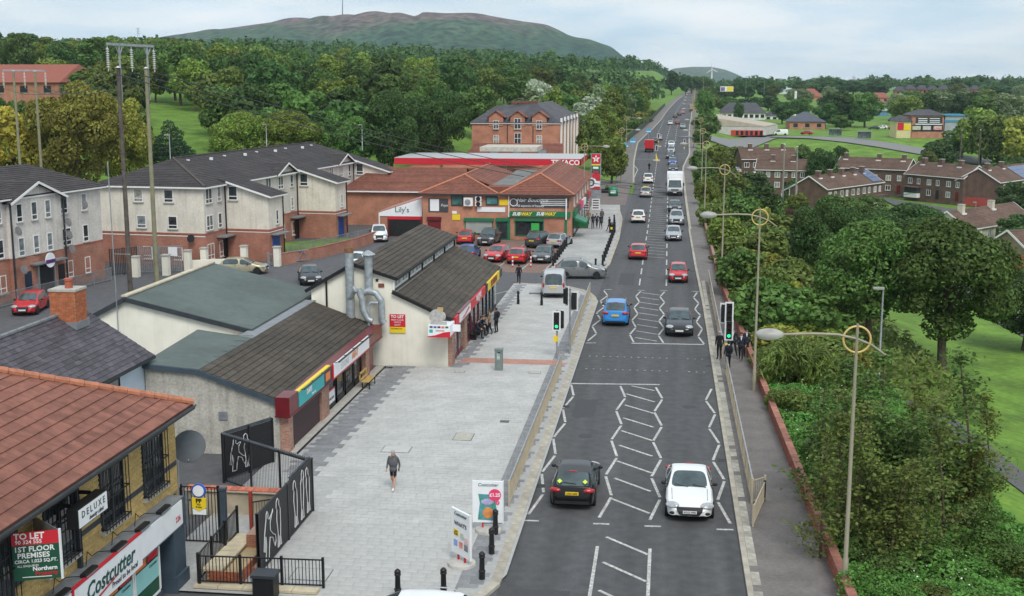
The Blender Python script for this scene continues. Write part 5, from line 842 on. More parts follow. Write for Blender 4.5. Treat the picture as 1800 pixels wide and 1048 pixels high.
# near terrace with solar panels: gable towards the road
zg = -8.9; p0 = AY(1453, 350, 247); dr = Vector((13.8, 19.6, 0)).normalized()
terrace('brown brick terrace with solar panels at its far roof end', (p0.x, p0.y, zg), dr, 25, 8, 5.1, 7.5, 5, chim=(.1, .3, .5, .7, .87), solar=(.82, .99), porch=((19.5, 24.5),))
p0 = AY(1468, 320, 300); p1 = AY(1592, 322, 292)
terrace('brown brick terrace end-on behind the solar panel terrace', (p0.x, p0.y, -8.6), p1 - p0, (p1 - p0).length, 8, 5.8, 8.2, 3, chim=(.08, .55, .9))
p0 = AY(1591, 325, 286); p1 = AY(1693, 328, 272); terrace('brown brick terrace with red garden wall and white gable boards', (p0.x, p0.y, -8.5), p1 - p0, (p1 - p0).length, 8.5, 5.3, 7.9, 3, chim=(.12, .42, .75), porch=((.5, 5),))
p0 = AY(1757, 330, 268); p1 = AY(1850, 318, 292); terrace('brown brick house with rooftop solar panels at the end of the row', (p0.x, p0.y, -8.7), p1 - p0, (p1 - p0).length, 9.5, 5.0, 7.8, 3, chim=(.1, .35), solar=(.42, .8))
p0 = AY(1328, 325, 288); p1 = AY(1418, 325, 286); terrace('brown brick houses half hidden by trees beside the roadside bank', (p0.x, p0.y, -7.6), p1 - p0, (p1 - p0).length, 9, 4.9, 7.2, 3, chim=(.3, .7))
p0 = AY(1303, 318, 300); p1 = AY(1400, 318, 302); terrace('brown brick terrace roof showing behind the half hidden houses', (p0.x, p0.y, -6.2), p1 - p0, (p1 - p0).length, 9, 5.2, 7.8, 3, chim=(.2, .5, .8), bargeends=(0, 0))
p0 = AY(1702, 408, 200); p1 = AY(1815, 388, 218); terrace('cream bungalow row with brown roof below the terraces', (p0.x, p0.y, -8.9), p1 - p0, (p1 - p0).length, 7.5, 2.7, 5.3, 4, mat('cream_wall_far', (.55, .5, .42), .9, .08), chim=(.15, .6), storeys=1, name='bungalow')
p0 = AY(1812, 468, 140); terrace('brown brick gable house at the edge of the green', (p0.x, p0.y, -6.0), (.9, .55), 12, 7, 3.9, 6.2, 2, brickmat('tan_brick', (.3, .2, .14), (.36, .25, .18)), chim=(.6,), name='house')
rwall = thing('garden_wall', 'red painted garden wall beside the brown brick terrace', 'wall', AY(1700, 328, 262)); a, c = AY(1697, 326, 270), AY(1742, 322, 268); MB().extr([(a.x, a.y, -9), (c.x, c.y, -9), (c.x, c.y, -7.2), (a.x, a.y, -7.2)], (0, .25, 0)).build('wall', mat('faded_red_wall', (.3, .05, .04), .8, .15), rwall)
fn = thing('timber_fence', 'dark timber fence closing the terrace gardens behind twin poles', 'fence', AY(1370, 390, 205))
for i in range(36): t = i / 36; p = AY(1345 + 95 * t, 372 + 9 * t, 222 - 14 * t); part(fn, 'board', BROWNW, (p.x - .14, p.x + .14, p.y, p.y + .04, p.z - 1.2, p.z + .9))
sw = thing('brick_bank_wall', 'dark brown retaining wall with light studs below the bank', 'wall', AY(1380, 420, 150)); a, c = AY(1372, 412, 165), AY(1432, 424, 150); MB().bar((a.x, a.y, a.z - .8), (c.x, c.y, c.z - .8), .3, 2.6).build('wall', BROWNW, sw)
for i in range(9): q = Vector(a).lerp(c, i / 8); part(sw, 'stud', SWHITE, (q.x - .08, q.x + .08, q.y - .25, q.y - .15, q.z + .4, q.z + .6))
# estate street
b = MB(); st = [(1560, 338, 278), (1640, 338, 262), (1720, 345, 245), (1800, 330, 268)]; v = [AY(*s) for s in st]; b.poly([(v[0].x, 288, -9.05), (v[0].x, 270, -9.05), (v[1].x, 244, -9.05), (v[2].x + 10, 228, -9.05), (v[3].x + 20, 240, -9.05), (v[3].x + 20, 262, -9.05), (v[2].x, 262, -9.05)]); tag(b.build('estate_street', ASPHALT), kind='structure')
# ================================================================== terminus, library wedge, shop and far buildings
PALE = mat('pale_concrete', (.50, .49, .45), .85, .1, 1.2, big=.08)
wd = thing('library', 'pale concrete wedge-shaped building with red glazed front beside the road', 'building', AY(1300, 238, 395)); Y0 = 396.0
P = lambda px, py, y=Y0: AY(px, py, y)
b = MB(); b.extr([P(1247, 240), P(1346, 238), P(1346, 224), P(1256, 222), P(1236, 207), P(1234, 236)], (6, 26, 0)); b.build('shell', PALE, wd); b = MB(); b.extr([P(1236, 206.6), P(1256, 221.5), P(1346, 223.5), P(1346, 222), P(1300, 214), P(1236, 204)], (5.8, 25.8, 0)); b.build('roof', mat('tan_roof', (.42, .36, .29), .9, .12, .6), wd)
a, c = P(1285, 229), P(1341, 238.5); part(wd, 'red_glazing', mat('red_glazing_m', (.5, .05, .03), .35, .25, .5), (a.x, c.x, Y0 - .15, Y0 - .02, c.z, a.z)); 
for k in range(6): x = a.x + (c.x - a.x) * (.15 + k * .15); part(wd, 'window_bay', SHOPGLASS, (x, x + .9, Y0 - .2, Y0 - .15, c.z + .1, a.z - .2))
a, c = P(1248, 228), P(1254, 237); part(wd, 'dark_window', SHOPGLASS, (a.x, c.x, Y0 - .1, Y0 + .3, c.z, a.z))
def farbuild(label, px0, px1, pyb, pye, pyr, y, depth, wall, roof, hip=.25, wins=0, name='building', wpane=None, cat='building'):
    a, c = AY(px0, pyb, y), AY(px1, pyb, y); e, r = AY(px0, pye, y).z, AY(px0, pyr, y).z; o = thing(name, label, cat, ((a.x + c.x) / 2, y, a.z)); zb = min(a.z, c.z) - 3
    part(o, 'wall', wall, (a.x, c.x, y, y + depth, zb, e)); ov = .5; h = (c.x - a.x) * hip
    slope(o, (a.x - ov, y - ov, e), (c.x + ov, y - ov, e), (c.x - h, y + depth / 2, r), (a.x + h, y + depth / 2, r), .6, roof, None, .03, 'roof'); slope(o, (a.x - ov, y + depth + ov, e), (c.x + ov, y + depth + ov, e), (c.x - h, y + depth / 2, r), (a.x + h, y + depth / 2, r), .6, roof, None, .03, 'rear_roof')
    for x, hx in ((a.x - ov, a.x + h), (c.x + ov, c.x - h)): slope(o, (x, y - ov, e), (x, y + depth + ov, e), (hx, y + depth / 2 + .01, r), (hx, y + depth / 2 - .01, r), .6, roof, None, .03, 'hip_end')
    for k in range(wins): x = a.x + (c.x - a.x) * (k + .5) / wins; w_ = part(o, 'window', wpane or DARK, (x - .8, x + .8, y - .06, y - .005, e - 2.1, e - .7)); part(w_, 'sill', CONC, (x - .9, x + .9, y - .15, y - .005, e - 2.25, e - 2.12))
    return o
FW = mat('white_wall_far', (.72, .72, .70), .8, .06)
farbuild('long white walled building with grey hipped roof above the library', 1268, 1345, 207.5, 198.5, 181, 560, 22, FW, SLT, .18, 8)
farbuild('low blue-grey roofed pavilion right of the white building', 1388, 1450, 224, 214, 197, 470, 16, ORBRICK, mat('blue_grey_roof', (.09, .10, .125), .7, .1), .45, 3)
farbuild('white walled annexe end beside the grey pavilion', 1345, 1390, 207, 203, 197, 565, 10, FW, SLT, .2, 4)
sp_ = farbuild('orange brick shop with hipped roof and painted advert panels above the lawn', 1602, 1658, 231, 203, 193, 402, 14, ORBRICK, SLT, .3, 0, 'corner_shop', cat='shop')
Yf = 402.0
for px0, py0, px1, py1, m in ((1610, 206, 1656, 217.5, ANTH), (1604, 219.5, 1657, 231, BLACKM), (1609, 217.6, 1656, 219.4, SWHITE)): sp('advert_panel', px0, py0, px1, py1, m, .15, sp_)
for k, (px, c_) in enumerate(((1611, (.3, .4, .2)), (1629, (.4, .35, .5)), (1648, (.6, .1, .2)))): sp('mural', px - 7, 221.5, px + 7, 228.5, mat('mural%d' % k, c_, .6, .5, 1.2, col2=(.6, .6, .5)), .2, sp_)
for py in (208.5, 212, 215): sp('lettering_line', 1614, py - .7, 1630, py + .7, SWHITE, .2, sp_); sp('lettering_line', 1634, py - .6, 1652, py + .6, SWHITE, .2, sp_)
lb = farbuild('low flat-roofed unit with red and yellow poster wall beside the orange shop', 1576, 1601, 231, 213, 204, 401, 12, mat('poster_cream', (.62, .56, .3), .7, .1), SLT, .3, 0, 'shop_annexe', cat='shop'); Yf = 401.0; sp('red_poster', 1578, 216, 1588, 229, RED, .1, lb); sp('yellow_poster', 1589, 219, 1600, 229, YEL, .1, lb)
bl = farbuild('blue and grey metal shed beside the orange brick shop', 1660, 1700, 231, 203, 201, 404, 16, mat('grey_sheet', (.34, .37, .4), .6, .1, 1), mat('blue_sheet', (.05, .25, .38), .5, .1), .1, 0, 'metal_shed', cat='shed'); Yf = 404.0; sp('blue_band', 1660, 211, 1700, 215, mat('blue_sheet', (.05, .25, .38), .5, .1), .15, bl)
farbuild('big white domed-roof hall on the hill', 1356, 1405, 166, 158, 152, 1000, 40, mat('white_sheet', (.6, .63, .66), .5, .05), mat('white_sheet', (.6, .63, .66), .5, .05), .1, 0, 'sports_hall')
farbuild('red roofed school beyond the trees left of the tall trees', 1412, 1445, 178, 170, 156, 820, 30, ORBRICK, mat('red_roof_far', (.3, .1, .07), .85, .1), .3, 0, 'school'); farbuild('red roofed building on the skyline right of the tall trees', 1538, 1562, 185, 172, 163, 760, 24, ORBRICK, mat('red_roof_far', (.3, .1, .07), .85, .1), .1, 2, 'school')
farbuild('blue gated unit below the red roofed building', 1541, 1562, 208, 195, 192, 600, 12, mat('blue_wall_far', (.12, .25, .36), .7, .1), mat('grey_sheet', (.34, .37, .4), .6, .1, 1), .1, 0, 'shed')
random.seed(21)
NB = ['first', 'second', 'third', 'fourth', 'fifth', 'sixth', 'seventh', 'eighth', 'ninth', 'tenth', 'eleventh']
for k, px in enumerate((1583, 1602, 1622, 1641, 1660, 1680, 1698, 1716, 1745, 1772, 1795)):
    y = 880 + random.uniform(-40, 60); yb_ = 164 + random.uniform(-2, 2)
    farbuild('%s orange gabled house from the left on the right skyline' % NB[k], px - 9, px + 8, yb_ + 4, yb_ - 5, yb_ - 13, y, 10, mat('orange_wall_far', (.42, .14, .08), .9, .1), mat('dark_roof_far', (.07, .065, .075), .85, .1), .3, 2, 'house', cat='house')
for k, px in enumerate((610, 640, 690, 712, 762)): farbuild('%s white gabled house from the left among the trees below the mountain' % NB[k], px - 12, px + 10, 124, 111, 102 + k, 880 + 15 * k, 9, FW, mat('brown_roof_far', (.16, .1, .08), .85, .1), .05, 3, 'house', cat='house')
rb = farbuild('long red brick building with red roof behind the far left poles', -60, 105, 170, 145, 112, 235, 22, REDBRICK, mat('red_roof_far', (.3, .1, .07), .85, .1), .05, 4)
# bus terminus road, shelters, billboards
def sheet(name, pts, m, dz=.03):
    v = [onland(*p) for p in pts]; b = MB(); n = len(v) // 2
    for i in range(n - 1):
        a, c, d_, e = v[i], v[i + 1], v[2 * n - 2 - i], v[2 * n - 1 - i]
        b.quad(*[(q.x, q.y, q.z + dz) for q in (a, c, d_, e)])
    return tag(b.build(name, m, fix=False), kind='structure')
def ribbon(name, cl, wd, m, dz=.05, sub=6):
    pts = [onland(*p) for p in cl]; P_ = []
    for a, c in zip(pts, pts[1:]): P_ += [a.lerp(c, i / sub) for i in range(sub)]
    P_.append(pts[-1]); b = MB(); L_ = []
    for i, p in enumerate(P_):
        d = (P_[min(i + 1, len(P_) - 1)] - P_[max(i - 1, 0)]); d.z = 0; n = Vector((-d.y, d.x, 0)).normalized() * wd / 2
        L_.append([(q.x, q.y, zland(q.x, q.y) + dz) for q in (p - n, p, p + n)])
    for r0, r1 in zip(L_, L_[1:]): b.quad(r0[0], r0[1], r1[1], r1[0]); b.quad(r0[1], r0[2], r1[2], r1[1])
    return tag(b.build(name, m, fix=False), kind='structure')
ribbon('access_road', [(1215, 243), (1350, 241), (1430, 242), (1500, 247), (1560, 256), (1640, 270), (1740, 287)], 9, mat('pale_asphalt', (.2, .2, .2), .9, .1, 3), .14, 10)
ribbon('path', [(1500, 682), (1540, 690), (1640, 720), (1760, 815), (1850, 880), (2050, 1000), (2300, 1150)], 2.0, mat('park_path', (.10, .10, .10), .92, .15, 6), -.1, 14); ribbon('path', [(1700, 500), (1790, 570), (1850, 600), (2000, 660)], 3, mat('park_path', (.10, .10, .10), .92, .15, 6), -.1, 14)
for k, (px, py, lab) in enumerate(((1468, 240, 'glass bus shelter on the lawn edge, left of the pair'), (1519, 245, 'glass bus shelter on the lawn edge, right of the pair'))):
    p = onland(px, py); o = thing('bus_shelter', lab, 'bus shelter', p, R(-8)); WORLD = False; part(o, 'roof', GALV, (-2.2, 2.2, -.8, .8, 2.4, 2.55)); part(o, 'back_panel', panemat('shelter_glass', [(.3, .38, .36), (.25, .3, .3)]), (-2.0, 2.0, .6, .64, .3, 2.3))
    for x in (-2, 2): part(o, 'post', GALV, (x - .06, x + .06, .5, .62, 0, 2.4)); part(o, 'end_panel', panemat('shelter_glass', [(.3, .38, .36)]), (x - .03, x + .03, -.5, .5, .3, 2.2))
    part(o, 'bench', GALV, (-1.3, 1.3, .2, .5, .5, .56)); WORLD = True
p = AY(1277, 168, 700); o = thing('billboard', 'yellow and white roadside billboard above the far road', 'billboard', (p.x, 700, p.z - 6)); a, c = AY(1266.5, 152, 700), AY(1289, 161, 700); part(o, 'panel', SWHITE, (a.x, c.x, 700, 700.3, c.z, a.z)); part(o, 'poster', YEL, (a.x + (c.x - a.x) * .5, c.x - .2, 699.9, 700, c.z + .3, a.z - .2)); part(o, 'picture', mat('poster_purple', (.2, .15, .3), .6, .4, .5), (a.x + .3, a.x + (c.x - a.x) * .35, 699.9, 700, c.z + .3, a.z - .4)); part(o, 'leg', CHAR, (a.x + 1.5, a.x + 1.8, 700.3, 700.6, c.z - 8, c.z)); part(o, 'leg', CHAR, (c.x - 1.8, c.x - 1.5, 700.3, 700.6, c.z - 8, c.z))
p = onland(1397, 204); t = AY(1397.5, 160, p.y); o = tag(MB().lathe([(.9, 0), (.9, .4), (.62, .6), (.55, t.z - p.z)], 12, tuple(p)).build('chimney_stack', WHITE, smooth=40), 'tall slim white chimney stack right of the white hall', 'chimney')
# distant mast, pylon and turbine
o = thing('radio_mast', 'thin radio mast on the mountain skyline', 'mast', AY(602, 33, 3400)); a, c = AY(602, 36, 3400), AY(602, -12, 3400); MB().tube([a, c], [2.2, .9], 5).build('mast', mat('far_steel', (.2, .22, .25), .8), o)
for px in (1500, 243): 
    y = 1150; a, c = AY(px, 152 if px > 900 else 62, y), AY(px, 134 if px > 900 else 49, y); o = thing('pylon', 'small lattice pylon on the right skyline' if px > 900 else 'small lattice pylon above the left treetops', 'pylon', (a.x, y, a.z - 12)); b = MB()
    for s_ in (-1, 1): b.tube([(a.x + 1.6 * s_, y, a.z - 12), (a.x + .3 * s_, y, c.z)], .18, 4)
    for k in range(3): z = c.z - 1 - k * 2.2; b.bar((a.x - 2.2, y, z), (a.x + 2.2, y, z), .2, .2)
    b.build('lattice', mat('far_steel', (.2, .22, .25), .8), o)
y = 2600; hb = AY(1251.5, 122, y); o = thing('wind_turbine', 'white wind turbine before the small far hill', 'turbine', AY(1251.5, 136, y)); MB().tube([AY(1251, 140, y), hb], [1.6, 1.0], 8).build('tower', WHITE, o); MB().ball(hb, 1.6, 2.6, 1.6).build('nacelle', WHITE, o)
for k in range(3): t = R(95 + 120 * k); MB().tube([hb + Vector((0, -3, 0)), hb + Vector((math.cos(t) * 6, -3, math.sin(t) * 6)), hb + Vector((math.cos(t) * 15, -3, math.sin(t) * 15))], [.6, 1.0, .25], 5).build('blade', WHITE, o)
# ================================================================== vehicles
def paint(name, c, rough=.28, metal=.0): return mat('paint_' + name, c, rough, .03, 1, metal=metal, spec=.5, coat=.35)
CARGLASS = mat('car_glass', (.045, .07, .075), .06, .5, 1.6, spec=.9); TYRE = mat('tyre', (.014, .014, .015), .85, .1); RIM = mat('alloy', (.38, .39, .4), .35, .1, metal=.7); LAMPC = mat('headlamp', (.38, .4, .42), .12, .3, 6, spec=.8); LAMPR = mat('tail_lamp', (.4, .012, .015), .2, .2, 6, spec=.7); PLW = p_img('plate_white', (.7, .7, .68)); PLY = p_img('plate_yellow', (.75, .5, .03)); TRIM = mat('black_trim', (.016, .016, .017), .55, .15); CHROME = mat('chrome', (.6, .6, .6), .2, .05, metal=.9)
PROTO = {}
def loft(L, W, H, top, belt, fa, ra, cowl, rf, rr, rb, bp, zs=.24, deck=None, vanside=False, taper=.2, wr_=.32):
    xs_ = sorted(set([round(y, 3) for y, z in top] + [round(v, 3) for a in (fa, ra) for v in (a - wr_ - .08, a - wr_ * .72, a, a + wr_ * .72, a + wr_ + .08)] + [bp - .05, bp + .05]))
    xs_ = [y for i, y in enumerate(xs_) if i == 0 or y - xs_[i - 1] > .03]
    wt = [(-L / 2, .8), (-L / 2 + .1, .9), (-L / 2 + .5, .98), (-L / 2 + 1.1, 1), (.7, 1), (L / 2 - .7, .975), (L / 2 - .25, .88), (L / 2 - .06, .74), (L / 2, .6)]
    bt = [(-L / 2, .6), (-L / 2 + .06, min(.86, belt)), (-L / 2 + .3, belt), (cowl, belt - .05), (L / 2 - .5, belt - .17), (L / 2 - .12, belt - .3), (L / 2, .5)]
    def zb(y):
        for a in (fa, ra):
            d = abs(y - a)
            if d < wr_ + .02: return zs + .42 * math.sqrt(max(0, 1 - (d / (wr_ + .06)) ** 2))
        return zs + (.06 if abs(y) > L / 2 - .06 else 0)
    rings = []
    for y in xs_:
        t_ = lerp(top, y); be = min(lerp(bt, y), t_ - .012); w_ = lerp(wt, y) * W / 2; t = min(1, max(0, (t_ - be) / (H - belt))); z0 = min(zb(y), be - .1)
        q = [(0, z0), (w_ * .8, z0), (w_ * .985, z0 + .035), (w_ * 1.0, z0 + (be - z0) * .55), (w_ * .965, be), (w_ * (.93 - taper * t), be + (t_ - be) * .92), (w_ * (.86 - taper * 1.02 * t), t_ - .008), (w_ * .42, t_ + .012), (0, t_ + .018)]
        rings.append([(x, y, z) for x, z in q] + [(-x, y, z) for x, z in q[-2:0:-1]])
    me = bpy.data.meshes.new('car'); n = 16; vs = [p for r in rings for p in r]; fs = []; mi = []
    for i in range(len(rings) - 1):
        ym = (xs_[i] + xs_[i + 1]) / 2
        for j in range(n):
            fs.append((i * n + j, i * n + (j + 1) % n, (i + 1) * n + (j + 1) % n, (i + 1) * n + j)); jj = min(j, 15 - j); m = 0; side = j < 8
            if jj == 4 and rb < ym < cowl and not (bp - .05 <= ym <= bp + .05):
                if not vanside or ym > bp: m = (3 if ym > bp else 4) if side else (5 if ym > bp else 6)
                if ym < rr - .3 * (rr - rb): m = 0
            if jj >= 6 and rf < ym < cowl: m = 1
            if jj >= 6 and rb < ym < rr: m = 2
            if jj <= 1: m = 7
            mi.append(m)
    fs += [tuple(range(n))[::-1], tuple(range((len(rings) - 1) * n, len(rings) * n))]; mi += [0, 0]
    me.from_pydata(vs, [], fs); me.polygons.foreach_set('material_index', mi)
    for k in range(8): me.materials.append(TRIM)
    o = bpy.data.objects.new('t', me); COL.objects.link(o); b = bmesh.new(); b.from_mesh(me); bmesh.ops.recalc_face_normals(b, faces=b.faces); cr = b.edges.layers.float.new('crease_edge')
    for e in b.edges:
        ms = {f.material_index for f in e.link_faces}
        if len(ms) > 1: e[cr] = .75
        if any(len(f.verts) > 4 for f in e.link_faces): e[cr] = .3
    b.to_mesh(me); b.free(); s = o.modifiers.new('s', 'SUBSURF'); s.levels = 2; s.render_levels = 2
    dg = bpy.context.evaluated_depsgraph_get(); ev = o.evaluated_get(dg); m2 = bpy.data.meshes.new_from_object(ev); bpy.data.objects.remove(o)
    res = {}
    for k in range(8):
        b = bmesh.new(); b.from_mesh(m2); bmesh.ops.delete(b, geom=[f for f in b.faces if f.material_index != k], context='FACES')
        if b.faces:
            for f in b.faces: f.material_index = 0; f.smooth = True
            mm = bpy.data.meshes.new('car_part'); b.to_mesh(mm); mm.materials.append(TRIM); res[k] = mm
        b.free()
    return res
def carproto(kind):
    if kind in PROTO: return PROTO[kind]
    S = {'hatch': (4.25, 1.78, 1.45, .93, 1.33, -1.28, .95, .1, -1.45, -1.98, -.25), 'small': (3.65, 1.62, 1.5, .95, 1.15, -1.15, .9, .2, -1.2, -1.68, -.1), 'suv': (4.42, 1.84, 1.64, 1.05, 1.38, -1.3, 1.0, .2, -1.5, -2.02, -.2), 'coupe': (4.63, 1.86, 1.37, .88, 1.48, -1.3, .75, -.1, -1.0, -1.75, -.45), 'saloon': (4.75, 1.84, 1.47, .93, 1.48, -1.38, .95, .15, -1.1, -1.7, -.25), 'van': (4.95, 1.98, 1.95, 1.12, 1.6, -1.45, 1.55, .85, -2.3, -2.42, .1), 'estate': (4.6, 1.8, 1.5, .95, 1.42, -1.35, 1.0, .15, -1.75, -2.18, -.2)}
    L, W, H, belt, fa, ra, cowl, rf, rr, rb, bp = S[kind]; hz = belt + .04 if kind != 'van' else belt + .12
    dk = {'coupe': .93, 'saloon': 1.0}.get(kind)
    top = [(-L / 2, .5), (-L / 2 + .03, .8)] + ([(-L / 2 + .12, dk), (rb, dk + .04)] if dk else [(rb - .06, belt + .02), (rb, belt + .05)]) + [(rr, H - .05 if kind != 'van' else H - .03), ((rr + rf) / 2, H), (rf, H - .04), (cowl, hz), (L / 2 - .75, hz - .09), (L / 2 - .3, hz - .2), (L / 2 - .07, hz - .33), (L / 2, .5)]
    top = sorted(top); g = loft(L, W, H, top, belt, fa, ra, cowl, rf, rr, rb, bp, vanside=kind == 'van', taper=.1 if kind == 'van' else .2)
    global WORLD; WORLD = False; o = thing('car', 'x', 'car', (0, -500, 0)); put('body', g[0], o)
    for k, nm in ((1, 'windscreen'), (2, 'rear_window'), (3, 'side_window'), (4, 'side_window'), (5, 'side_window'), (6, 'side_window')):
        if k in g: q = put(nm, g[k], o); setmat(q, CARGLASS)
    if 7 in g: setmat(put('underbody', g[7], o), TRIM)
    wr = .33 if kind not in ('small',) else .3
    for sx in (-1, 1):
        for y in (fa, ra):
            b = MB(Matrix.Translation((sx * (W / 2 - .1), y, wr)) @ Matrix.Rotation(R(90), 4, 'Y')); b.lathe([(wr * .62, -.11), (wr * .95, -.11), (wr, -.08), (wr, .08), (wr * .95, .11), (wr * .62, .11)], 20); t = b.build('wheel', TYRE, o, smooth=40)
            b = MB(Matrix.Translation((sx * (W / 2 - .1), y, wr)) @ Matrix.Rotation(R(90), 4, 'Y')); b.lathe([(.04, .085 * sx), (.08, .09 * sx), (wr * .5, .07 * sx), (wr * .63, .1 * sx), (wr * .63, -.1 * sx)], 20); b.build('rim', RIM, t, smooth=40)
            b = MB(Matrix.Translation((sx * (W / 2 - .1), y, wr)) @ Matrix.Rotation(R(90), 4, 'Y'))
            for k in range(5): a = 2 * math.pi * k / 5 + .3; b.bar((math.cos(a) * wr * .28, math.sin(a) * wr * .28, .096 * sx), (math.cos(a + .3) * wr * .55, math.sin(a + .3) * wr * .55, .096 * sx), .05, .01, (0, 0, 1))
            b.build('spoke_gap', TRIM, t)
        b = MB(Matrix.Translation((sx * (W / 2 - .27), L / 2 - .23, hz - .26)) @ Matrix.Rotation(R(-22 * sx), 4, 'Z') @ Matrix.Rotation(R(-28), 4, 'X')); b.ball((0, 0, 0), .28, .17, .075, 12, 6); b.build('headlight', LAMPC, o, smooth=True)
        zt = belt - .1 if kind not in ('van', 'suv') else belt - .08
        b = MB(Matrix.Translation((sx * (W / 2 - .22), -L / 2 + .1, zt)) @ Matrix.Rotation(R(18 * sx), 4, 'Z')); b.ball((0, 0, 0), .25 if kind != 'van' else .1, .12, .095 if kind != 'van' else .22, 12, 6); b.build('tail_light', LAMPR, o, smooth=True)
        b = MB(); b.ball((sx * (W / 2 + .08), cowl - .42, belt + .06), .1, .07, .075, 10, 6); b.bar((sx * (W / 2 - .08), cowl - .4, belt), (sx * (W / 2 + .04), cowl - .41, belt + .04), .04, .04); b.build('door_mirror', TRIM, o, smooth=True)
        b = MB(); b.ball((sx * (W / 2 - .3), L / 2 - .06, .4), .16, .05, .06, 8, 5); b.build('fog_lamp', TRIM, o, smooth=True)
        for y in (bp - .22, bp + .78): b = MB(); b.box(sx * (W / 2 - .005) - .012, sx * (W / 2 - .005) + .012, y - .2, y - .03, belt - .14, belt - .11); b.build('door_handle', TRIM, o)
    gw = .5 if kind == 'coupe' else .42; b = MB(); b.extr([(-gw, L / 2 - .1, hz - .3), (gw, L / 2 - .1, hz - .3), (gw * .95, L / 2 + .025, hz - .42), (gw * .72, L / 2 + .03, .33), (-gw * .72, L / 2 + .03, .33), (-gw * .95, L / 2 + .025, hz - .42)], (0, .03, .02)); b.build('grille', TRIM, o)
    b = MB(); b.box(-.26, .26, L / 2 + .05, L / 2 + .075, .42, .53); b.build('front_plate', PLW, o); zp = .72 if kind in ('hatch', 'coupe', 'small') else .8; zp = .85 if kind == 'van' else zp
    b = MB(); b.box(-.26, .26, -L / 2 - .035, -L / 2 + .05, zp - .055, zp + .055); b.build('rear_plate', PLY, o)
    b = MB(); b.box(-W * .38, W * .38, -L / 2 - .015, -L / 2 + .12, .3, .42); b.build('rear_valance', TRIM, o); b = MB(); b.box(-.16, .16, rr - .03, rr + .02, H - .045, H - .015); b.build('brake_lamp', LAMPR, o)
    b = MB(); b.bar((-.35, rb + .1, belt + .16), (.15, rb + .06, belt + .12), .02, .03); b.build('rear_wiper', TRIM, o)
    for ys_ in (bp, cowl - .28, rr + .1 if kind not in ('coupe', 'van') else bp):
        t_ = lerp(top, ys_)
        for sx in (-1, 1):
            pts = [(sx * W / 2 * .955, ys_, .32), (sx * W / 2 * .992, ys_, .5), (sx * W / 2 * .992, ys_, .68), (sx * W / 2 * .962, ys_, belt - .02)]; b = MB(); b.tube(pts, .009, 4); b.build('door_seam', TRIM, o)
    b = MB(); b.tube([(-W * .37, cowl + .1, hz - .0), (-W * .36, L / 2 - .5, hz - .13)], .008, 4); b.tube([(W * .37, cowl + .1, hz - .0), (W * .36, L / 2 - .5, hz - .13)], .008, 4); b.build('bonnet_seam', TRIM, o)
    for sx in (-.35, .35): b = MB(); b.bar((sx - .3, cowl + .02, hz + .02), (sx + .22, cowl - .1, hz + .1), .02, .02); b.build('wiper', TRIM, o)
    if kind in ('suv', 'estate'):
        for sx in (-1, 1): b = MB(); b.tube([(sx * W * .36, rr + .25, H - .03), (sx * W * .36, rr + .35, H + .04), (sx * W * .36, rf - .25, H + .04), (sx * W * .36, rf - .1, H - .03)], .02, 6); b.build('roof_rail', CHROME, o)
    WORLD = True; PROTO[kind] = (o, L); return PROTO[kind]
used = set()
def car(kind, px, py, rz, pm, label, group, end='rear', plate=None, extra=None, pos=None, nm=None):
    global WORLD
    pr, L = carproto(kind); c = dup(pr, mats={'body': pm}); c.name = nm or ('van' if kind == 'van' else 'car'); c['label'] = label; c['group'] = group; c['category'] = 'van' if kind == 'van' else 'car'
    p = Vector(pos) if pos else onroad(px, py); a = R(rz); d = Vector((-math.sin(a), math.cos(a), 0)); p = p + d * (L / 2 if end == 'rear' else -L / 2 if end == 'front' else 0); p.z = zroad(p.y) if not pos else p.z
    sl_ = math.atan((zroad(p.y + 2) - zroad(p.y - 2)) / 4) * math.cos(a) if not pos else 0
    c.location = p; c.rotation_euler = Euler((sl_, 0, a)); WORLD = False
    if plate:
        for ch in c.children:
            b0 = ch.name.split('.')[0]; zp = .475 if b0 == 'front_plate' else sum(v.co.z for v in ch.data.vertices) / len(ch.data.vertices)
            if b0 == 'rear_plate' and end == 'rear': text(ch, plate, (0, -L / 2 - .04, zp), .1, 0, BTXT, 0, .002)
            if b0 == 'front_plate' and end == 'front': text(ch, plate, (0, L / 2 + .08, zp), .1, 180, BTXT, 0, .002)
    WORLD = True
    if extra: extra(c, L)
    return c
BLK, WHT, RDP, DGR, SIL, BLU, GLD, GRY = mat('paint_black', (.004, .0045, .005), .22, .05, 1, spec=.45), paint('white', (.74, .75, .75)), paint('red', (.5, .012, .02)), paint('dark_slate', (.014, .018, .025)), paint('silver', (.40, .42, .44), .3, .4), paint('bright_blue', (.01, .2, .56)), paint('pale_gold', (.4, .36, .24), .3, .3), paint('grey', (.07, .075, .08), .3, .2)
DRK, MRN, TEALP = paint('charcoal', (.025, .026, .028)), paint('dark_red', (.2, .012, .02)), paint('deep_blue', (.01, .06, .3))
TR = 'vehicles on the main road'; PK = 'parked cars by the shops'
def lsign(c, L):
    for sx in (-.5, .5):
        b = MB(Matrix.Translation((sx * 1.0, -1.9, 1.14)) @ Matrix.Rotation(R(-42), 4, 'X') @ Matrix.Rotation(R(45), 4, 'Y')); b.box(-.07, .07, -.03, -.01, -.07, .07); global WORLD; WORLD = False; b.build('yellow_sticker', p_img('sticker', (.55, .7, .05)), c); WORLD = True
car('hatch', 1005, 899, 0, BLK, 'black hatchback with two yellow diamond stickers driving away', TR, 'rear', 'LT61 HPE', lsign)
car('coupe', 1212, 921, 180, WHT, 'white coupe with black grille coming towards the camera', TR, 'front', 'VO12 VFG')
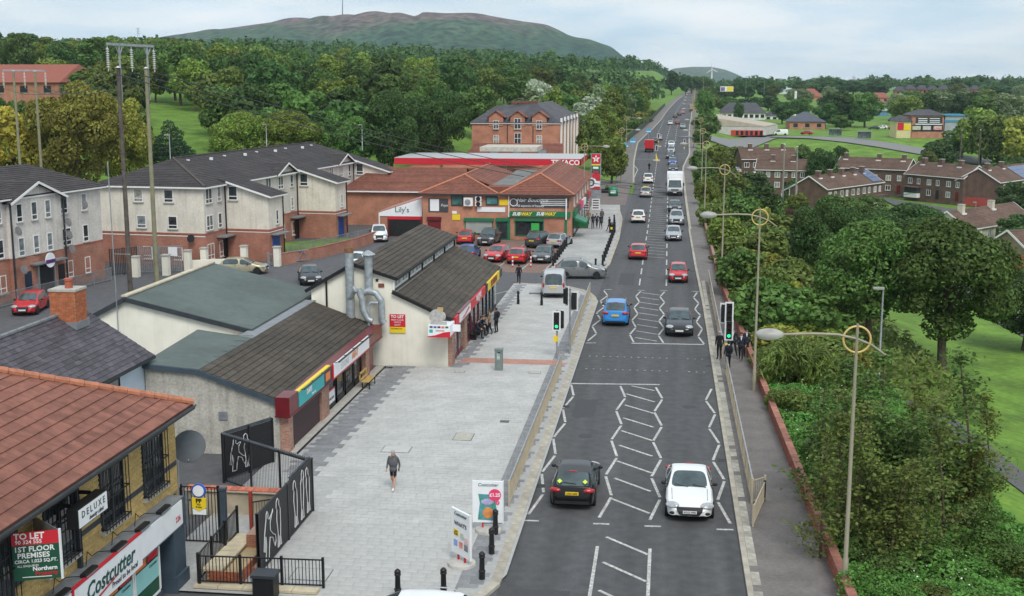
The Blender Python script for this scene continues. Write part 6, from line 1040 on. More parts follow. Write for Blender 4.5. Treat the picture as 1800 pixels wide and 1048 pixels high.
car('saloon', 1194, 594, 180, DGR, 'dark slate saloon stopping at the crossing line', TR, 'front'); car('suv', 1081, 575, 0, BLU, 'bright blue crossover driving away past the crossing', TR, 'rear')
car('small', 1192, 499, 180, RDP, 'small red hatchback coming towards the crossing', TR, 'front'); car('hatch', 1121, 458, 0, RDP, 'red hatchback driving away beside the road hatching', TR, 'rear'); car('estate', 1121.5, 393, 0, WHT, 'white estate car driving away past the black bollards', TR, 'rear')
car('hatch', 1183.7, 425, 180, SIL, 'silver hatchback, first of the oncoming queue', TR, 'front'); car('suv', 1189, 397, 180, SIL, 'silver crossover, second of the oncoming queue', TR, 'front'); car('hatch', 1186, 374, 180, DRK, 'charcoal hatchback just before the white lorry', TR, 'front')
def taxi(c, L):
    global WORLD; WORLD = False; part(c, 'taxi_sign', YEL, (-.45, .45, -.1, .15, 1.47, 1.62)); WORLD = True
car('saloon', 1135, 348, 0, SIL, 'silver taxi with yellow roof sign driving away', TR, 'rear', None, taxi); car('suv', 1139, 323, 0, WHT, 'white crossover driving away beyond the silver taxi', TR, 'rear')
for px, py, k, m, l in ((1183, 303, 'hatch', DGR, 'dark car right behind the white lorry'), (1182, 291, 'hatch', TEALP, 'blue car second behind the white lorry'), (1178, 280, 'hatch', DRK, 'charcoal car third behind the white lorry'), (1179.6, 270.5, 'suv', SIL, 'silver crossover waiting at the far crossing'), (1180, 259, 'hatch', WHT, 'white car waiting second at the far crossing')): car(k, px, py, 180, m, l, TR, 'front')
for px, py, k, m, l in ((1152, 252, 'hatch', DRK, 'dark car driving away beside the red van'), (1158.7, 247, 'hatch', SIL, 'silver car driving away past the red van')): car(k, px, py, 0, m, l, TR, 'rear')
for px, py, k, m, l in ((1200, 225, 'saloon', SIL, 'silver car right of the traffic island'), (1190.5, 219, 'hatch', MRN, 'maroon car beyond the traffic island'), (1178, 220, 'hatch', WHT, 'white car left of the maroon car'), (1186.7, 207.5, 'hatch', DRK, 'dark car climbing the far road, lower of two'), (1194, 203.5, 'hatch', DRK, 'dark car climbing the far road, upper of two'), (1200, 199.5, 'hatch', RDP, 'red car climbing the far road'), (1220, 180, 'hatch', WHT, 'white car high on the far road'), (1229, 172, 'van', WHT, 'white van near the top of the far road')): car(k, px, py, 0 if px < 1195 else 180, m, l, TR, 'rear')
# lorry, red van, far trucks, motorcycle
def boxtruck(name, label, px, py, rz, cabm, boxm, L=7.5, W=2.4, H=3.3, cat='lorry', cl=1.7, ch=2.5):
    global WORLD; p = onroad(px, py); a = R(rz); d = Vector((-math.sin(a), math.cos(a), 0)); s = -1 if rz == 180 else 1; p = p + d * L / 2 * s; o = thing(name, label, cat, (p.x, p.y, zroad(p.y)), a, TR); WORLD = False; f = L / 2
    b = MB(); b.extr([(-W / 2 + .08, f, .5), (-W / 2 + .08, f, 1.3), (-W / 2 + .08, f - .35, ch), (-W / 2 + .08, f - cl, ch), (-W / 2 + .08, f - cl, .5)], (W - .16, 0, 0)); b.build('cab', cabm, o); part(o, 'cargo_box', boxm, (-W / 2, W / 2, -f, f - cl - .08, .95, H)); part(o, 'chassis', TRIM, (-W * .38, W * .38, -f + .2, f - .3, .45, .95))
    b = MB(); b.extr([(-W / 2 + .2, f + .01, 1.32), (W / 2 - .2, f + .01, 1.32), (W / 2 - .3, f - .32, ch - .12), (-W / 2 + .3, f - .32, ch - .12)], (0, .03, .01)); b.build('windscreen', CARGLASS, o); part(o, 'bumper', TRIM, (-W / 2 + .1, W / 2 - .1, f, f + .06, .4, .72)); part(o, 'grille', TRIM, (-.6, .6, f + .005, f + .03, .82, 1.05)); part(o, 'front_plate', PLW, (-.26, .26, f + .06, f + .08, .5, .61)); part(o, 'wind_deflector', cabm, (-W / 2 + .3, W / 2 - .3, f - cl, f - .9, ch, ch + .35))
    for sx in (-1, 1):
        part(o, 'side_window', CARGLASS, (sx * (W / 2 - .08) - .015, sx * (W / 2 - .08) + .015, f - 1.3, f - .5, 1.4, 2.1)); part(o, 'headlight', LAMPC, (sx * .85 - .2, sx * .85 + .2, f, f + .05, .8, 1.0)); part(o, 'tail_light', LAMPR, (sx * W * .42 - .12, sx * W * .42 + .12, -f - .03, -f, .8, 1.0)); part(o, 'mirror', TRIM, (sx * (W / 2 + .12) - .08, sx * (W / 2 + .12) + .08, f - .45, f - .35, 1.5, 2.0))
        for y in (f - .9, -f + 1.4):
            b = MB(Matrix.Translation((sx * (W / 2 - .18), y, .46)) @ Matrix.Rotation(R(90), 4, 'Y')); b.lathe([(.2, -.13), (.46, -.13), (.46, .13), (.2, .13)], 18); t = b.build('wheel', TYRE, o, smooth=40); b = MB(Matrix.Translation((sx * (W / 2 - .18), y, .46)) @ Matrix.Rotation(R(90), 4, 'Y')); b.lathe([(.05, .1 * sx), (.27, .1 * sx), (.27, -.1 * sx)], 14); b.build('rim', RIM, t)
    part(o, 'rear_door_seam', TRIM, (-.015, .015, -f - .01, -f, 1.0, H - .1)); WORLD = True; return o
boxtruck('lorry', 'white box lorry in the oncoming queue', 1186, 345, 180, WHT, WHT)
rv = boxtruck('delivery_van', 'red box van waiting at the far crossing', 1141, 268.5, 0, RDP, RDP, 5.8, 2.1, 2.9, 'van', 1.5, 2.1)
boxtruck('lorry', 'tan tipper lorry climbing the far road', 1217, 196, 0, WHT, mat('tan_body', (.35, .27, .2), .7), 7, 2.5, 3.2); boxtruck('lorry', 'white truck parked at the top of the far road', 1224, 160, 0, WHT, WHT, 6, 2.4, 3.0)
p = onroad(1141, 301); mc = thing('motorcycle', 'motorcycle with rider in dark clothes driving away', 'motorcycle', p, 0, TR); WORLD = False
for y in (-.65, .65): b = MB(Matrix.Translation((0, y, .32)) @ Matrix.Rotation(R(90), 4, 'Y')); b.torus((0, 0, 0), .27, .06, 'z', 18, 6); b.build('wheel', TYRE, mc)
b = MB(); b.tube([(0, -.8, .75), (0, -.3, .8), (0, .3, .85), (0, .65, .35)], [.1, .16, .18, .08], 8); b.bar((-.35, .45, 1.05), (.35, .45, 1.05), .04, .04); b.build('frame', BLK, mc, smooth=True); part(mc, 'tail_light', LAMPR, (-.08, .08, -.85, -.8, .7, .78)); WORLD = True
car('estate', 0, 0, 90, WHT, 'white car roof just showing at the bottom edge beside the bollards', PK, 'mid', pos=(-7.5, 32.75, 0))
# parked and turning cars
car('suv', 0, 0, -86, paint('gunmetal', (.2, .205, .21), .3, .3), 'grey crossover turning out of the side road', PK, 'mid', pos=(-7.3, 103.0, 0)); car('van', 0, 0, 4, paint('pale_silver', (.46, .47, .48), .3, .25), 'silver panel van parked on the plaza paving', PK, 'rear', pos=(-8.6, 91.7, .1))
car('suv', 0, 0, 195, WHT, 'white sport utility parked before the gabled corner shop', PK, 'front', pos=(-30.3, 123.9, 0)); car('hatch', 0, 0, 6, RDP, 'red hatchback parked left of the grey crossover in the back row', PK, 'rear', pos=(-21.0, 123.2, 0)); car('suv', 0, 0, 176, GRY, 'grey crossover facing out beside the green shop door', PK, 'front', pos=(-18.7, 122.3, 0))
car('hatch', 0, 0, 0, TEALP, 'deep blue car mostly hidden behind the takeaway roof', PK, 'mid', pos=(-18.9, 113.6, 0)); car('hatch', 0, 0, 172, RDP, 'red hatchback facing out, partly behind the takeaway roof', PK, 'front', pos=(-16.3, 110.6, 0)); car('hatch', 0, 0, -3, RDP, 'red hatchback between the two red and white posts', PK, 'rear', pos=(-13.9, 109.8, 0)); car('hatch', 0, 0, 178, GRY, 'dark grey hatchback facing out beside the bollard row', PK, 'front', pos=(-11.6, 110.5, 0))
car('suv', 0, 0, -20, DRK, 'dark brown crossover parked under the sandwich shop window', PK, 'rear', pos=(-13.7, 121.3, 0)); car('hatch', 0, 0, -14, SIL, 'silver hatchback parked by the bollards at the parade corner', PK, 'rear', pos=(-11.5, 121.6, 0))
car('hatch', 0, 0, 193, RDP, 'red hatchback parked before the grey flats behind the chimney', PK, 'front', 'AU56 RED' if False else None, pos=(-46.1, 79.8, 0)); car('hatch', 0, 0, -82, GLD, 'pale gold hatchback parked behind the felt-roofed hall', PK, 'mid', pos=(-37.3, 101.6, 0)); car('hatch', 0, 0, 200, DGR, 'dark car parked between the hall and takeaway roofs', PK, 'mid', pos=(-30.0, 97.5, 0)); car('small', 0, 0, 10, WHT, 'white car tucked behind the takeaway ridge', PK, 'mid', pos=(-28.2, 106.5, 0))
for px, py, y, k, m, l, rz in ((1331, 0, 0, 0, 0, 0, 0),): pass
def landcar(px, py, k, m, l, rz, g='cars in the estate and terminus'): p = onland(px, py); p.z = max(p.z, -9.05) + .05; car(k, 0, 0, rz, m, l, g, 'mid', pos=p)
landcar(1645, 327, 'small', paint('magenta', (.4, .02, .1)), 'magenta car parked by the red garden wall', 60); landcar(1748, 452, 'van', WHT, 'white van at the green beside the big trees', 80)
for px, py, k, m, l, rz in ((1372, 238, 'van', WHT, 'white van parked right of the library', 90), (1418, 237, 'hatch', RDP, 'red car parked right of the library', 60), (1536, 228, 'hatch', DRK, 'black car parked at the lawn top, left of the white one', 80), (1550, 227, 'hatch', WHT, 'white car parked at the lawn top', 85), (1571, 228, 'suv', RDP, 'red car parked beside the poster wall', 70), (1570, 214, 'van', TEALP, 'blue van behind the poster wall', 40), (1285, 306, 'hatch', SIL, 'silver car behind the roadside shrubs', 60)): landcar(px, py, k, m, l, rz)
for o, L in PROTO.values():
    for ch in list(o.children):
        for g in list(ch.children): bpy.data.objects.remove(g)
        bpy.data.objects.remove(ch)
    bpy.data.objects.remove(o)
# ================================================================== people
SKIN = mat('skin', (.48, .27, .19), .6, .08, 6); HAIRS = {'brown': mat('hair_brown', (.06, .03, .015), .7, .2, 9), 'grey': mat('hair_grey', (.33, .32, .31), .7, .2, 9), 'black': mat('hair_black', (.012, .01, .01), .6, .2, 9)}
CL = {'hoodie': mat('cloth_grey_marl', (.10, .10, .105), .95, .2, 12), 'blazer': mat('cloth_navy', (.018, .021, .036), .9, .2, 10), 'black': mat('cloth_black', (.011, .011, .012), .9, .2, 10), 'white': mat('cloth_white', (.7, .7, .7), .9, .08), 'shoe': mat('shoe_black', (.012, .011, .011), .5, .1), 'trainer': mat('trainer_white', (.75, .75, .73), .6, .06), 'tan': mat('cloth_tan', (.25, .17, .1), .9, .2, 8), 'denim': mat('cloth_denim', (.05, .07, .12), .9, .2, 8)}
ST = dict(pel=(0, 0, .95), sp=(0, .01, 1.15), ch=(0, 0, 1.36), nk=(0, .01, 1.5), h0=(0, .02, 1.57), h1=(0, .03, 1.64), h2=(0, .02, 1.72), sl=(-.18, 0, 1.43), el=(-.24, -.03, 1.15), wl=(-.23, .07, .91), sr=(.18, 0, 1.43), er=(.24, -.03, 1.15), wr=(.23, .07, .91), hl=(-.09, 0, .9), kl=(-.1, .03, .5), al=(-.1, -.03, .09), tl=(-.12, .14, .04), hr=(.09, 0, .9), kr=(.1, .03, .5), ar=(.1, -.03, .09), tr=(.12, .14, .04))
POSES = {'stand': {}, 'walk': dict(kl=(-.09, .14, .52), al=(-.08, .3, .13), tl=(-.08, .46, .12), kr=(.09, -.06, .5), ar=(.08, -.34, .16), tr=(.09, -.24, .05), el=(-.24, -.12, 1.16), wl=(-.25, -.06, .94), er=(.24, .02, 1.16), wr=(.23, .2, .98)),
 'apart': dict(kl=(-.16, .04, .5), al=(-.24, -.02, .09), tl=(-.29, .13, .04), kr=(.16, .03, .5), ar=(.26, -.04, .09), tr=(.33, .1, .04), er=(.33, -.05, 1.2), wr=(.16, .12, 1.12)),
 'phone': dict(er=(.25, .05, 1.2), wr=(.12, .2, 1.5), kl=(-.1, .05, .5)), 'sit': dict(pel=(0, 0, .55), sp=(0, .04, .76), ch=(0, .1, .97), nk=(0, .16, 1.12), h0=(0, .2, 1.18), h1=(0, .22, 1.25), h2=(0, .21, 1.33), sl=(-.18, .1, 1.04), el=(-.24, .15, .78), wl=(-.12, .36, .68), sr=(.18, .1, 1.04), er=(.24, .15, .78), wr=(.12, .36, .68), hl=(-.09, .02, .52), kl=(-.13, .44, .52), al=(-.14, .42, .1), tl=(-.15, .6, .05), hr=(.09, .02, .52), kr=(.13, .44, .52), ar=(.14, .4, .1), tr=(.15, .58, .05)),
 'tray': dict(el=(-.24, .08, 1.15), wl=(-.18, .34, 1.12), er=(.24, .08, 1.15), wr=(.18, .34, 1.12), kl=(-.1, .1, .52), al=(-.1, .12, .09), tl=(-.11, .28, .04), kr=(.1, -.02, .5), ar=(.1, -.18, .12), tr=(.11, -.05, .04))}
EDG = [('pel', 'sp'), ('sp', 'ch'), ('ch', 'nk'), ('nk', 'h0'), ('h0', 'h1'), ('h1', 'h2'), ('ch', 'sl'), ('sl', 'el'), ('el', 'wl'), ('ch', 'sr'), ('sr', 'er'), ('er', 'wr'), ('pel', 'hl'), ('hl', 'kl'), ('kl', 'al'), ('al', 'tl'), ('pel', 'hr'), ('hr', 'kr'), ('kr', 'ar'), ('ar', 'tr')]
RAD = dict(pel=(.155, .115), sp=(.135, .1), ch=(.165, .115), nk=(.055, .055), h0=(.068, .075), h1=(.08, .098), h2=(.06, .07), sl=(.066, .066), el=(.05, .05), wl=(.036, .036), hl=(.088, .095), kl=(.062, .062), al=(.045, .045), tl=(.042, .03))
for k in list(RAD):
    if k[-1] == 'l' and k not in ('pel',): RAD[k[0] + 'r'] = RAD[k]
_pm = {}
def figure(pose, shorts=False):
    if (pose, shorts) in _pm: return _pm[(pose, shorts)]
    J = dict(ST); J.update(POSES[pose]); ks = list(J); me = bpy.data.meshes.new('p'); me.from_pydata([J[k] for k in ks], [(ks.index(a), ks.index(b)) for a, b in EDG], [])
    o = bpy.data.objects.new('p', me); COL.objects.link(o); md = o.modifiers.new('s', 'SKIN'); md.use_smooth_shade = True
    for i, k in enumerate(ks): me.skin_vertices[0].data[i].radius = RAD[k]; me.skin_vertices[0].data[i].use_root = k == 'pel'
    s = o.modifiers.new('u', 'SUBSURF'); s.levels = 1; s.render_levels = 1; dg = bpy.context.evaluated_depsgraph_get(); m2 = bpy.data.meshes.new_from_object(o.evaluated_get(dg)); bpy.data.objects.remove(o)
    V = [tuple(v.co) for v in m2.vertices]; Fc = [tuple(p.vertices) for p in m2.polygons]; mi = []
    def reg(a, b):
        s_ = {a, b}
        if s_ & {'h0', 'h1', 'h2'}: return 0
        if s_ & {'tl', 'tr'}: return 4
        if s_ & {'kl', 'kr', 'al', 'ar'}: return 0 if shorts and s_ & {'al', 'ar'} else 3
        if s_ & {'hl', 'hr'}: return 3
        return 2
    seg = [(Vector(J[a]), Vector(J[b]), reg(a, b)) for a, b in EDG]
    for f in Fc:
        c = sum((Vector(V[i]) for i in f), Vector()) / len(f); best = (9, 0)
        for a, b, r in seg:
            t = max(0, min(1, (c - a).dot(b - a) / (b - a).length_squared)); d = (c - a - (b - a) * t).length
            if d < best[0]: best = (d, r)
        r = best[1]; hd = Vector(J['h1'])
        if r == 0 and c.z > J['h0'][2] - .02 and (c.z > hd.z + .035 or c.y < hd.y - .01) and (c - hd).length < .2: r = 1
        if shorts and r == 3 and c.z < .62: r = 0
        mi.append(r)
    b = MB(); b.v = V; b.f = Fc; b.mi = mi; b.m = 0; hd = Vector(J['h1'])
    b.ball(hd + Vector((0, .095, -.01)), .014, .022, .02, 6, 4); b.m = 1
    for sx in (-1, 1): b.m = 4; b.ball(hd + Vector((sx * .032, .083, .02)), .011, .008, .007, 6, 4); b.m = 0; b.ball(hd + Vector((sx * .083, -.01, 0)), .01, .022, .03, 6, 4)
    b.m = 4; b.ball(hd + Vector((0, .082, -.045)), .02, .008, .005, 6, 4); b.m = 0
    for w_, e_ in (('wl', 'el'), ('wr', 'er')):
        p, q = Vector(J[w_]), Vector(J[e_]); d = (p - q).normalized(); sd_ = d.cross(Vector((1, 0, 0))).normalized(); up = sd_.cross(d); b.ball(p + d * .045, .03, .04, .05, 8, 5)
        for i in range(4): r0 = p + d * .08 + sd_ * (.016 * (i - 1.5)); ln = (.06, .075, .07, .055)[i]; b.tube([r0, r0 + d * ln * .55, r0 + d * ln + up * .02], [.009, .008, .006], 5)
        t0 = p + d * .03 + sd_ * .03; b.tube([t0, t0 + d * .03 + sd_ * .02, t0 + d * .06 + sd_ * .022], [.011, .009, .007], 5)
    me = b.mesh([SKIN, HAIRS['brown'], CL['blazer'], CL['black'], CL['shoe']], True, False); _pm[(pose, shorts)] = me; return me
def person(label, pos, rz, pose='stand', hair='brown', topc='blazer', leg='black', shoe='shoe', group=None, h=1.72, pack=False, shirt=False, shorts=False, extra=None):
    global WORLD; o = put('person', figure(pose, shorts), None); tag(o, label, 'person', group); o.location = pos; o.rotation_euler = (0, 0, R(rz)); o.scale = (h / 1.74,) * 3
    setmat(o, [SKIN, HAIRS[hair], CL[topc], CL[leg], CL[shoe]]); WORLD = False; J = dict(ST); J.update(POSES[pose]); c = Vector(J['ch'])
    b = MB(); b.lathe([(.075, 0), (.07, .05)], 10, tuple(Vector(J['nk']) + Vector((0, .0, -.035)))); b.build('collar', CL['white' if shirt else topc], o, smooth=True)
    if shirt: b = MB(); b.extr([c + Vector((-.05, .12, .1)), c + Vector((.05, .12, .1)), c + Vector((0, .135, -.12))], (0, .01, 0)); b.build('shirt_front', CL['white'], o)
    b = MB(); b.lathe([(.17, 0), (.175, .1), (.16, .2)], 12, (0, J['pel'][1], J['pel'][2] - .12)); m_ = b; b.v = [(x, J['pel'][1] + (y - J['pel'][1]) * .72, z) for x, y, z in b.v]; b.build('jacket_hem', CL[topc], o, smooth=True)
    hd = Vector(J['h1']); b = MB(); b.ball(hd + Vector((0, -.022, .035)), .091, .1, .082, 12, 8); b.build('hair', HAIRS[hair], o, smooth=True)
    if topc == 'hoodie': b = MB(); b.ball(Vector(J['nk']) + Vector((0, -.08, -.03)), .13, .09, .09, 12, 6); b.build('hood', CL[topc], o, smooth=True); b = MB(); b.ball(c + Vector((0, .01, -.14)), .215, .155, .26, 14, 10); b.build('loose_top', CL[topc], o, smooth=True)
    if pack: b = MB(); b.ball(c + Vector((0, -.17, -.08)), .15, .1, .22, 12, 8); b.build('backpack', CL['black' if topc != 'black' else 'denim'], o, smooth=True)
    if extra: extra(o)
    WORLD = True; return o
def phone(o): b = MB(); b.box(-.27, -.23, .02, .05, .86, .98); b.build('phone', CL['black'], o)
person('person in grey hooded top, black shorts and white shoes walking across the plaza', G(692, 861, .1), 176, 'walk', 'grey', 'hoodie', 'black', 'trainer', h=1.68, shorts=True, extra=phone)
SG = 'school pupils in dark blazers by the crossing'
for px, py, rz, pose, hair, lab, kw in ((1264, 632, 15, 'stand', 'grey', 'person in long dark coat standing with back turned by the guard rail', dict(topc='black')), (1288, 626, 170, 'apart', 'brown', 'pupil standing legs apart with hand raised, second from the guard rail', dict(shirt=True)), (1302, 634, 175, 'walk', 'brown', 'pupil walking towards the camera on the red crossing strip', dict(shirt=True)), (1311, 627, 185, 'stand', 'black', 'pupil half hidden behind another by the shrubs', dict(shirt=True)), (1279.5, 650, 25, 'stand', 'black', 'pupil with backpack beside the traffic light pole', dict(pack=True, shirt=True))): person(lab, G(px, py, .1), rz, pose, hair, group=SG, h=1.74, **kw)
CG = 'people eating outside the takeaway'
for x, y, rz, pose, hair, lab, kw in ((-12.25, 75.9, -80, 'sit', 'brown', 'seated person in dark clothes nearest the takeaway door', {}), (-12.2, 76.9, -85, 'sit', 'black', 'seated person second along the takeaway window', {}), (-12.25, 78.1, -75, 'sit', 'brown', 'seated person farthest along the takeaway window', {}), (-11.5, 77.3, 95, 'tray', 'brown', 'standing person in light sweater leaning to the seated group', dict(topc='tan')), (-11.15, 78.0, 60, 'phone', 'brown', 'standing person with backpack and hand to face by the takeaway', dict(pack=True))): person(lab, (x, y, .1), rz, pose, hair, group=CG, **kw)
b = thing('window_bench', 'low dark bench under the takeaway window', 'bench', (-12.35, 76.8, .1)); part(b, 'seat', BLACKM, (-12.5, -12.1, 75.3, 78.8, .48, .53)); [part(b, 'leg', BLACKM, (-12.48, -12.12, y, y + .06, .1, .48)) for y in (75.5, 77, 78.5)]
b = thing('food_box', 'open brown food box held out among the seated group', 'box', (-11.9, 77.2, 1.2)); part(b, 'tray', CL['tan'], (-12.05, -11.65, 77.15, 77.5, 1.18, 1.24)); b = MB()
person('person with rucksack walking away past the plaza end', G(912, 500), 8, 'walk', 'black', pack=True)
SB = 'people on the pavement by the sandwich shop'
for px, py, rz, pose, lab, kw in ((1034.6, 395, 160, 'walk', 'person with red bag nearest the green bin', dict(topc='tan')), (1042, 402.5, 20, 'stand', 'first of three pupils walking abreast from the green bin', {}), (1049, 401, 170, 'walk', 'second of three pupils walking abreast, holding white paper', dict(shirt=True)), (1056, 403, 15, 'walk', 'third of three pupils walking abreast, nearest the kerb', {}), (1058, 392.5, 175, 'stand', 'person behind the three pupils by the parade', dict(topc='hoodie')), (1071, 407.5, 60, 'walk', 'person in black leaning forward beside the litter bin', dict(topc='black')), (1068, 312, 170, 'stand', 'person in white top standing at the forecourt entrance', dict(topc='white', leg='denim'))): person(lab, G(px, py, .1), rz, pose, 'brown', group=SB, **kw)
mp = mc.matrix_basis.translation; rd = person('motorcycle rider in dark jacket and helmet on the road', (mp.x, mp.y - .25, mp.z + .32), 0, 'sit', 'black', 'black')
# ================================================================== street furniture
LAMPM = mat('olive_grey_column', (.30, .27, .20), .5, .1, 3, metal=.2); RINGM = mat('gold_ring', (.62, .45, .16), .4, .1, metal=.2); HEADM = mat('lamp_head', (.33, .325, .3), .4, .15)
def lamp(label, base, h, side, arm=2.3):
    global WORLD; o = thing('street_lamp', label, 'street lamp', base, 0, 'ringed street lamps along the main road'); WORLD = False; s = side
    b = MB(); b.tube([(0, 0, 0), (0, 0, 1.2), (0, 0, 1.25), (0, 0, h)], [.1, .1, .075, .045], 10); b.build('column', LAMPM, o, smooth=40); zr = h - .5
    b = MB(); b.torus((0, 0, zr), .42, .035, 'y', 32, 6); b.build('ring', RINGM, o, smooth=True)
    b = MB(); b.tube([(-s * .9, 0, zr - .48), (-s * .45, 0, zr - .16), (0, 0, zr + .02), (s * .6, 0, zr + .14), (s * 1.3, 0, zr + .15), (s * arm, 0, zr + .1)], [.03, .035, .04, .045, .045, .045], 8); b.build('arm', LAMPM, o, smooth=40)
    b = MB(Matrix.Translation((s * (arm + .4), 0, zr + .08))); b.ball((0, 0, 0), .46, .27, .2, 16, 8); b.v = [(x, y, max(z, zr + .0)) for x, y, z in b.v]; hd = b.build('lamp_head', HEADM, o, smooth=50)
    b = MB(Matrix.Translation((s * (arm + .4), 0, zr + .0))); b.ball((0, 0, -.01), .34, .2, .09, 14, 6); b.build('lens', mat('lamp_lens', (.6, .58, .52), .2, .1), hd, smooth=True); part(o, 'door_panel', LAMPM, (-.105, -.09, -.05, .05, .4, .9)); WORLD = True; return o
ords = ['nearest ringed street lamp, rising from the shrubs on the right', 'ringed street lamp beside the waiting pupils', 'third ringed street lamp along the right footway', 'fourth ringed street lamp along the right footway', 'fifth ringed street lamp along the right footway', 'sixth ringed street lamp along the right footway']
for i, (x, y) in enumerate(((6.04, 37.87), (4.95, 64.4), (4.79, 101.8), (4.6, 146), (5.4, 190), (6.2, 234))): lamp(ords[i], (x, y, zroad(y) + .08), 9.0 if i == 0 else 10, -1)
for i, (px, Y) in enumerate(((1027, 150), (1092, 205), (1100, 255))): p = AY(px, 300, Y); lamp(['ringed lamp before the brick parade side wall', 'ringed lamp beyond the forecourt', 'ringed lamp at the far crossing, left kerb'][i], (p.x, Y, zroad(Y)), 9.5, 1)
for i, y in enumerate(range(300, 620, 40)): lamp('ringed lamp %s beyond the far crossing on the right' % NB[i], (xr(y) + 1.2, y, zroad(y)), 10, -1)
def plamp(label, px, py, ph, Y=None):
    p = onland(px, py) if Y is None else AY(px, py, Y); t = AY(px, ph, p.y).z - p.z; o = thing('park_lamp', label, 'lamp post', p, 0, 'plain lamp posts'); global WORLD; WORLD = False
    b = MB(); b.tube([(0, 0, -.3), (0, 0, 1.1), (0, 0, 1.15), (0, 0, t)], [.09, .09, .06, .045], 8); b.build('column', GALV, o, smooth=40); b = MB(); b.box(-.55, .05, -.1, .1, t - .02, t + .1); b.build('lantern', HEADM, o); WORLD = True
plamp('galvanised lamp post on the park lawn beside the shrubs', 1543, 686, 508); plamp('lamp post on the green below the bungalows', 1713, 398, 356); plamp('lamp post with square lantern behind the grey flats', 302, 330, 238, 120); plamp('lamp post over the lawn behind the long flats', 469, 262, 219, 170); plamp('lamp post in the trees behind the long flats', 637, 262, 220, 180); plamp('lamp post by the estate street, left', 1680, 340, 300); plamp('lamp post by the estate street, right', 1728, 343, 292)
for i, (px, py, ph) in enumerate(((1311, 165, 134), (1343, 165, 140), (1236, 160, 118))): plamp('tall far lamp post %s on the hill by the billboard' % NB[i], px, py, ph, 760)
# ---- traffic lights
HOUS = mat('signal_black', (.012, .013, .013), .5, .15); LENS = mat('dark_lens', (.03, .02, .02), .25, .2); GREENL = emit('green_signal', (.02, .8, .3), 1.6); WB = p_img('signal_border', (.75, .75, .74))
def sighead(parent, pos, rz, lit=True, nm='signal_head'):
    M_ = Matrix.Translation(pos) @ Matrix.Rotation(R(rz), 4, 'Z'); b = MB(M_); b.box(-.25, .25, -.02, .02, -.61, .61); bk_ = b.build('white_border', WB, parent); b = MB(M_); b.box(-.165, .165, -.045, .03, -.525, .525); b.box(-.13, .13, .03, .2, -.46, .46); h = b.build(nm, HOUS, parent)
    for k, z in enumerate((.33, 0, -.33)):
        b = MB(M_ @ Matrix.Translation((0, -.055, z)) @ Matrix.Rotation(R(90), 4, 'X')); b.lathe([(.1, -.01), (.1, .015)], 16); b.build('lens', GREENL if (lit and k == 2) else LENS, h); b = MB(M_ @ Matrix.Translation((0, -.12, z)) @ Matrix.Rotation(R(90), 4, 'X')); n = 10
        vs = [(.125 * math.cos(math.pi * i / n), .125 * math.sin(math.pi * i / n), q) for q in (-.08, .09) for i in range(n + 1)]; b.add(vs, [(i, i + 1, n + 2 + i, n + 1 + i) for i in range(n)]); b.build('hood', HOUS, h, fix=False)
def tlight(label, pos, h, heads, box=True, name='traffic_light'):
    o = thing(name, label, 'traffic light', pos, 0, 'signals at the pedestrian crossings'); p = Vector(pos); b = MB(); b.tube([p, p + Vector((0, 0, h))], .057, 10); b.build('pole', GALV, o, smooth=40)
    for dx, dy, z, rz, lit in heads: sighead(o, p + Vector((dx, dy, z)), rz, lit)
    if box: b = MB(); b.box(p.x - .2, p.x + .05, p.y - .12, p.y + .12, p.z + 1.05, p.z + 1.4); b.build('push_button_box', YEL, o)
    return o
tlight('traffic light on the right footway showing green towards the camera', (3.81, 69.9, .1), 3.95, [(0, -.14, 2.25, 0, True), (-.02, -.16, 3.32, 0, False), (-.3, .1, 3.2, 160, False)]); tlight('traffic light pole on the plaza with green lens facing the camera', (-6.42, 70.9, .1), 3.0, [(-.02, -.14, 2.35, 0, True), (.28, .12, 2.4, 150, False)]); tlight('taller traffic light pole seen from behind at the plaza kerb', (-5.75, 72.3, .1), 4.0, [(.25, .1, 3.3, 170, False), (-.2, .1, 3.6, 120, False)], False)
for i, (x, y) in enumerate(((-9.3, 266), (-2.3, 258), (3.9, 282), (-2.3, 305))): tlight(['far crossing light on the left kerb', 'far crossing light on the near traffic island', 'far crossing light on the right kerb', 'far crossing light on the far traffic island'][i], (x, y, zroad(y)), 3.4, [(0, -.15, 2.7, 0, False)])
for i, (x, y) in enumerate(((-2.3, 258), (-2.3, 305))): b = MB(); b.prism([(x + 1.0 * math.cos(t) * .8, y + 3.2 * math.sin(t)) for t in [2 * math.pi * k / 16 for k in range(16)]], zroad(y) - .1, zroad(y) + .14); tag(b.build('traffic_island', KERB), kind='structure')
o = thing('crossing_bollard', 'yellow lit bollard on the far traffic island', 'bollard', (-2.3, 256, zroad(256))); MB().lathe([(.18, .1), (.16, 1.0), (.05, 1.15)], 10, (-2.3, 256, zroad(256))).build('body', YEL, o, smooth=40); part(o, 'base', CONC, (-2.5, -2.1, 255.8, 256.2, zroad(256), zroad(256) + .14))
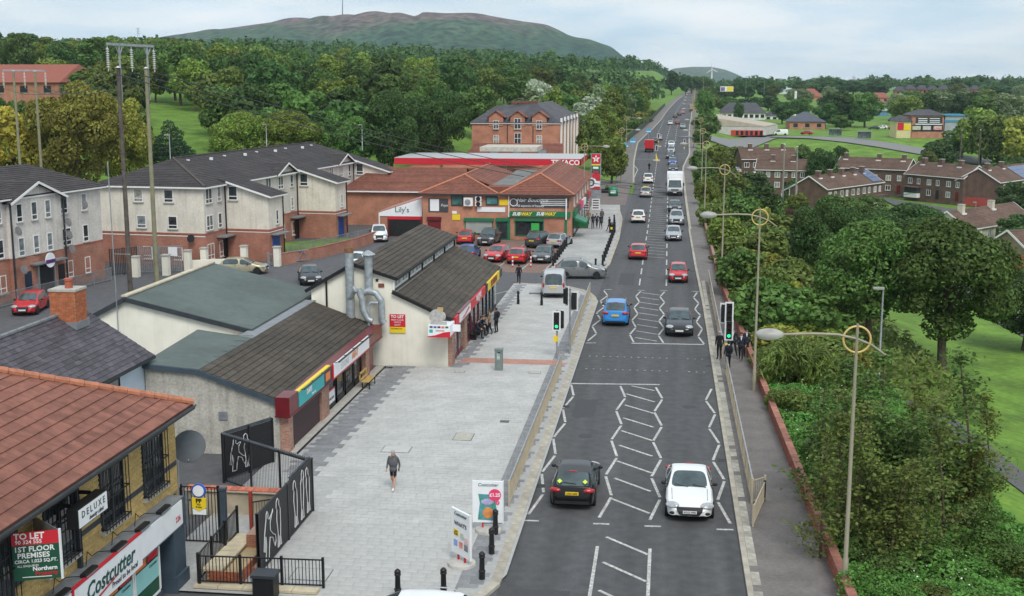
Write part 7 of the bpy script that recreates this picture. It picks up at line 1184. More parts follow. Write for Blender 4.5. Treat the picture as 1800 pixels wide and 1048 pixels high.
# ---- bollards, bins, boards
def bollard(label, x, y, h=.98, z=.1, g='black cast bollards on the plaza', m=None):
    o = thing('bollard', label, 'bollard', (x, y, z), 0, g); global WORLD; WORLD = False; k = h / .98
    b = MB(); b.lathe([(.105, 0), (.105, .24 * k), (.12, .26 * k), (.12, .3 * k), (.095, .32 * k), (.085, .74 * k), (.11, .76 * k), (.11, .8 * k), (.09, .82 * k)], 12); b.build('shaft', m or BLACKM, o, smooth=35); b = MB(); b.lathe([(.09, .82 * k), (.11, .85 * k), (.105, .9 * k), (.06, .95 * k), (.02, .98 * k)], 12); b.build('cap', m or BLACKM, o, smooth=35); WORLD = True
for i, (x, y) in enumerate(((-6.0, 41.6), (-5.87, 39.73), (-5.87, 37.5), (-6.9, 36.0), (-8.35, 35.7))): bollard(['black bollard hidden behind the crisp poster board', 'black bollard in front of the crisp poster board', 'black bollard between the poster boards and kerb', 'black bollard at the kerb corner, second from the left', 'black bollard at the kerb corner, farthest left'][i], x, y)
bollard('black bollard left of the silver van', -11.03, 88.9, 1.05); bollard('black bollard behind the silver van', -9.21, 88.66, 1.05)
for i in range(9): y = 108.9 + i * 1.95; bollard('black post %s from the car park entrance in the row beside the cars' % NB[i], -10.25 + .012 * i, y, 1.0, .1, 'posts between car park and pavement')
NB2 = NB + ['twelfth', 'thirteenth', 'fourteenth', 'fifteenth', 'sixteenth']
for i in range(16):
    t = i / 15; y = 107.5 + 38 * t; x = -5.75 + (-.35 * max(0, t - .75) * 6 - (.5 if i == 0 else 0)); bollard('%s black kerb post from the side road in the long curving row' % NB2[i], x, y, 1.0, .1, 'kerb posts before the sandwich shop')
bollard('lone black post at the pavement corner facing the side road', -7.6, 107.4, 1.0)
for i, px in enumerate((901, 933)): p = G(px, 470); o = thing('marker_post', 'red and white banded post %s of the red hatchback' % ('left' if i == 0 else 'right'), 'post', p, 0, 'red and white marker posts'); [MB().lathe([(.07, k * .17), (.07, k * .17 + .165)], 10, tuple(p)).build('band', RED if k % 2 == 0 else SWHITE, o, smooth=40) for k in range(6)]
o = thing('cabinet', 'grey-green telecoms cabinet on the plaza by the red paving strip', 'cabinet', (-9.49, 67.4, .1)); CAB = mat('cabinet_green', (.17, .21, .2), .6, .12, 4); part(o, 'body', CAB, (-9.72, -9.28, 67.25, 67.62, .1, 1.3)); part(o, 'lid', CAB, (-9.75, -9.25, 67.22, 67.65, 1.3, 1.38)); part(o, 'sticker', mat('faded_sticker', (.35, .42, .4), .7, .5, 12), (-9.6, -9.42, 67.24, 67.25, .75, 1.12)); part(o, 'slot', DARK, (-9.55, -9.38, 67.235, 67.245, 1.14, 1.2))
p = G(1075, 409, .1); o = thing('litter_bin', 'black litter bin with gold panel by the kerb posts', 'bin', p); MB().lathe([(.28, 0), (.3, .9), (.32, .95), (.2, 1.15)], 12, tuple(p)).build('body', BLACKM, o, smooth=40); part(o, 'panel', YEL, (p.x - .12, p.x + .12, p.y - .31, p.y - .29, .5, .75))
p = G(1025, 401, .1); o = thing('wheeled_bin', 'green wheeled bin beside the parade corner', 'bin', p); GB = mat('bin_green', (.01, .12, .03), .5, .1); part(o, 'body', GB, (p.x - .6, p.x + .6, p.y - .4, p.y + .4, .25, 1.15)); part(o, 'lid', GB, (p.x - .65, p.x + .65, p.y - .45, p.y + .45, 1.15, 1.3)); [part(o, 'wheel', TYRE, (p.x + s * .5 - .06, p.x + s * .5 + .06, p.y - .35, p.y - .15, .1, .3)) for s in (-1, 1)]
o = thing('wheeled_bin', 'black bin lid at the store railing by the bottom edge', 'bin', (-12.6, 35.2, 0)); part(o, 'body', BLACKM, (-12.95, -12.25, 34.9, 35.45, 0, .85)); part(o, 'lid', ANTH, (-13.0, -12.2, 34.85, 35.5, .85, .95))
def pboard(name, label, x, y, rz, w_=1.1, h=1.6):
    global WORLD; o = thing(name, label, 'advertising board', (x, y, .1), R(rz), 'swinging poster boards on the plaza'); WORLD = False; b = MB(); b.lathe([(.5, 0), (.48, .1), (.3, .14)], 20); b.build('base', mat('board_base', (.45, .43, .4), .7), o, smooth=40)
    for s in (-.2, .2): part(o, 'spring_leg', RED, (s - .03, s + .03, -.03, .03, .12, .36))
    part(o, 'panel', SWHITE, (-w_ / 2, w_ / 2, -.04, .04, .34, .34 + h)); part(o, 'panel_frame', WB, (-w_ / 2 - .03, -w_ / 2, -.05, .05, .32, .36 + h)); part(o, 'panel_frame', WB, (w_ / 2, w_ / 2 + .03, -.05, .05, .32, .36 + h)); text(o, 'Costcutter', (0, -.05, .2 + h), .17, 0, GTXT, .2); WORLD = True; return o
o = pboard('poster_board', 'white poster board with crisp packet picture and red price disc', -6.32, 41.9, 4); WORLD = False
PK1 = mat('packet_foil', (.05, .25, .09), .3, 0, 4, col2=(.12, .35, .5)); b = MB(); b.extr([(-.38, -.05, .45), (.3, -.05, .42), (.34, -.05, .8), (.28, -.05, 1.1), (.33, -.05, 1.42), (-.36, -.05, 1.45), (-.3, -.05, 1.1), (-.34, -.05, .8)], (0, .01, 0)); b.build('packet_picture', PK1, o); b = MB(); b.ball((.0, -.055, .72), .2, .012, .22, 14, 6); b.build('packet_window', mat('packet_orange', (.65, .25, .08), .4, .3, 6), o); b = MB(); b.ball((-.02, -.056, 1.15), .24, .012, .12, 14, 6); b.build('packet_title', mat('packet_lilac', (.45, .4, .6), .4, .3, 8), o)
b = MB(Matrix.Translation((.26, -.065, 1.42)) @ Matrix.Rotation(R(90), 4, 'X')); b.lathe([(.23, -.005), (.23, .005)], 24); b.build('price_disc', PINK, o); b = MB(Matrix.Translation((.36, -.065, 1.12)) @ Matrix.Rotation(R(90), 4, 'X')); b.lathe([(.075, -.005), (.075, .005)], 16); b.build('small_disc', PINK, o); text(o, '£1.25', (.26, -.075, 1.42), .18, 0, WTXT, 0, .006); text(o, 'C', (.36, -.075, 1.12), .1, 0, WTXT); WORLD = True
o = pboard('poster_board', 'white poster board with small product pictures turned side-on', -6.75, 38.6, -46, 1.05); WORLD = False; text(o, "WHAT'S", (0, -.05, 1.45), .2, 0, CHAR, 0, .003); b = MB(); b.box(-.42, -.12, -.05, -.042, 1.0, 1.22); b.build('price_patch', YEL, o); text(o, '£2', (-.27, -.055, 1.1), .2, 0, BTXT, 0, .005)
for k, (x, z, c_) in enumerate(((.1, 1.05, (.55, .6, .5)), (.35, .95, (.7, .5, .5)), (-.3, .72, (.25, .35, .65)), (.02, .72, (.7, .25, .2)), (.33, .7, (.2, .2, .22)))): part(o, 'product_picture', mat('product%d' % k, c_, .5, .3, 9), (x - .11, x + .11, -.052, -.042, z - .1, z + .12))
WORLD = True
# ---- pedestrian guard rails
GR = mat('guard_rail_tan', (.42, .36, .26), .5, .12, 3); 
for lab, a, c in (('tan pedestrian guard rail along the near plaza kerb', (-5.88, 44.6, .1), (-5.85, 67.2, .1)), ('tan pedestrian guard rail between crossing and side road', (-5.75, 72.6, .1), (-5.85, 93.2, .1)), ('tan pedestrian guard rail on the near right footway', (3.62, 46.2, .1), (3.62, 67.8, .1)), ('tan pedestrian guard rail on the right footway beyond the crossing', (3.62, 72.5, .1), (3.66, 101, .1))):
    o = thing('guard_rail', lab, 'guard rail', a); bars(o, a, c, .12, 1.02, .11, .009, 2.0, GR); a_, c_ = Vector(a), Vector(c); b = MB(); b.bar(a_ + Vector((0, 0, 1.04)), c_ + Vector((0, 0, 1.04)), .06, .05); b.build('handrail', GALV, o)
o = thing('guard_rail', 'bent end panel of the right guard rail knocked out of line', 'guard rail', (3.7, 44.5, .1)); bars(o, (3.62, 46.1, .1), (4.15, 46.6, .1), .1, 1.0, .12, .009, 1, GR); bars(o, (4.15, 46.6, .1), (3.5, 43.6, .1), .06, .8, .12, .009, 3, GR)
# ---- brick wall along the right footway
wl_ = thing('brick_wall', 'long low red brick wall along the right footway holding back the shrubs', 'wall', (5.6, 60, .1)); RBM = mat('red_wall_brick', (.30, .10, .065), .9, .2, 6, rnd=.2, isl=.2); yy = list(np.arange(30, 150, 3.)); b = MB(); c2 = MB(); 
for y0, y1 in zip(yy, yy[1:]): b.bar((xwall(y0) + .14, y0, .3), (xwall(y1) + .14, y1, .3), .24, .7)
b.build('core', mat('wall_mortar', (.30, .2, .16), .95, .1), wl_)
def brk(bb, y, r): x = xwall(y) + .004; bb.box(x - .012, x + .02, y, y + .213, .1 + r * .075, .164 + r * .075)
allb = [(y + (r % 2) * .112, r) for r in range(7) for y in np.arange(36, 66, .225)]; allb.sort(); n300 = 0
for y, r in allb[:300]: bb = MB(); brk(bb, y, r); bb.build('brick', RBM, wl_, fix=False)
bb = MB(); [brk(bb, y, r) for y, r in allb[300:]]; [bb.bar((xwall(y0) + .008, y0, .36), (xwall(y0 + 1) + .008, y0 + 1, .36), .02, .5) for y0 in range(66, 148)]; tag(bb.build('bricks_beyond', RBM, wl_, fix=False), kind='stuff')
for y in np.arange(36, 148, .5 if True else 1):
    if y < 110 and int(y * 2) % 2 == 0: bb = MB(); bb.bar((xwall(y) + .13, y, .67), (xwall(y + .98) + .13, y + .98, .67), .3, .07); bb.build('coping', mat('wall_coping', (.30, .13, .095), .9, .25, 4, rnd=.2), wl_)
# ---- twin timber poles with insulators, wires
POLE = mat('weathered_pole', (.20, .19, .13), .9, .3, 2, col2=(.28, .27, .16)); POLED = mat('creosote_pole', (.06, .05, .045), .9, .4, 2, col2=(.14, .12, .1)); INS = mat('insulator', (.62, .62, .6), .3, .1)
def twin(label, p1, p2, h, bar_h, m1, m2, insul=True, ext=True, wood=False):
    p1, p2 = Vector(p1), Vector(p2); o = thing('pole_pair', label, 'utility pole', p1); d = (p2 - p1); d.z = 0; d.normalize(); ends = []
    for p, m in ((p1, m1), (p2, m2)): MB().tube([p, p + Vector((0, 0, h * .5)), p + Vector((0, 0, h))], [.2, .17, .14], 10).build('pole', m, o, smooth=40); MB().tube([p + Vector((0, 0, h)), p + Vector((0, 0, h + .12))], [.22, .02], 10).build('pole_cap', INS, o)
    if ext:
        for p in (p1, p2): q = p + d * .28; b = MB(); b.bar(q + Vector((0, 0, h - 2.6)), q + Vector((0, 0, bar_h)), .12, .12); b.bar(q + Vector((0, 0, bar_h - .9)), q + d * .5 + Vector((0, 0, bar_h - .05)), .06, .06); b.bar(q + Vector((0, 0, bar_h - .9)), q - d * .5 + Vector((0, 0, bar_h - .05)), .06, .06); b.build('steel_extension', GALV, o)
    mid = (p1 + p2) / 2; hl = (p2 - p1).length / 2 + 1.2; e1, e2 = mid - d * hl, mid + d * hl; MB().bar(e1 + Vector((0, 0, bar_h)), e2 + Vector((0, 0, bar_h)), .16, .2).build('crossarm', GALV, o)
    for t in (0, .5, 1):
        q = e1.lerp(e2, t) + Vector((0, 0, bar_h - .15)); b = MB(); b.lathe([(.03, 0)] + [(r_, -.2 - .17 * k - dz) for k in range(9) for r_, dz in ((.03, 0), (.13, .03), (.13, .07), (.03, .1))] + [(.03, -1.95)], 10, tuple(q)); b.build('insulator_string', INS, o, smooth=35); ends.append(q + Vector((0, 0, -2.0)))
    return ends
E1 = twin('tall twin timber poles with steel crossarm and three insulator strings behind the hall', (-43.2, 91.3, 0), (-42.5, 94.9, 0), 17.9, 19.7, POLED, POLE)
pa, pb = AY(62, 300, 140), AY(36, 300, 140); E2 = twin('twin timber poles with insulators rising behind the grey flats', (pb.x, 140, 0), (pa.x, 141.5, 0), 18.3, 18.4, POLE, POLE, ext=False)
q1, q2 = onland(1374, 437), onland(1397, 428); h_ = AY(1382, 300, q1.y).z - q1.z; 
def rpoles(label, px1, py1, px2, py2, pt, m):
    a, c = onland(px1, py1), onland(px2, py2); h = AY(px1, pt, a.y).z - a.z; return twin(label, a, c, h, a.z + h - .1, m, m, ext=False)
E3 = rpoles('twin grey poles on the green beside the near terrace', 1374, 384, 1397, 381, 254, mat('grey_pole', (.24, .23, .2), .9, .2)); E4 = rpoles('twin dark poles standing in the estate before the terraces', 1683, 347, 1716, 346, 229, POLED)
WIRE = mat('wire', (.05, .055, .05), .6, .1)
def wire(label, a, c, sag, r=.03, n=14):
    a, c = Vector(a), Vector(c); pts = [a.lerp(c, i / n) - Vector((0, 0, 4 * sag * (i / n) * (1 - i / n))) for i in range(n + 1)]; o = MB().tube(pts, r, 4, False).build('overhead_wire', WIRE); tag(o, label, 'wire', 'overhead power lines')
for k, (e, f_) in enumerate(zip(E1, E2)): wire('%s of three power lines between the two left pole pairs' % NB[k], e, f_, 1.2)
for k, (e, f_) in enumerate(zip(E1, E3)): wire('%s of three long power lines crossing from left poles to right poles' % NB[k], e, f_, 3.0, .04, 24)
for k, (e, f_) in enumerate(zip(E3, E4)): wire('%s of three power lines between the right pole pairs' % NB[k], e, f_, 2.0)
# ---- forecourt clutter
p = G(1078, 345); o = thing('recycling_bank', 'green rounded recycling bank on the forecourt', 'recycling bin', p); b = MB(); b.lathe([(.7, 0), (.75, .6), (.7, 1.1), (.4, 1.5), (.05, 1.6)], 16, tuple(p)); b.build('body', mat('bank_green', (.02, .2, .1), .5, .1), o, smooth=True); part(o, 'label', SWHITE, (p.x - .4, p.x + .4, p.y - .76, p.y - .7, .5, .9)); p = G(1064, 340); o = thing('plant_stand', 'display of green plants beside the fuel totem', 'display', p); part(o, 'stand', BLACKM, (p.x - .6, p.x + .6, p.y - .3, p.y + .3, 0, .7)); b = MB(); [b.ball((p.x + random.uniform(-.5, .5), p.y + random.uniform(-.2, .2), .8 + random.uniform(0, .3)), .2, .2, .2, 6, 4) for k in range(9)]; b.build('foliage', mat('plant_green', (.04, .12, .03), .8, .4, 8), o)
for i, (px, py) in enumerate(((1099, 256), (1112, 247), (1140, 226))): p = onroad(px, py + 22); o = thing('bus_stop_sign', 'blue and white bus stop flag %s along the left kerb' % NB[i], 'sign', (p.x, p.y, zroad(p.y))); part(o, 'post', GALV, (p.x - .04, p.x + .04, p.y - .04, p.y + .04, zroad(p.y), zroad(p.y) + 3)); part(o, 'flag', p_img('bus_blue', (.05, .35, .6)), (p.x - .6, p.x + .6, p.y - .06, p.y - .04, zroad(p.y) + 2.2, zroad(p.y) + 3.3)); part(o, 'flag_band', SWHITE, (p.x - .6, p.x + .6, p.y - .07, p.y - .06, zroad(p.y) + 2.5, zroad(p.y) + 2.7))
o = thing('roadside_fence', 'long dark mesh fence along the far left footway', 'fence', (xl(350) - 3.4, 350, zroad(350)))
ff = list(range(262, 640, 9))
for i, (y0, y1) in enumerate(zip(ff, ff[1:])): MB().bar((xl(y0) - 3.4, y0, zroad(y0) + .9), (xl(y1) - 3.4, y1, zroad(y1) + .9), .05, 1.6).build('panel', mat('fence_mesh', (.06, .07, .06), .8), o)
# ================================================================== vegetation
def leafmat(name, col, hue=.014, rough=.62):
    m, t, n, l, p = newmat(name); p.inputs['Roughness'].default_value = rough; p.inputs['Specular IOR Level'].default_value = .25
    ge = n.new('ShaderNodeNewGeometry'); oi = n.new('ShaderNodeObjectInfo'); tcn = n.new('ShaderNodeTexCoord'); nz = n.new('ShaderNodeTexNoise'); nz.inputs['Scale'].default_value = .55; nz.inputs['Detail'].default_value = 3; l.new(tcn.outputs['Object'], nz.inputs['Vector'])
    def rng(src, a, b, lo=0, hi=1): r = n.new('ShaderNodeMapRange'); r.inputs[1].default_value = lo; r.inputs[2].default_value = hi; r.inputs[3].default_value = a; r.inputs[4].default_value = b; l.new(src, r.inputs[0]); return r.outputs[0]
    def mulm(a, b): q = n.new('ShaderNodeMath'); q.operation = 'MULTIPLY'; l.new(a, q.inputs[0]); l.new(b, q.inputs[1]); return q.outputs[0]
    def addm(a, b): q = n.new('ShaderNodeMath'); l.new(a, q.inputs[0]); l.new(b, q.inputs[1]); return q.outputs[0]
    v = mulm(mulm(rng(ge.outputs['Random Per Island'], .55, 1.5), rng(oi.outputs['Random'], .72, 1.3)), rng(nz.outputs[0], .7, 1.35, .3, .7))
    h = addm(rng(nz.outputs[0], .5 - hue, .5 + hue * .5, .3, .7), rng(oi.outputs['Random'], -hue, hue))
    hs = n.new('ShaderNodeHueSaturation'); hs.inputs['Color'].default_value = c4(col); l.new(v, hs.inputs['Value']); l.new(h, hs.inputs['Hue']); l.new(hs.outputs[0], p.inputs['Base Color'])
    tr = n.new('ShaderNodeBsdfTranslucent'); l.new(hs.outputs[0], tr.inputs[0]); mx_ = n.new('ShaderNodeMixShader'); mx_.inputs[0].default_value = .28; l.new(p.outputs[0], mx_.inputs[1]); l.new(tr.outputs[0], mx_.inputs[2]); l.new(mx_.outputs[0], n['Material Output'].inputs[0]); return m
LF = {k: leafmat('leaf_' + k, c) for k, c in dict(dark=(.058, .115, .03), mid=(.092, .168, .038), lime=(.16, .22, .04), gold=(.52, .5, .07), tawny=(.27, .28, .05), olive=(.125, .168, .038), willow=(.19, .25, .12), red=(.2, .085, .03), pine=(.026, .056, .026), fresh=(.10, .23, .045), silver=(.36, .41, .3)).items()}
BARK = mat('bark', (.09, .07, .05), .95, .3, 5, bump=.5)
def leafmesh(blobs, n, size, m, long=.55, jit=.6, up=.25, shell=.17):
    B = np.array(blobs, float); w_ = (B[:, 3] * B[:, 4] + B[:, 4] * B[:, 5] + B[:, 3] * B[:, 5]); ix = RNG.choice(len(B), n, p=w_ / w_.sum()); d = RNG.normal(size=(n, 3)); d[:, 2] += up; d /= np.linalg.norm(d, axis=1)[:, None]
    rad = 1 - np.abs(RNG.normal(0, shell, n)); pos = B[ix, :3] + d * B[ix, 3:6] * rad[:, None]; keep = np.ones(n, bool)
    for k in range(len(B)): q = np.linalg.norm((pos - B[k, :3]) / B[k, 3:6], axis=1); keep &= ~((q < .66) & (ix != k))
    pos = pos[keep]; d = d[keep]; n = len(pos); nn_ = d + RNG.normal(0, jit, (n, 3)); nn_ /= np.linalg.norm(nn_, axis=1)[:, None]; return quads(pos, nn_, size, m, long)
def quads(pos, nn_, size, m, long=.55, vert=0):
    n = len(pos); r = RNG.normal(size=(n, 3)); r[:, 2] += vert * 4; t = np.cross(nn_, r); t /= np.linalg.norm(t, axis=1)[:, None]; b = np.cross(nn_, t)
    if vert: t, b = b, t
    s = (size * RNG.uniform(.6, 1.35, n))[:, None]; V = np.empty((n, 4, 3)); V[:, 0] = pos + t * s; V[:, 1] = pos + b * s * long; V[:, 2] = pos - t * s; V[:, 3] = pos - b * s * long
    me = bpy.data.meshes.new('leaves'); me.vertices.add(4 * n); me.vertices.foreach_set('co', V.reshape(-1)); me.loops.add(4 * n); me.loops.foreach_set('vertex_index', np.arange(4 * n, dtype=np.int32)); me.polygons.add(n); me.polygons.foreach_set('loop_start', np.arange(0, 4 * n, 4, dtype=np.int32)); me.update(calc_edges=True); me.materials.append(m); return me
def blobs_round(h, w_, trunk, k, rs=.3, sq=.85):
    out_ = [(0, 0, (h + trunk) / 2, w_ * .3, w_ * .3, (h - trunk) * .34)]
    for i in range(k):
        a = random.uniform(0, 6.28); v = random.uniform(-1, 1); rr = math.sqrt(max(0, 1 - v * v)) * .68; r0 = w_ / 2 * rs * random.uniform(.7, 1.25); out_.append((math.cos(a) * rr * w_ / 2, math.sin(a) * rr * w_ / 2, (h + trunk) / 2 + v * (h - trunk) * .36, r0, r0, r0 * sq))
    return out_
def trunkmesh(h, r, blobs, n=5, fork=.3):
    b = MB(); b.tube([(0, 0, -.6), (.02 * h, 0, h * fork), (0, .01 * h, h * .62), (0, 0, h * .85)], [r * 1.25, r * .9, r * .45, r * .12], 8)
    for c in blobs[1:n + 1]: z0 = h * random.uniform(fork * .8, .5); b.tube([(.01 * h, 0, z0), (c[0] * .5, c[1] * .5, z0 + (c[2] - z0) * .6), c[:3]], [r * .5, r * .3, r * .06], 5)
    return b.mesh(BARK, 40)
random.seed(5); PT = {}
def proto(key, h, w_, trunk, k, n, size, r, rs=.3, sq=.85, long=.55, fork=.3, up=.25): bl_ = blobs_round(h, w_, trunk, k, rs, sq); PT[key] = (trunkmesh(h, r, bl_, 6, fork), leafmesh(bl_, n, size, LF['mid'], long, up=up), h, w_)
for i in range(3): proto('hi%d' % i, 12, 10, 2.0, 46, 30000, .17, .28, .27)
for i in range(6): proto('lo%d' % i, 12, 9.5, 1.5, 30, 5200, .36, .26, .31)
for i in range(2): proto('tall%d' % i, 15, 7, 1.5, 30, 5000, .34, .24, .34, 1.2)
for i in range(3): proto('bush%d' % i, 3, 3.6, .1, 26, 7000, .10, .06, .34)
for i in range(2): proto('scrub%d' % i, 4, 4.4, .1, 24, 3200, .2, .07, .34)
proto('shrubfar', 4, 5, .1, 16, 1000, .36, .07, .36)
# pine: tiers
bl_ = [(random.uniform(-.4, .4), random.uniform(-.4, .4), 1.5 + i * .55, max(.5, 3.2 - abs(i - 5) * .36), max(.5, 3.2 - abs(i - 5) * .36), .5) for i in range(13)]; PT['pine'] = (trunkmesh(9.5, .2, bl_, 4), leafmesh(bl_, 9000, .2, LF['pine'], .25, .8), 9, 7)
# willow-leaved upright bush and birch saplings
bl_ = [(math.cos(a) * r_, math.sin(a) * r_, z, .55, .55, .9) for a, r_, z in [(random.uniform(0, 6.28), random.uniform(0, 1.5), random.uniform(.8, 2.6)) for _ in range(34)]]; me_ = leafmesh(bl_, 100, .1, LF['olive']); P0 = []
for c in bl_:
    for _ in range(300): v = RNG.normal(size=3); v /= np.linalg.norm(v); P0.append((np.array(c[:3]) + v * np.array(c[3:]) * RNG.uniform(.7, 1.05), v))
PT['willowbush'] = (trunkmesh(2.5, .05, bl_, 8, .1), quads(np.array([p for p, v in P0]), np.array([v + RNG.normal(0, .5, 3) for p, v in P0]) / 1.0, .14, LF['olive'], .22, .6), 3.4, 4.0)
b = MB(); P0 = []
for k in range(11):
    x0, y0 = random.gauss(0, .8), random.gauss(0, .8); hh = random.uniform(3.2, 6.6); tx, ty = x0 + random.gauss(0, .35), y0 + random.gauss(0, .35); b.tube([(x0, y0, -.3), (x0 * .6 + tx * .4, y0 * .6 + ty * .4, hh * .5), (tx, ty, hh)], [.045, .03, .008], 5)
    for _ in range(44):
        t = random.uniform(.1, 1); c = Vector((x0 + (tx - x0) * t, y0 + (ty - y0) * t, hh * t)); a = random.uniform(0, 6.28); ln_ = (1.15 - t * .95) * random.uniform(.5, 1.15); e = c + Vector((math.cos(a) * ln_, math.sin(a) * ln_, ln_ * random.uniform(.2, 1.2))); b.tube([c, e], [.010, .004], 3)
        for q in range(26): f_ = random.uniform(.15, 1.05); P0.append(c.lerp(e, f_) + Vector((random.gauss(0, .13), random.gauss(0, .13), random.gauss(0, .13))))
pp = np.array([tuple(p) for p in P0]); nn_ = RNG.normal(size=pp.shape); nn_[:, 2] += .5; nn_ /= np.linalg.norm(nn_, axis=1)[:, None]; PT['birch'] = (b.mesh(mat('birch_stem', (.10, .065, .05), .9, .3, 5)), quads(pp, nn_, .068, LF['olive'], .6), 6.6, 4)
def tree(kind, pos, h, w_, leaf, label, group, name='tree', sink=.25, cat=None):
    tm, cm, ph, pw = PT[kind]; o = thing(name, label, cat or ('shrub' if 'shrub' in name or 'sapling' in name else 'tree'), (pos[0], pos[1], pos[2] - sink), random.uniform(0, 6.28), group); o.scale = (w_ / pw, w_ / pw * random.uniform(.9, 1.1), h / ph)
    put('trunk' if name == 'tree' else 'stems', tm, o, world=False); setmat(put('crown' if name == 'tree' else 'foliage', cm, o, world=False), LF[leaf]); return o
def ptree(kind, px, py, top, wpx, leaf, label, group=None, name='tree', Y=None):
    p = onland(px, py) if Y is None else AY(px, py, Y)
    if Y is not None: p.z = zland(p.x, Y)
    d = (p - _C).length; h = AY(px, top, p.y).z - p.z; return tree(kind, p, h, wpx * d / FPX, leaf, label, group, name)
BG = 'big park trees right of the road'
ptree('hi0', 1528, 606, 372, 200, 'mid', 'big broad green tree left of the pair on the park lawn', BG); ptree('hi1', 1657, 646, 366, 240, 'mid', 'big broad green tree right of the pair on the park lawn', BG); ptree('hi2', 1447, 520, 325, 130, 'dark', 'dark maple behind the left park tree', BG); ptree('hi0', 1800, 612, 466, 170, 'dark', 'dark tree at the right edge of the lawn', BG); ptree('hi1', 1590, 470, 350, 170, 'dark', 'dark tree rising behind and between the park pair', BG); ptree('hi2', 1490, 440, 328, 150, 'mid', 'rounded tree before the solar panel terrace', BG); ptree('hi1', 1778, 520, 440, 90, 'red', 'reddening tree beside the edge house', BG); ptree('lo1', 1795, 430, 372, 90, 'dark', 'dark tree right of the bungalow row', BG); ptree('hi2', 1650, 480, 392, 110, 'mid', 'leafy tree below the bungalow roof', BG)
# shrubs of the roadside bank
SBK = 'shrubs on the bank right of the footway'
ptree('birch', 1600, 905, 600, 290, 'mid', 'tall loose clump of birch saplings above the bank', SBK, 'sapling_clump'); ptree('birch', 1575, 985, 690, 250, 'olive', 'leafy birch saplings in front of the tall clump', SBK, 'sapling_clump'); ptree('birch', 1690, 900, 680, 170, 'lime', 'short pale birch saplings right of the tall clump', SBK, 'sapling_clump'); ptree('birch', 1530, 880, 720, 190, 'mid', 'dense birch saplings left of the tall clump', SBK, 'sapling_clump')
ptree('willowbush', 1390, 682, 585, 150, 'olive', 'willow-leaved bush behind the waiting pupils', SBK, 'shrub'); ptree('willowbush', 1450, 690, 615, 110, 'lime', 'yellow-green willow bush beside the park lamp', SBK, 'shrub')
for i, (px, py, top, wd_, lf, kd, lab) in enumerate(((1350, 590, 480, 150, 'mid', 'scrub0', 'leafy green shrub just beyond the waiting pupils'), (1420, 590, 500, 150, 'mid', 'scrub1', 'dark shrub below the big park trees'), (1310, 520, 430, 110, 'mid', 'scrub1', 'green shrub at the wall end of the guard rail'), (1390, 530, 450, 130, 'olive', 'scrub0', 'browning shrub behind the third lamp'), (1330, 465, 390, 110, 'olive', 'scrub0', 'golden shrub by the footway wall'), (1280, 440, 375, 80, 'lime', 'scrub1', 'lime shrub overhanging the footway wall'), (1360, 440, 370, 110, 'olive', 'scrub1', 'rough willow scrub on the bank slope'), (1255, 400, 345, 60, 'olive', 'scrub0', 'small scrub beside the far footway'), (1300, 395, 335, 90, 'mid', 'scrub0', 'green scrub on the mid bank'), (1340, 385, 320, 90, 'dark', 'scrub1', 'dark rounded bush on the mid bank'), (1245, 360, 310, 50, 'lime', 'scrub0', 'lime scrub along the far wall'), (1285, 350, 295, 80, 'olive', 'scrub0', 'tawny scrub above the half hidden houses'), (1325, 345, 300, 70, 'dark', 'scrub1', 'dark red-tinged bush by the brown houses'), (1235, 325, 280, 50, 'mid', 'scrub1', 'scrub by the fourth lamp'), (1265, 315, 265, 60, 'olive', 'scrub0', 'scrub patch above the estate corner'), (1228, 300, 262, 40, 'mid', 'scrub1', 'narrow scrub beside the far footway'), (1255, 290, 250, 60, 'lime', 'scrub0', 'bright scrub before the library lawn'), (1295, 290, 255, 80, 'olive', 'scrub1', 'straggling scrub under the library lawn'), (1400, 470, 405, 90, 'dark', 'scrub1', 'dark bush left of the maple'))): ptree(kd, px, py, top, wd_, lf, lab, SBK, 'shrub')
random.seed(9); nb = 0
for i in range(56):
    y = random.uniform(35.5, 62); x = xwall(y) + random.uniform(.9, 7.5)
    if x > 13.2: continue
    tree('bush%d' % (i % 3), (x, y, zland(x, y)), random.uniform(.9, 1.6), random.uniform(1.7, 2.8), random.choice(['fresh', 'mid', 'fresh', 'fresh', 'olive', 'mid']), 'low leafy bramble mound on the near bank', 'low bramble mounds on the near bank', 'bramble_shrub', .25)
for i in range(66):
    y = random.uniform(62, 235); x = xwall(y) + random.uniform(1.4, 13) * (.42 if y < 100 else 1)
    tree('shrubfar' if y > 120 else 'scrub%d' % (i % 2), (x, y, zland(x, y)), random.uniform(1.5, 3.2), random.uniform(2.6, 5), random.choice(['mid', 'olive', 'lime', 'tawny', 'mid', 'olive']), 'wild scrub bush filling the long roadside bank', 'wild scrub along the roadside bank', 'scrub_shrub', .3)
n = 80000; yy = RNG.uniform(33, 68, n); xx = np.array([xwall(y) for y in yy]) + .3 + RNG.uniform(0, 1, n) ** .85 * (8.6 - .04 * (yy - 33)); zz_ = np.array([zland(a, b) for a, b in zip(xx, yy)]) + .05 + .5 * (np.sin(xx * 1.9 + np.sin(yy * 1.3) * 2) * np.cos(yy * 1.1) * .5 + .5) * RNG.uniform(.3, 1, n) + .2
nrm = RNG.normal(0, .55, (n, 3)); nrm[:, 2] += 1; nrm /= np.linalg.norm(nrm, axis=1)[:, None]; tag(put('undergrowth', quads(np.stack([xx, yy, zz_], 1), nrm, .085, LF['fresh'], .6)), 'bright green leafy undergrowth covering the near bank', 'undergrowth', kind='stuff')
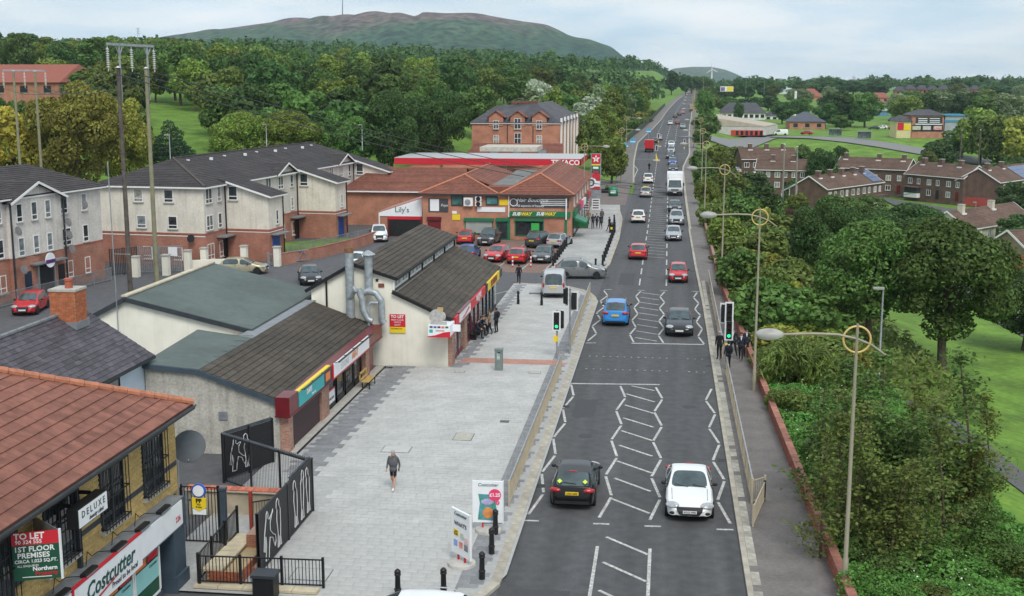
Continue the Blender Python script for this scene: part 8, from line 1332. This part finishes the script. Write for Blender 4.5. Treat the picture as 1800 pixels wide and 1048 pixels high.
n = 40000; yy = RNG.uniform(66, 260, n); xx = np.array([xwall(y) for y in yy]) + .3 + RNG.uniform(0, 1, n) * 13; zz_ = np.array([zland(a, b) for a, b in zip(xx, yy)]) + RNG.uniform(0, .9, n); nrm = RNG.normal(0, .55, (n, 3)); nrm[:, 2] += 1; nrm /= np.linalg.norm(nrm, axis=1)[:, None]; tag(put('rough_grass_bank', quads(np.stack([xx, yy, zz_], 1), nrm, .26, LF['olive'], .35)), 'rough tawny growth on the long roadside bank', 'undergrowth', kind='stuff')
# left-hand trees that stand out
LT = 'trees around the flats'
for a in (('lo0', 30, 330, 175, 150, 'gold', 'golden tree at the left edge behind the grey flats', 150), ('hi1', 135, 310, 130, 165, 'tawny', 'big olive-gold tree behind the grey flats', 150), ('hi2', 215, 300, 150, 120, 'tawny', 'olive tree between the twin poles and the lawn', 165), ('pine', 303, 292, 202, 100, 'pine', 'dark pine standing alone before the park lawn', 172), ('hi0', 428, 290, 190, 120, 'lime', 'yellow-green tree behind the hip of the long flats', 178), ('hi1', 508, 285, 186, 120, 'lime', 'second yellow-green tree behind the long flats', 180), ('hi2', 600, 285, 175, 110, 'mid', 'broad tree above the far end of the long flats', 184), ('hi0', 690, 280, 150, 110, 'dark', 'dark tree above the brick outbuilding', 188), ('hi1', 770, 285, 140, 110, 'dark', 'dark tree left of the tall brick block', 200), ('tall1', 240, 290, 110, 60, 'dark', 'weeping dark tree at the lawn edge', 230)): ptree(a[0], a[1], a[2], a[3], a[4], a[5], a[6], LT, Y=a[7])
for i, px in enumerate((5, 32, 60, 88, 112)): ptree('lo%d' % i, px, 200, 166 + (i % 3) * 5, 46, ['dark', 'mid', 'olive', 'dark', 'mid'][i], '%s tree in the low row below the long red building' % NB[i], LT, Y=214)
for i, (px, t_, y) in enumerate(((130, 128, 290), (165, 118, 300), (195, 122, 280), (150, 135, 250), (205, 140, 255))): ptree('lo%d' % i, px, 200, t_, 60, ['dark', 'mid', 'dark', 'mid', 'dark'][i], '%s dark tree behind the olive-gold tree' % NB[i], LT, Y=y)
ptree('lo2', 1075, 300, 238, 70, 'lime', 'bright round tree beyond the fuel totem', LT, Y=205); ptree('lo3', 1040, 290, 195, 60, 'olive', 'browning tree right of the tall brick block', LT, Y=235)
# the wood: Poisson-spread trees
pts = []
def proj(x, y, z): v = Vector((x, y, z)) - _C; k = v.dot(_F); return 900 + FPX * v.dot(_R) / k, 524 - FPX * v.dot(_U) / k
random.seed(33); tries = 0
while tries < 40000 and len(pts) < 205:
    tries += 1; y = 185 + 420 * random.random() ** 1.5; px = random.uniform(-30, 1175); x = AY(px, 200, y).x; d = 5.8 + (y - 185) * .021
    if x > -13 - (18 if y < 300 else 0) - (0 if y > 260 else 12): continue
    if 222 < px < 388 and y < 256 or px < 112 and y < 262: continue
    if y < 250 and 815 < px < 1030: continue
    if any((x - a) ** 2 + (y - b_) ** 2 < d * d for a, b_ in pts): continue
    pts.append((x, y))
WL = {'tawny': 'golden-green tree', 'dark': 'dark green broadleaf tree', 'mid': 'mid green broadleaf tree', 'olive': 'olive green broadleaf tree', 'lime': 'yellow-green broadleaf tree', 'willow': 'grey-green willow', 'silver': 'silvery white poplar'}
for i, (x, y) in enumerate(pts):
    px = proj(x, y, zland(x, y) + 8)[0]; lf = random.choice(['dark', 'dark', 'mid', 'mid', 'olive', 'lime', 'mid'])
    if px > 1020 and y > 280: lf = random.choice(['lime', 'olive', 'mid', 'willow'])
    if 900 < px < 1040 and y < 330: lf = random.choice(['silver', 'willow', 'mid'])
    kd = 'lo%d' % (i % 6) if random.random() < .75 else 'tall%d' % (i % 2); h = random.uniform(10.5, 15.5) * (.82 if px > 1040 else 1); zone = 'left of the far road' if px > 1030 else 'behind the brick buildings' if px > 690 else 'behind the long flats' if px > 400 else 'behind the grey flats'
    tree(kd, (x, y, zland(x, y)), h, h * random.uniform(.68, .88), lf, '%s in the dense wood %s' % (WL[lf], zone), 'trees of the wood ' + zone)
# right-hand trees beyond
RT_ = 'trees among the buildings right of the road'
rl_ = [(1238, 212, 152, 40, 'mid', 430), (1240, 262, 196, 55, 'mid', 340), (1232, 285, 225, 36, 'mid', 300), (1300, 196, 172, 36, 'dark', 640), (1325, 192, 168, 36, 'dark', 640), (1350, 192, 166, 36, 'dark', 650), (1280, 196, 170, 36, 'dark', 640), (1375, 214, 176, 44, 'dark', 520), (1298, 212, 178, 20, 'dark', 540), (1450, 225, 178, 46, 'dark', 480), (1470, 222, 155, 56, 'dark', 500), (1495, 222, 162, 56, 'dark', 500), (1520, 225, 158, 60, 'mid', 490), (1478, 226, 200, 40, 'mid', 460), (1590, 215, 165, 56, 'lime', 520), (1575, 210, 162, 40, 'willow', 560), (1625, 200, 160, 60, 'mid', 560), (1655, 200, 158, 60, 'willow', 560), (1690, 205, 160, 56, 'dark', 540), (1725, 215, 165, 60, 'mid', 480), (1770, 220, 160, 70, 'willow', 480), (1720, 300, 185, 90, 'lime', 350), (1755, 305, 195, 90, 'olive', 340), (1795, 310, 200, 90, 'tawny', 330), (1690, 285, 215, 60, 'mid', 360), (1775, 330, 270, 60, 'dark', 300), (1448, 312, 256, 70, 'dark', 285), (1415, 300, 250, 50, 'mid', 300), (1477, 285, 252, 34, 'dark', 330), (1655, 292, 240, 70, 'dark', 335), (1395, 345, 310, 40, 'mid', 260), (1780, 360, 315, 60, 'dark', 245), (1400, 372, 335, 46, 'lime', 225), (1630, 292, 262, 40, 'olive', 325), (1810, 270, 215, 60, 'mid', 340), (1265, 175, 148, 40, 'mid', 760), (1310, 172, 140, 40, 'dark', 800), (1345, 168, 136, 40, 'dark', 800), (1415, 160, 146, 46, 'mid', 900), (1450, 165, 142, 46, 'dark', 900), (1205, 172, 128, 26, 'dark', 900), (1180, 170, 122, 30, 'dark', 900), (1540, 165, 143, 50, 'dark', 900), (1600, 180, 158, 50, 'mid', 800), (1750, 175, 148, 60, 'dark', 850)]
for i, (px, py, top, wd_, lf, y) in enumerate(rl_):
    p = AY(px, py, y); zg_ = zland(p.x, y); h = max(3.5, AY(px, top, y).z - zg_); d = (p - _C).length
    tree('lo%d' % (i % 6), (p.x, y, zg_), h, wd_ * d / FPX, lf, '%s among the buildings right of the road, %s' % (WL.get(lf, 'golden tree'), 'far up the hill' if y > 600 else 'near the lawn' if y > 400 else 'by the terraces'), RT_)
random.seed(44)
for i in range(34):
    px = random.uniform(1195, 1810); y = random.uniform(880, 1150); p = AY(px, 160, y); zg_ = zland(p.x, y); tree('lo%d' % (i % 6), (p.x, y, zg_), random.uniform(9, 14), random.uniform(12, 22), random.choice(['dark', 'dark', 'mid']), 'dark tree on the skyline right of the road', 'skyline trees right of the road')
for i in range(22):
    y = 282 + i * 15 + random.uniform(-5, 5); x = xl(y) - random.uniform(8, 22); lf = random.choice(['lime', 'willow', 'mid', 'lime', 'olive']); tree('tall%d' % (i % 2), (x, y, zland(x, y)), random.uniform(11, 16), random.uniform(6, 9), lf, '%s in the row along the left of the far road' % {'lime': 'tall yellow-green poplar', 'willow': 'tall grey-green poplar', 'mid': 'tall green poplar', 'olive': 'tall olive poplar'}[lf], 'poplars along the far road')
for i in range(26):
    y = 268 + i * 11; x = xl(y) - random.uniform(4.6, 9); lf = random.choice(['olive', 'lime', 'tawny', 'mid']); tree('shrubfar', (x, y, zland(x, y)), random.uniform(1.6, 4), random.uniform(3.5, 6.5), lf, 'roadside bush behind the dark mesh fence of the far road', 'bushes along the far road fence', 'roadside_shrub')
for i in range(30):
    px = random.uniform(1240, 1800); y = random.uniform(560, 860); p = AY(px, 180, y); lf = random.choice(['dark', 'mid', 'dark', 'olive', 'willow']); tree('lo%d' % (i % 6), (p.x, y, zland(p.x, y)), random.uniform(7, 12), random.uniform(9, 15), lf, '%s on the slope beyond the library and shops' % WL[lf], 'trees on the slope beyond the library')
n = 600; yy = RNG.uniform(36, 64, n); xx = np.array([xwall(y) for y in yy]) + .6 + RNG.uniform(0, 1, n) * 4.5; zz_ = np.array([zland(a, b) for a, b in zip(xx, yy)]) + RNG.uniform(.45, .95, n); nrm = RNG.normal(0, .4, (n, 3)); nrm[:, 2] += 1; nrm /= np.linalg.norm(nrm, axis=1)[:, None]; tag(put('bindweed_flowers', quads(np.stack([xx, yy, zz_], 1), nrm, .028, mat('petal_white', (.75, .75, .72), .8, .05), .9)), 'small white flowers scattered through the near bank undergrowth', 'flowers', kind='stuff')
# far woodland nobody could count
P_, Nn = [], []
for k in range(1500):
    if k < 1050: y = RNG.uniform(560, 2300); px = RNG.uniform(-40, 1190)
    else: y = RNG.uniform(1000, 2600); px = RNG.uniform(1190, 1830)
    p = AY(px, 150, y)
    if abs(p.x - xroad(min(y, 1300))) < 16: continue
    z = zland(p.x, y); h = RNG.uniform(9, 15); r_ = RNG.uniform(5, 9); m = 70; v = RNG.normal(size=(m, 3)); v[:, 2] = np.abs(v[:, 2]) + .1; v /= np.linalg.norm(v, axis=1)[:, None]; P_.append(np.array([p.x, y, z + h * .3]) + v * np.array([r_, r_, h * .7]) * RNG.uniform(.75, 1.05, (m, 1))); Nn.append(v + RNG.normal(0, .5, (m, 3)))
P_ = np.concatenate(P_); Nn = np.concatenate(Nn); Nn /= np.linalg.norm(Nn, axis=1)[:, None]; tag(put('far_woodland', quads(P_, Nn, 1.5, LF['dark'], .7)), 'distant mass of woodland below the mountain and along the skyline', 'woodland', kind='stuff')
# ================================================================== mountain and far hill
def hill(name, prof, Y, y0, y1, m, zb, rough=.08, seed=1):
    pr = [(px, AY(px, py, Y)) for px, py in prof]; X_ = [p.x for _, p in pr]; Z_ = [p.z for _, p in pr]; nx, ny = 150, 46; xs2 = np.linspace(X_[0], X_[-1], nx); tb = sorted(zip(X_, Z_)); b = MB(); rg = np.random.default_rng(seed); ph = rg.uniform(0, 6.28, (14, 2)); fr = rg.normal(0, 1, (14, 2)) * .006
    for j in range(ny):
        v = j / (ny - 1)
        for x in xs2:
            hz = lerp(tb, x) - zb; y = y0 + (y1 - y0) * v; t = (y - y0) / (Y - y0) if y < Y else 1 - .5 * (y - Y) / (y1 - Y); s_ = sstep(0, 1, t) ** .9 if y < Y else t; nz_ = sum(math.sin(x * f[0] * (1 + i * .35) + ph[i][0]) * math.cos(y * f[1] * (1 + i * .35) + ph[i][1]) / (1 + i * .4) for i, f in enumerate(fr)) * rough * hz * min(1, 6 * s_ * (1 - s_ * .93)); b.v.append((x * (y / Y) if y < Y else x, y, zb + hz * s_ * (y / Y * .15 + .85 if y < Y else 1) + nz_ * (0 if abs(y - Y) < (y1 - y0) / ny else 1) - 4))
    b.f = [(j * nx + i, j * nx + i + 1, (j + 1) * nx + i + 1, (j + 1) * nx + i) for j in range(ny - 1) for i in range(nx - 1)]; b.mi = [0] * len(b.f); return tag(b.build(name, m, smooth=True), kind='structure')
def hillmat(name, low, mid_, high, z0, z1, z2):
    m, t, n, l, p = newmat(name); p.inputs['Roughness'].default_value = .95; p.inputs['Specular IOR Level'].default_value = .1; tcn = n.new('ShaderNodeTexCoord'); s = n.new('ShaderNodeSeparateXYZ'); l.new(tcn.outputs['Object'], s.inputs[0])
    def noise(sc, det=6): q = n.new('ShaderNodeTexNoise'); q.inputs['Scale'].default_value = sc; q.inputs['Detail'].default_value = det; l.new(tcn.outputs['Object'], q.inputs['Vector']); return q
    a = noise(.006); mm = n.new('ShaderNodeMath'); mm.operation = 'MULTIPLY_ADD'; mm.inputs[1].default_value = (z2 - z0) * .9; l.new(a.outputs[0], mm.inputs[0]); l.new(s.outputs[2], mm.inputs[2]); r = n.new('ShaderNodeMapRange'); off = (z2 - z0) * .45; r.inputs[1].default_value = z0 + off; r.inputs[2].default_value = z2 + off; l.new(mm.outputs[0], r.inputs[0])
    rp_ = n.new('ShaderNodeValToRGB'); e = rp_.color_ramp.elements; e[0].color = c4(low); e[0].position = .15; e[1].color = c4(high); e[1].position = .95; q = e.new(.62); q.color = c4(mid_); l.new(r.outputs[0], rp_.inputs[0])
    f = noise(.05, 12); r2 = n.new('ShaderNodeMapRange'); r2.inputs[1].default_value = .35; r2.inputs[2].default_value = .65; r2.inputs[3].default_value = .35; r2.inputs[4].default_value = 1.7; l.new(f.outputs[0], r2.inputs[0]); h = n.new('ShaderNodeHueSaturation'); l.new(r2.outputs[0], h.inputs['Value']); l.new(rp_.outputs[0], h.inputs['Color']); l.new(h.outputs[0], p.inputs['Base Color']); return m
hill('mountain', [(250, 72), (330, 56), (400, 48), (480, 37), (560, 33), (640, 30), (700, 27), (732, 33), (742, 27), (800, 24), (860, 26), (920, 36), (960, 46), (1000, 62), (1040, 70), (1075, 84), (1105, 106), (1135, 124), (1180, 140), (1230, 150)], 3400, 1900, 5200, hillmat('mountain_cover', (.017, .052, .03), (.045, .08, .038), (.13, .085, .075), 40, 130, 200), 30, .06, 3)
hill('far_hill', [(1130, 148), (1165, 128), (1185, 119), (1215, 116), (1250, 116), (1275, 121), (1295, 129), (1330, 146), (1380, 152)], 5600, 4700, 6400, hillmat('far_hill_cover', (.05, .075, .035), (.08, .09, .05), (.1, .11, .07), 50, 80, 110), 20, .03, 5)
hz_ = MB(); hz_.box(-2800, 2200, -60, 6500, -14, 245); hb_ = hz_.mesh(BARK); hb_.materials.clear(); m, t, n, l, p = newmat('haze_air'); n.remove(p); pv = n.new('ShaderNodeVolumePrincipled'); pv.inputs['Color'].default_value = (.68, .88, 1.0, 1); pv.inputs['Density'].default_value = 9e-5; pv.inputs['Anisotropy'].default_value = .2; l.new(pv.outputs[0], n['Material Output'].inputs['Volume']); hb_.materials.append(m); tag(put('haze', hb_), kind='stuff')
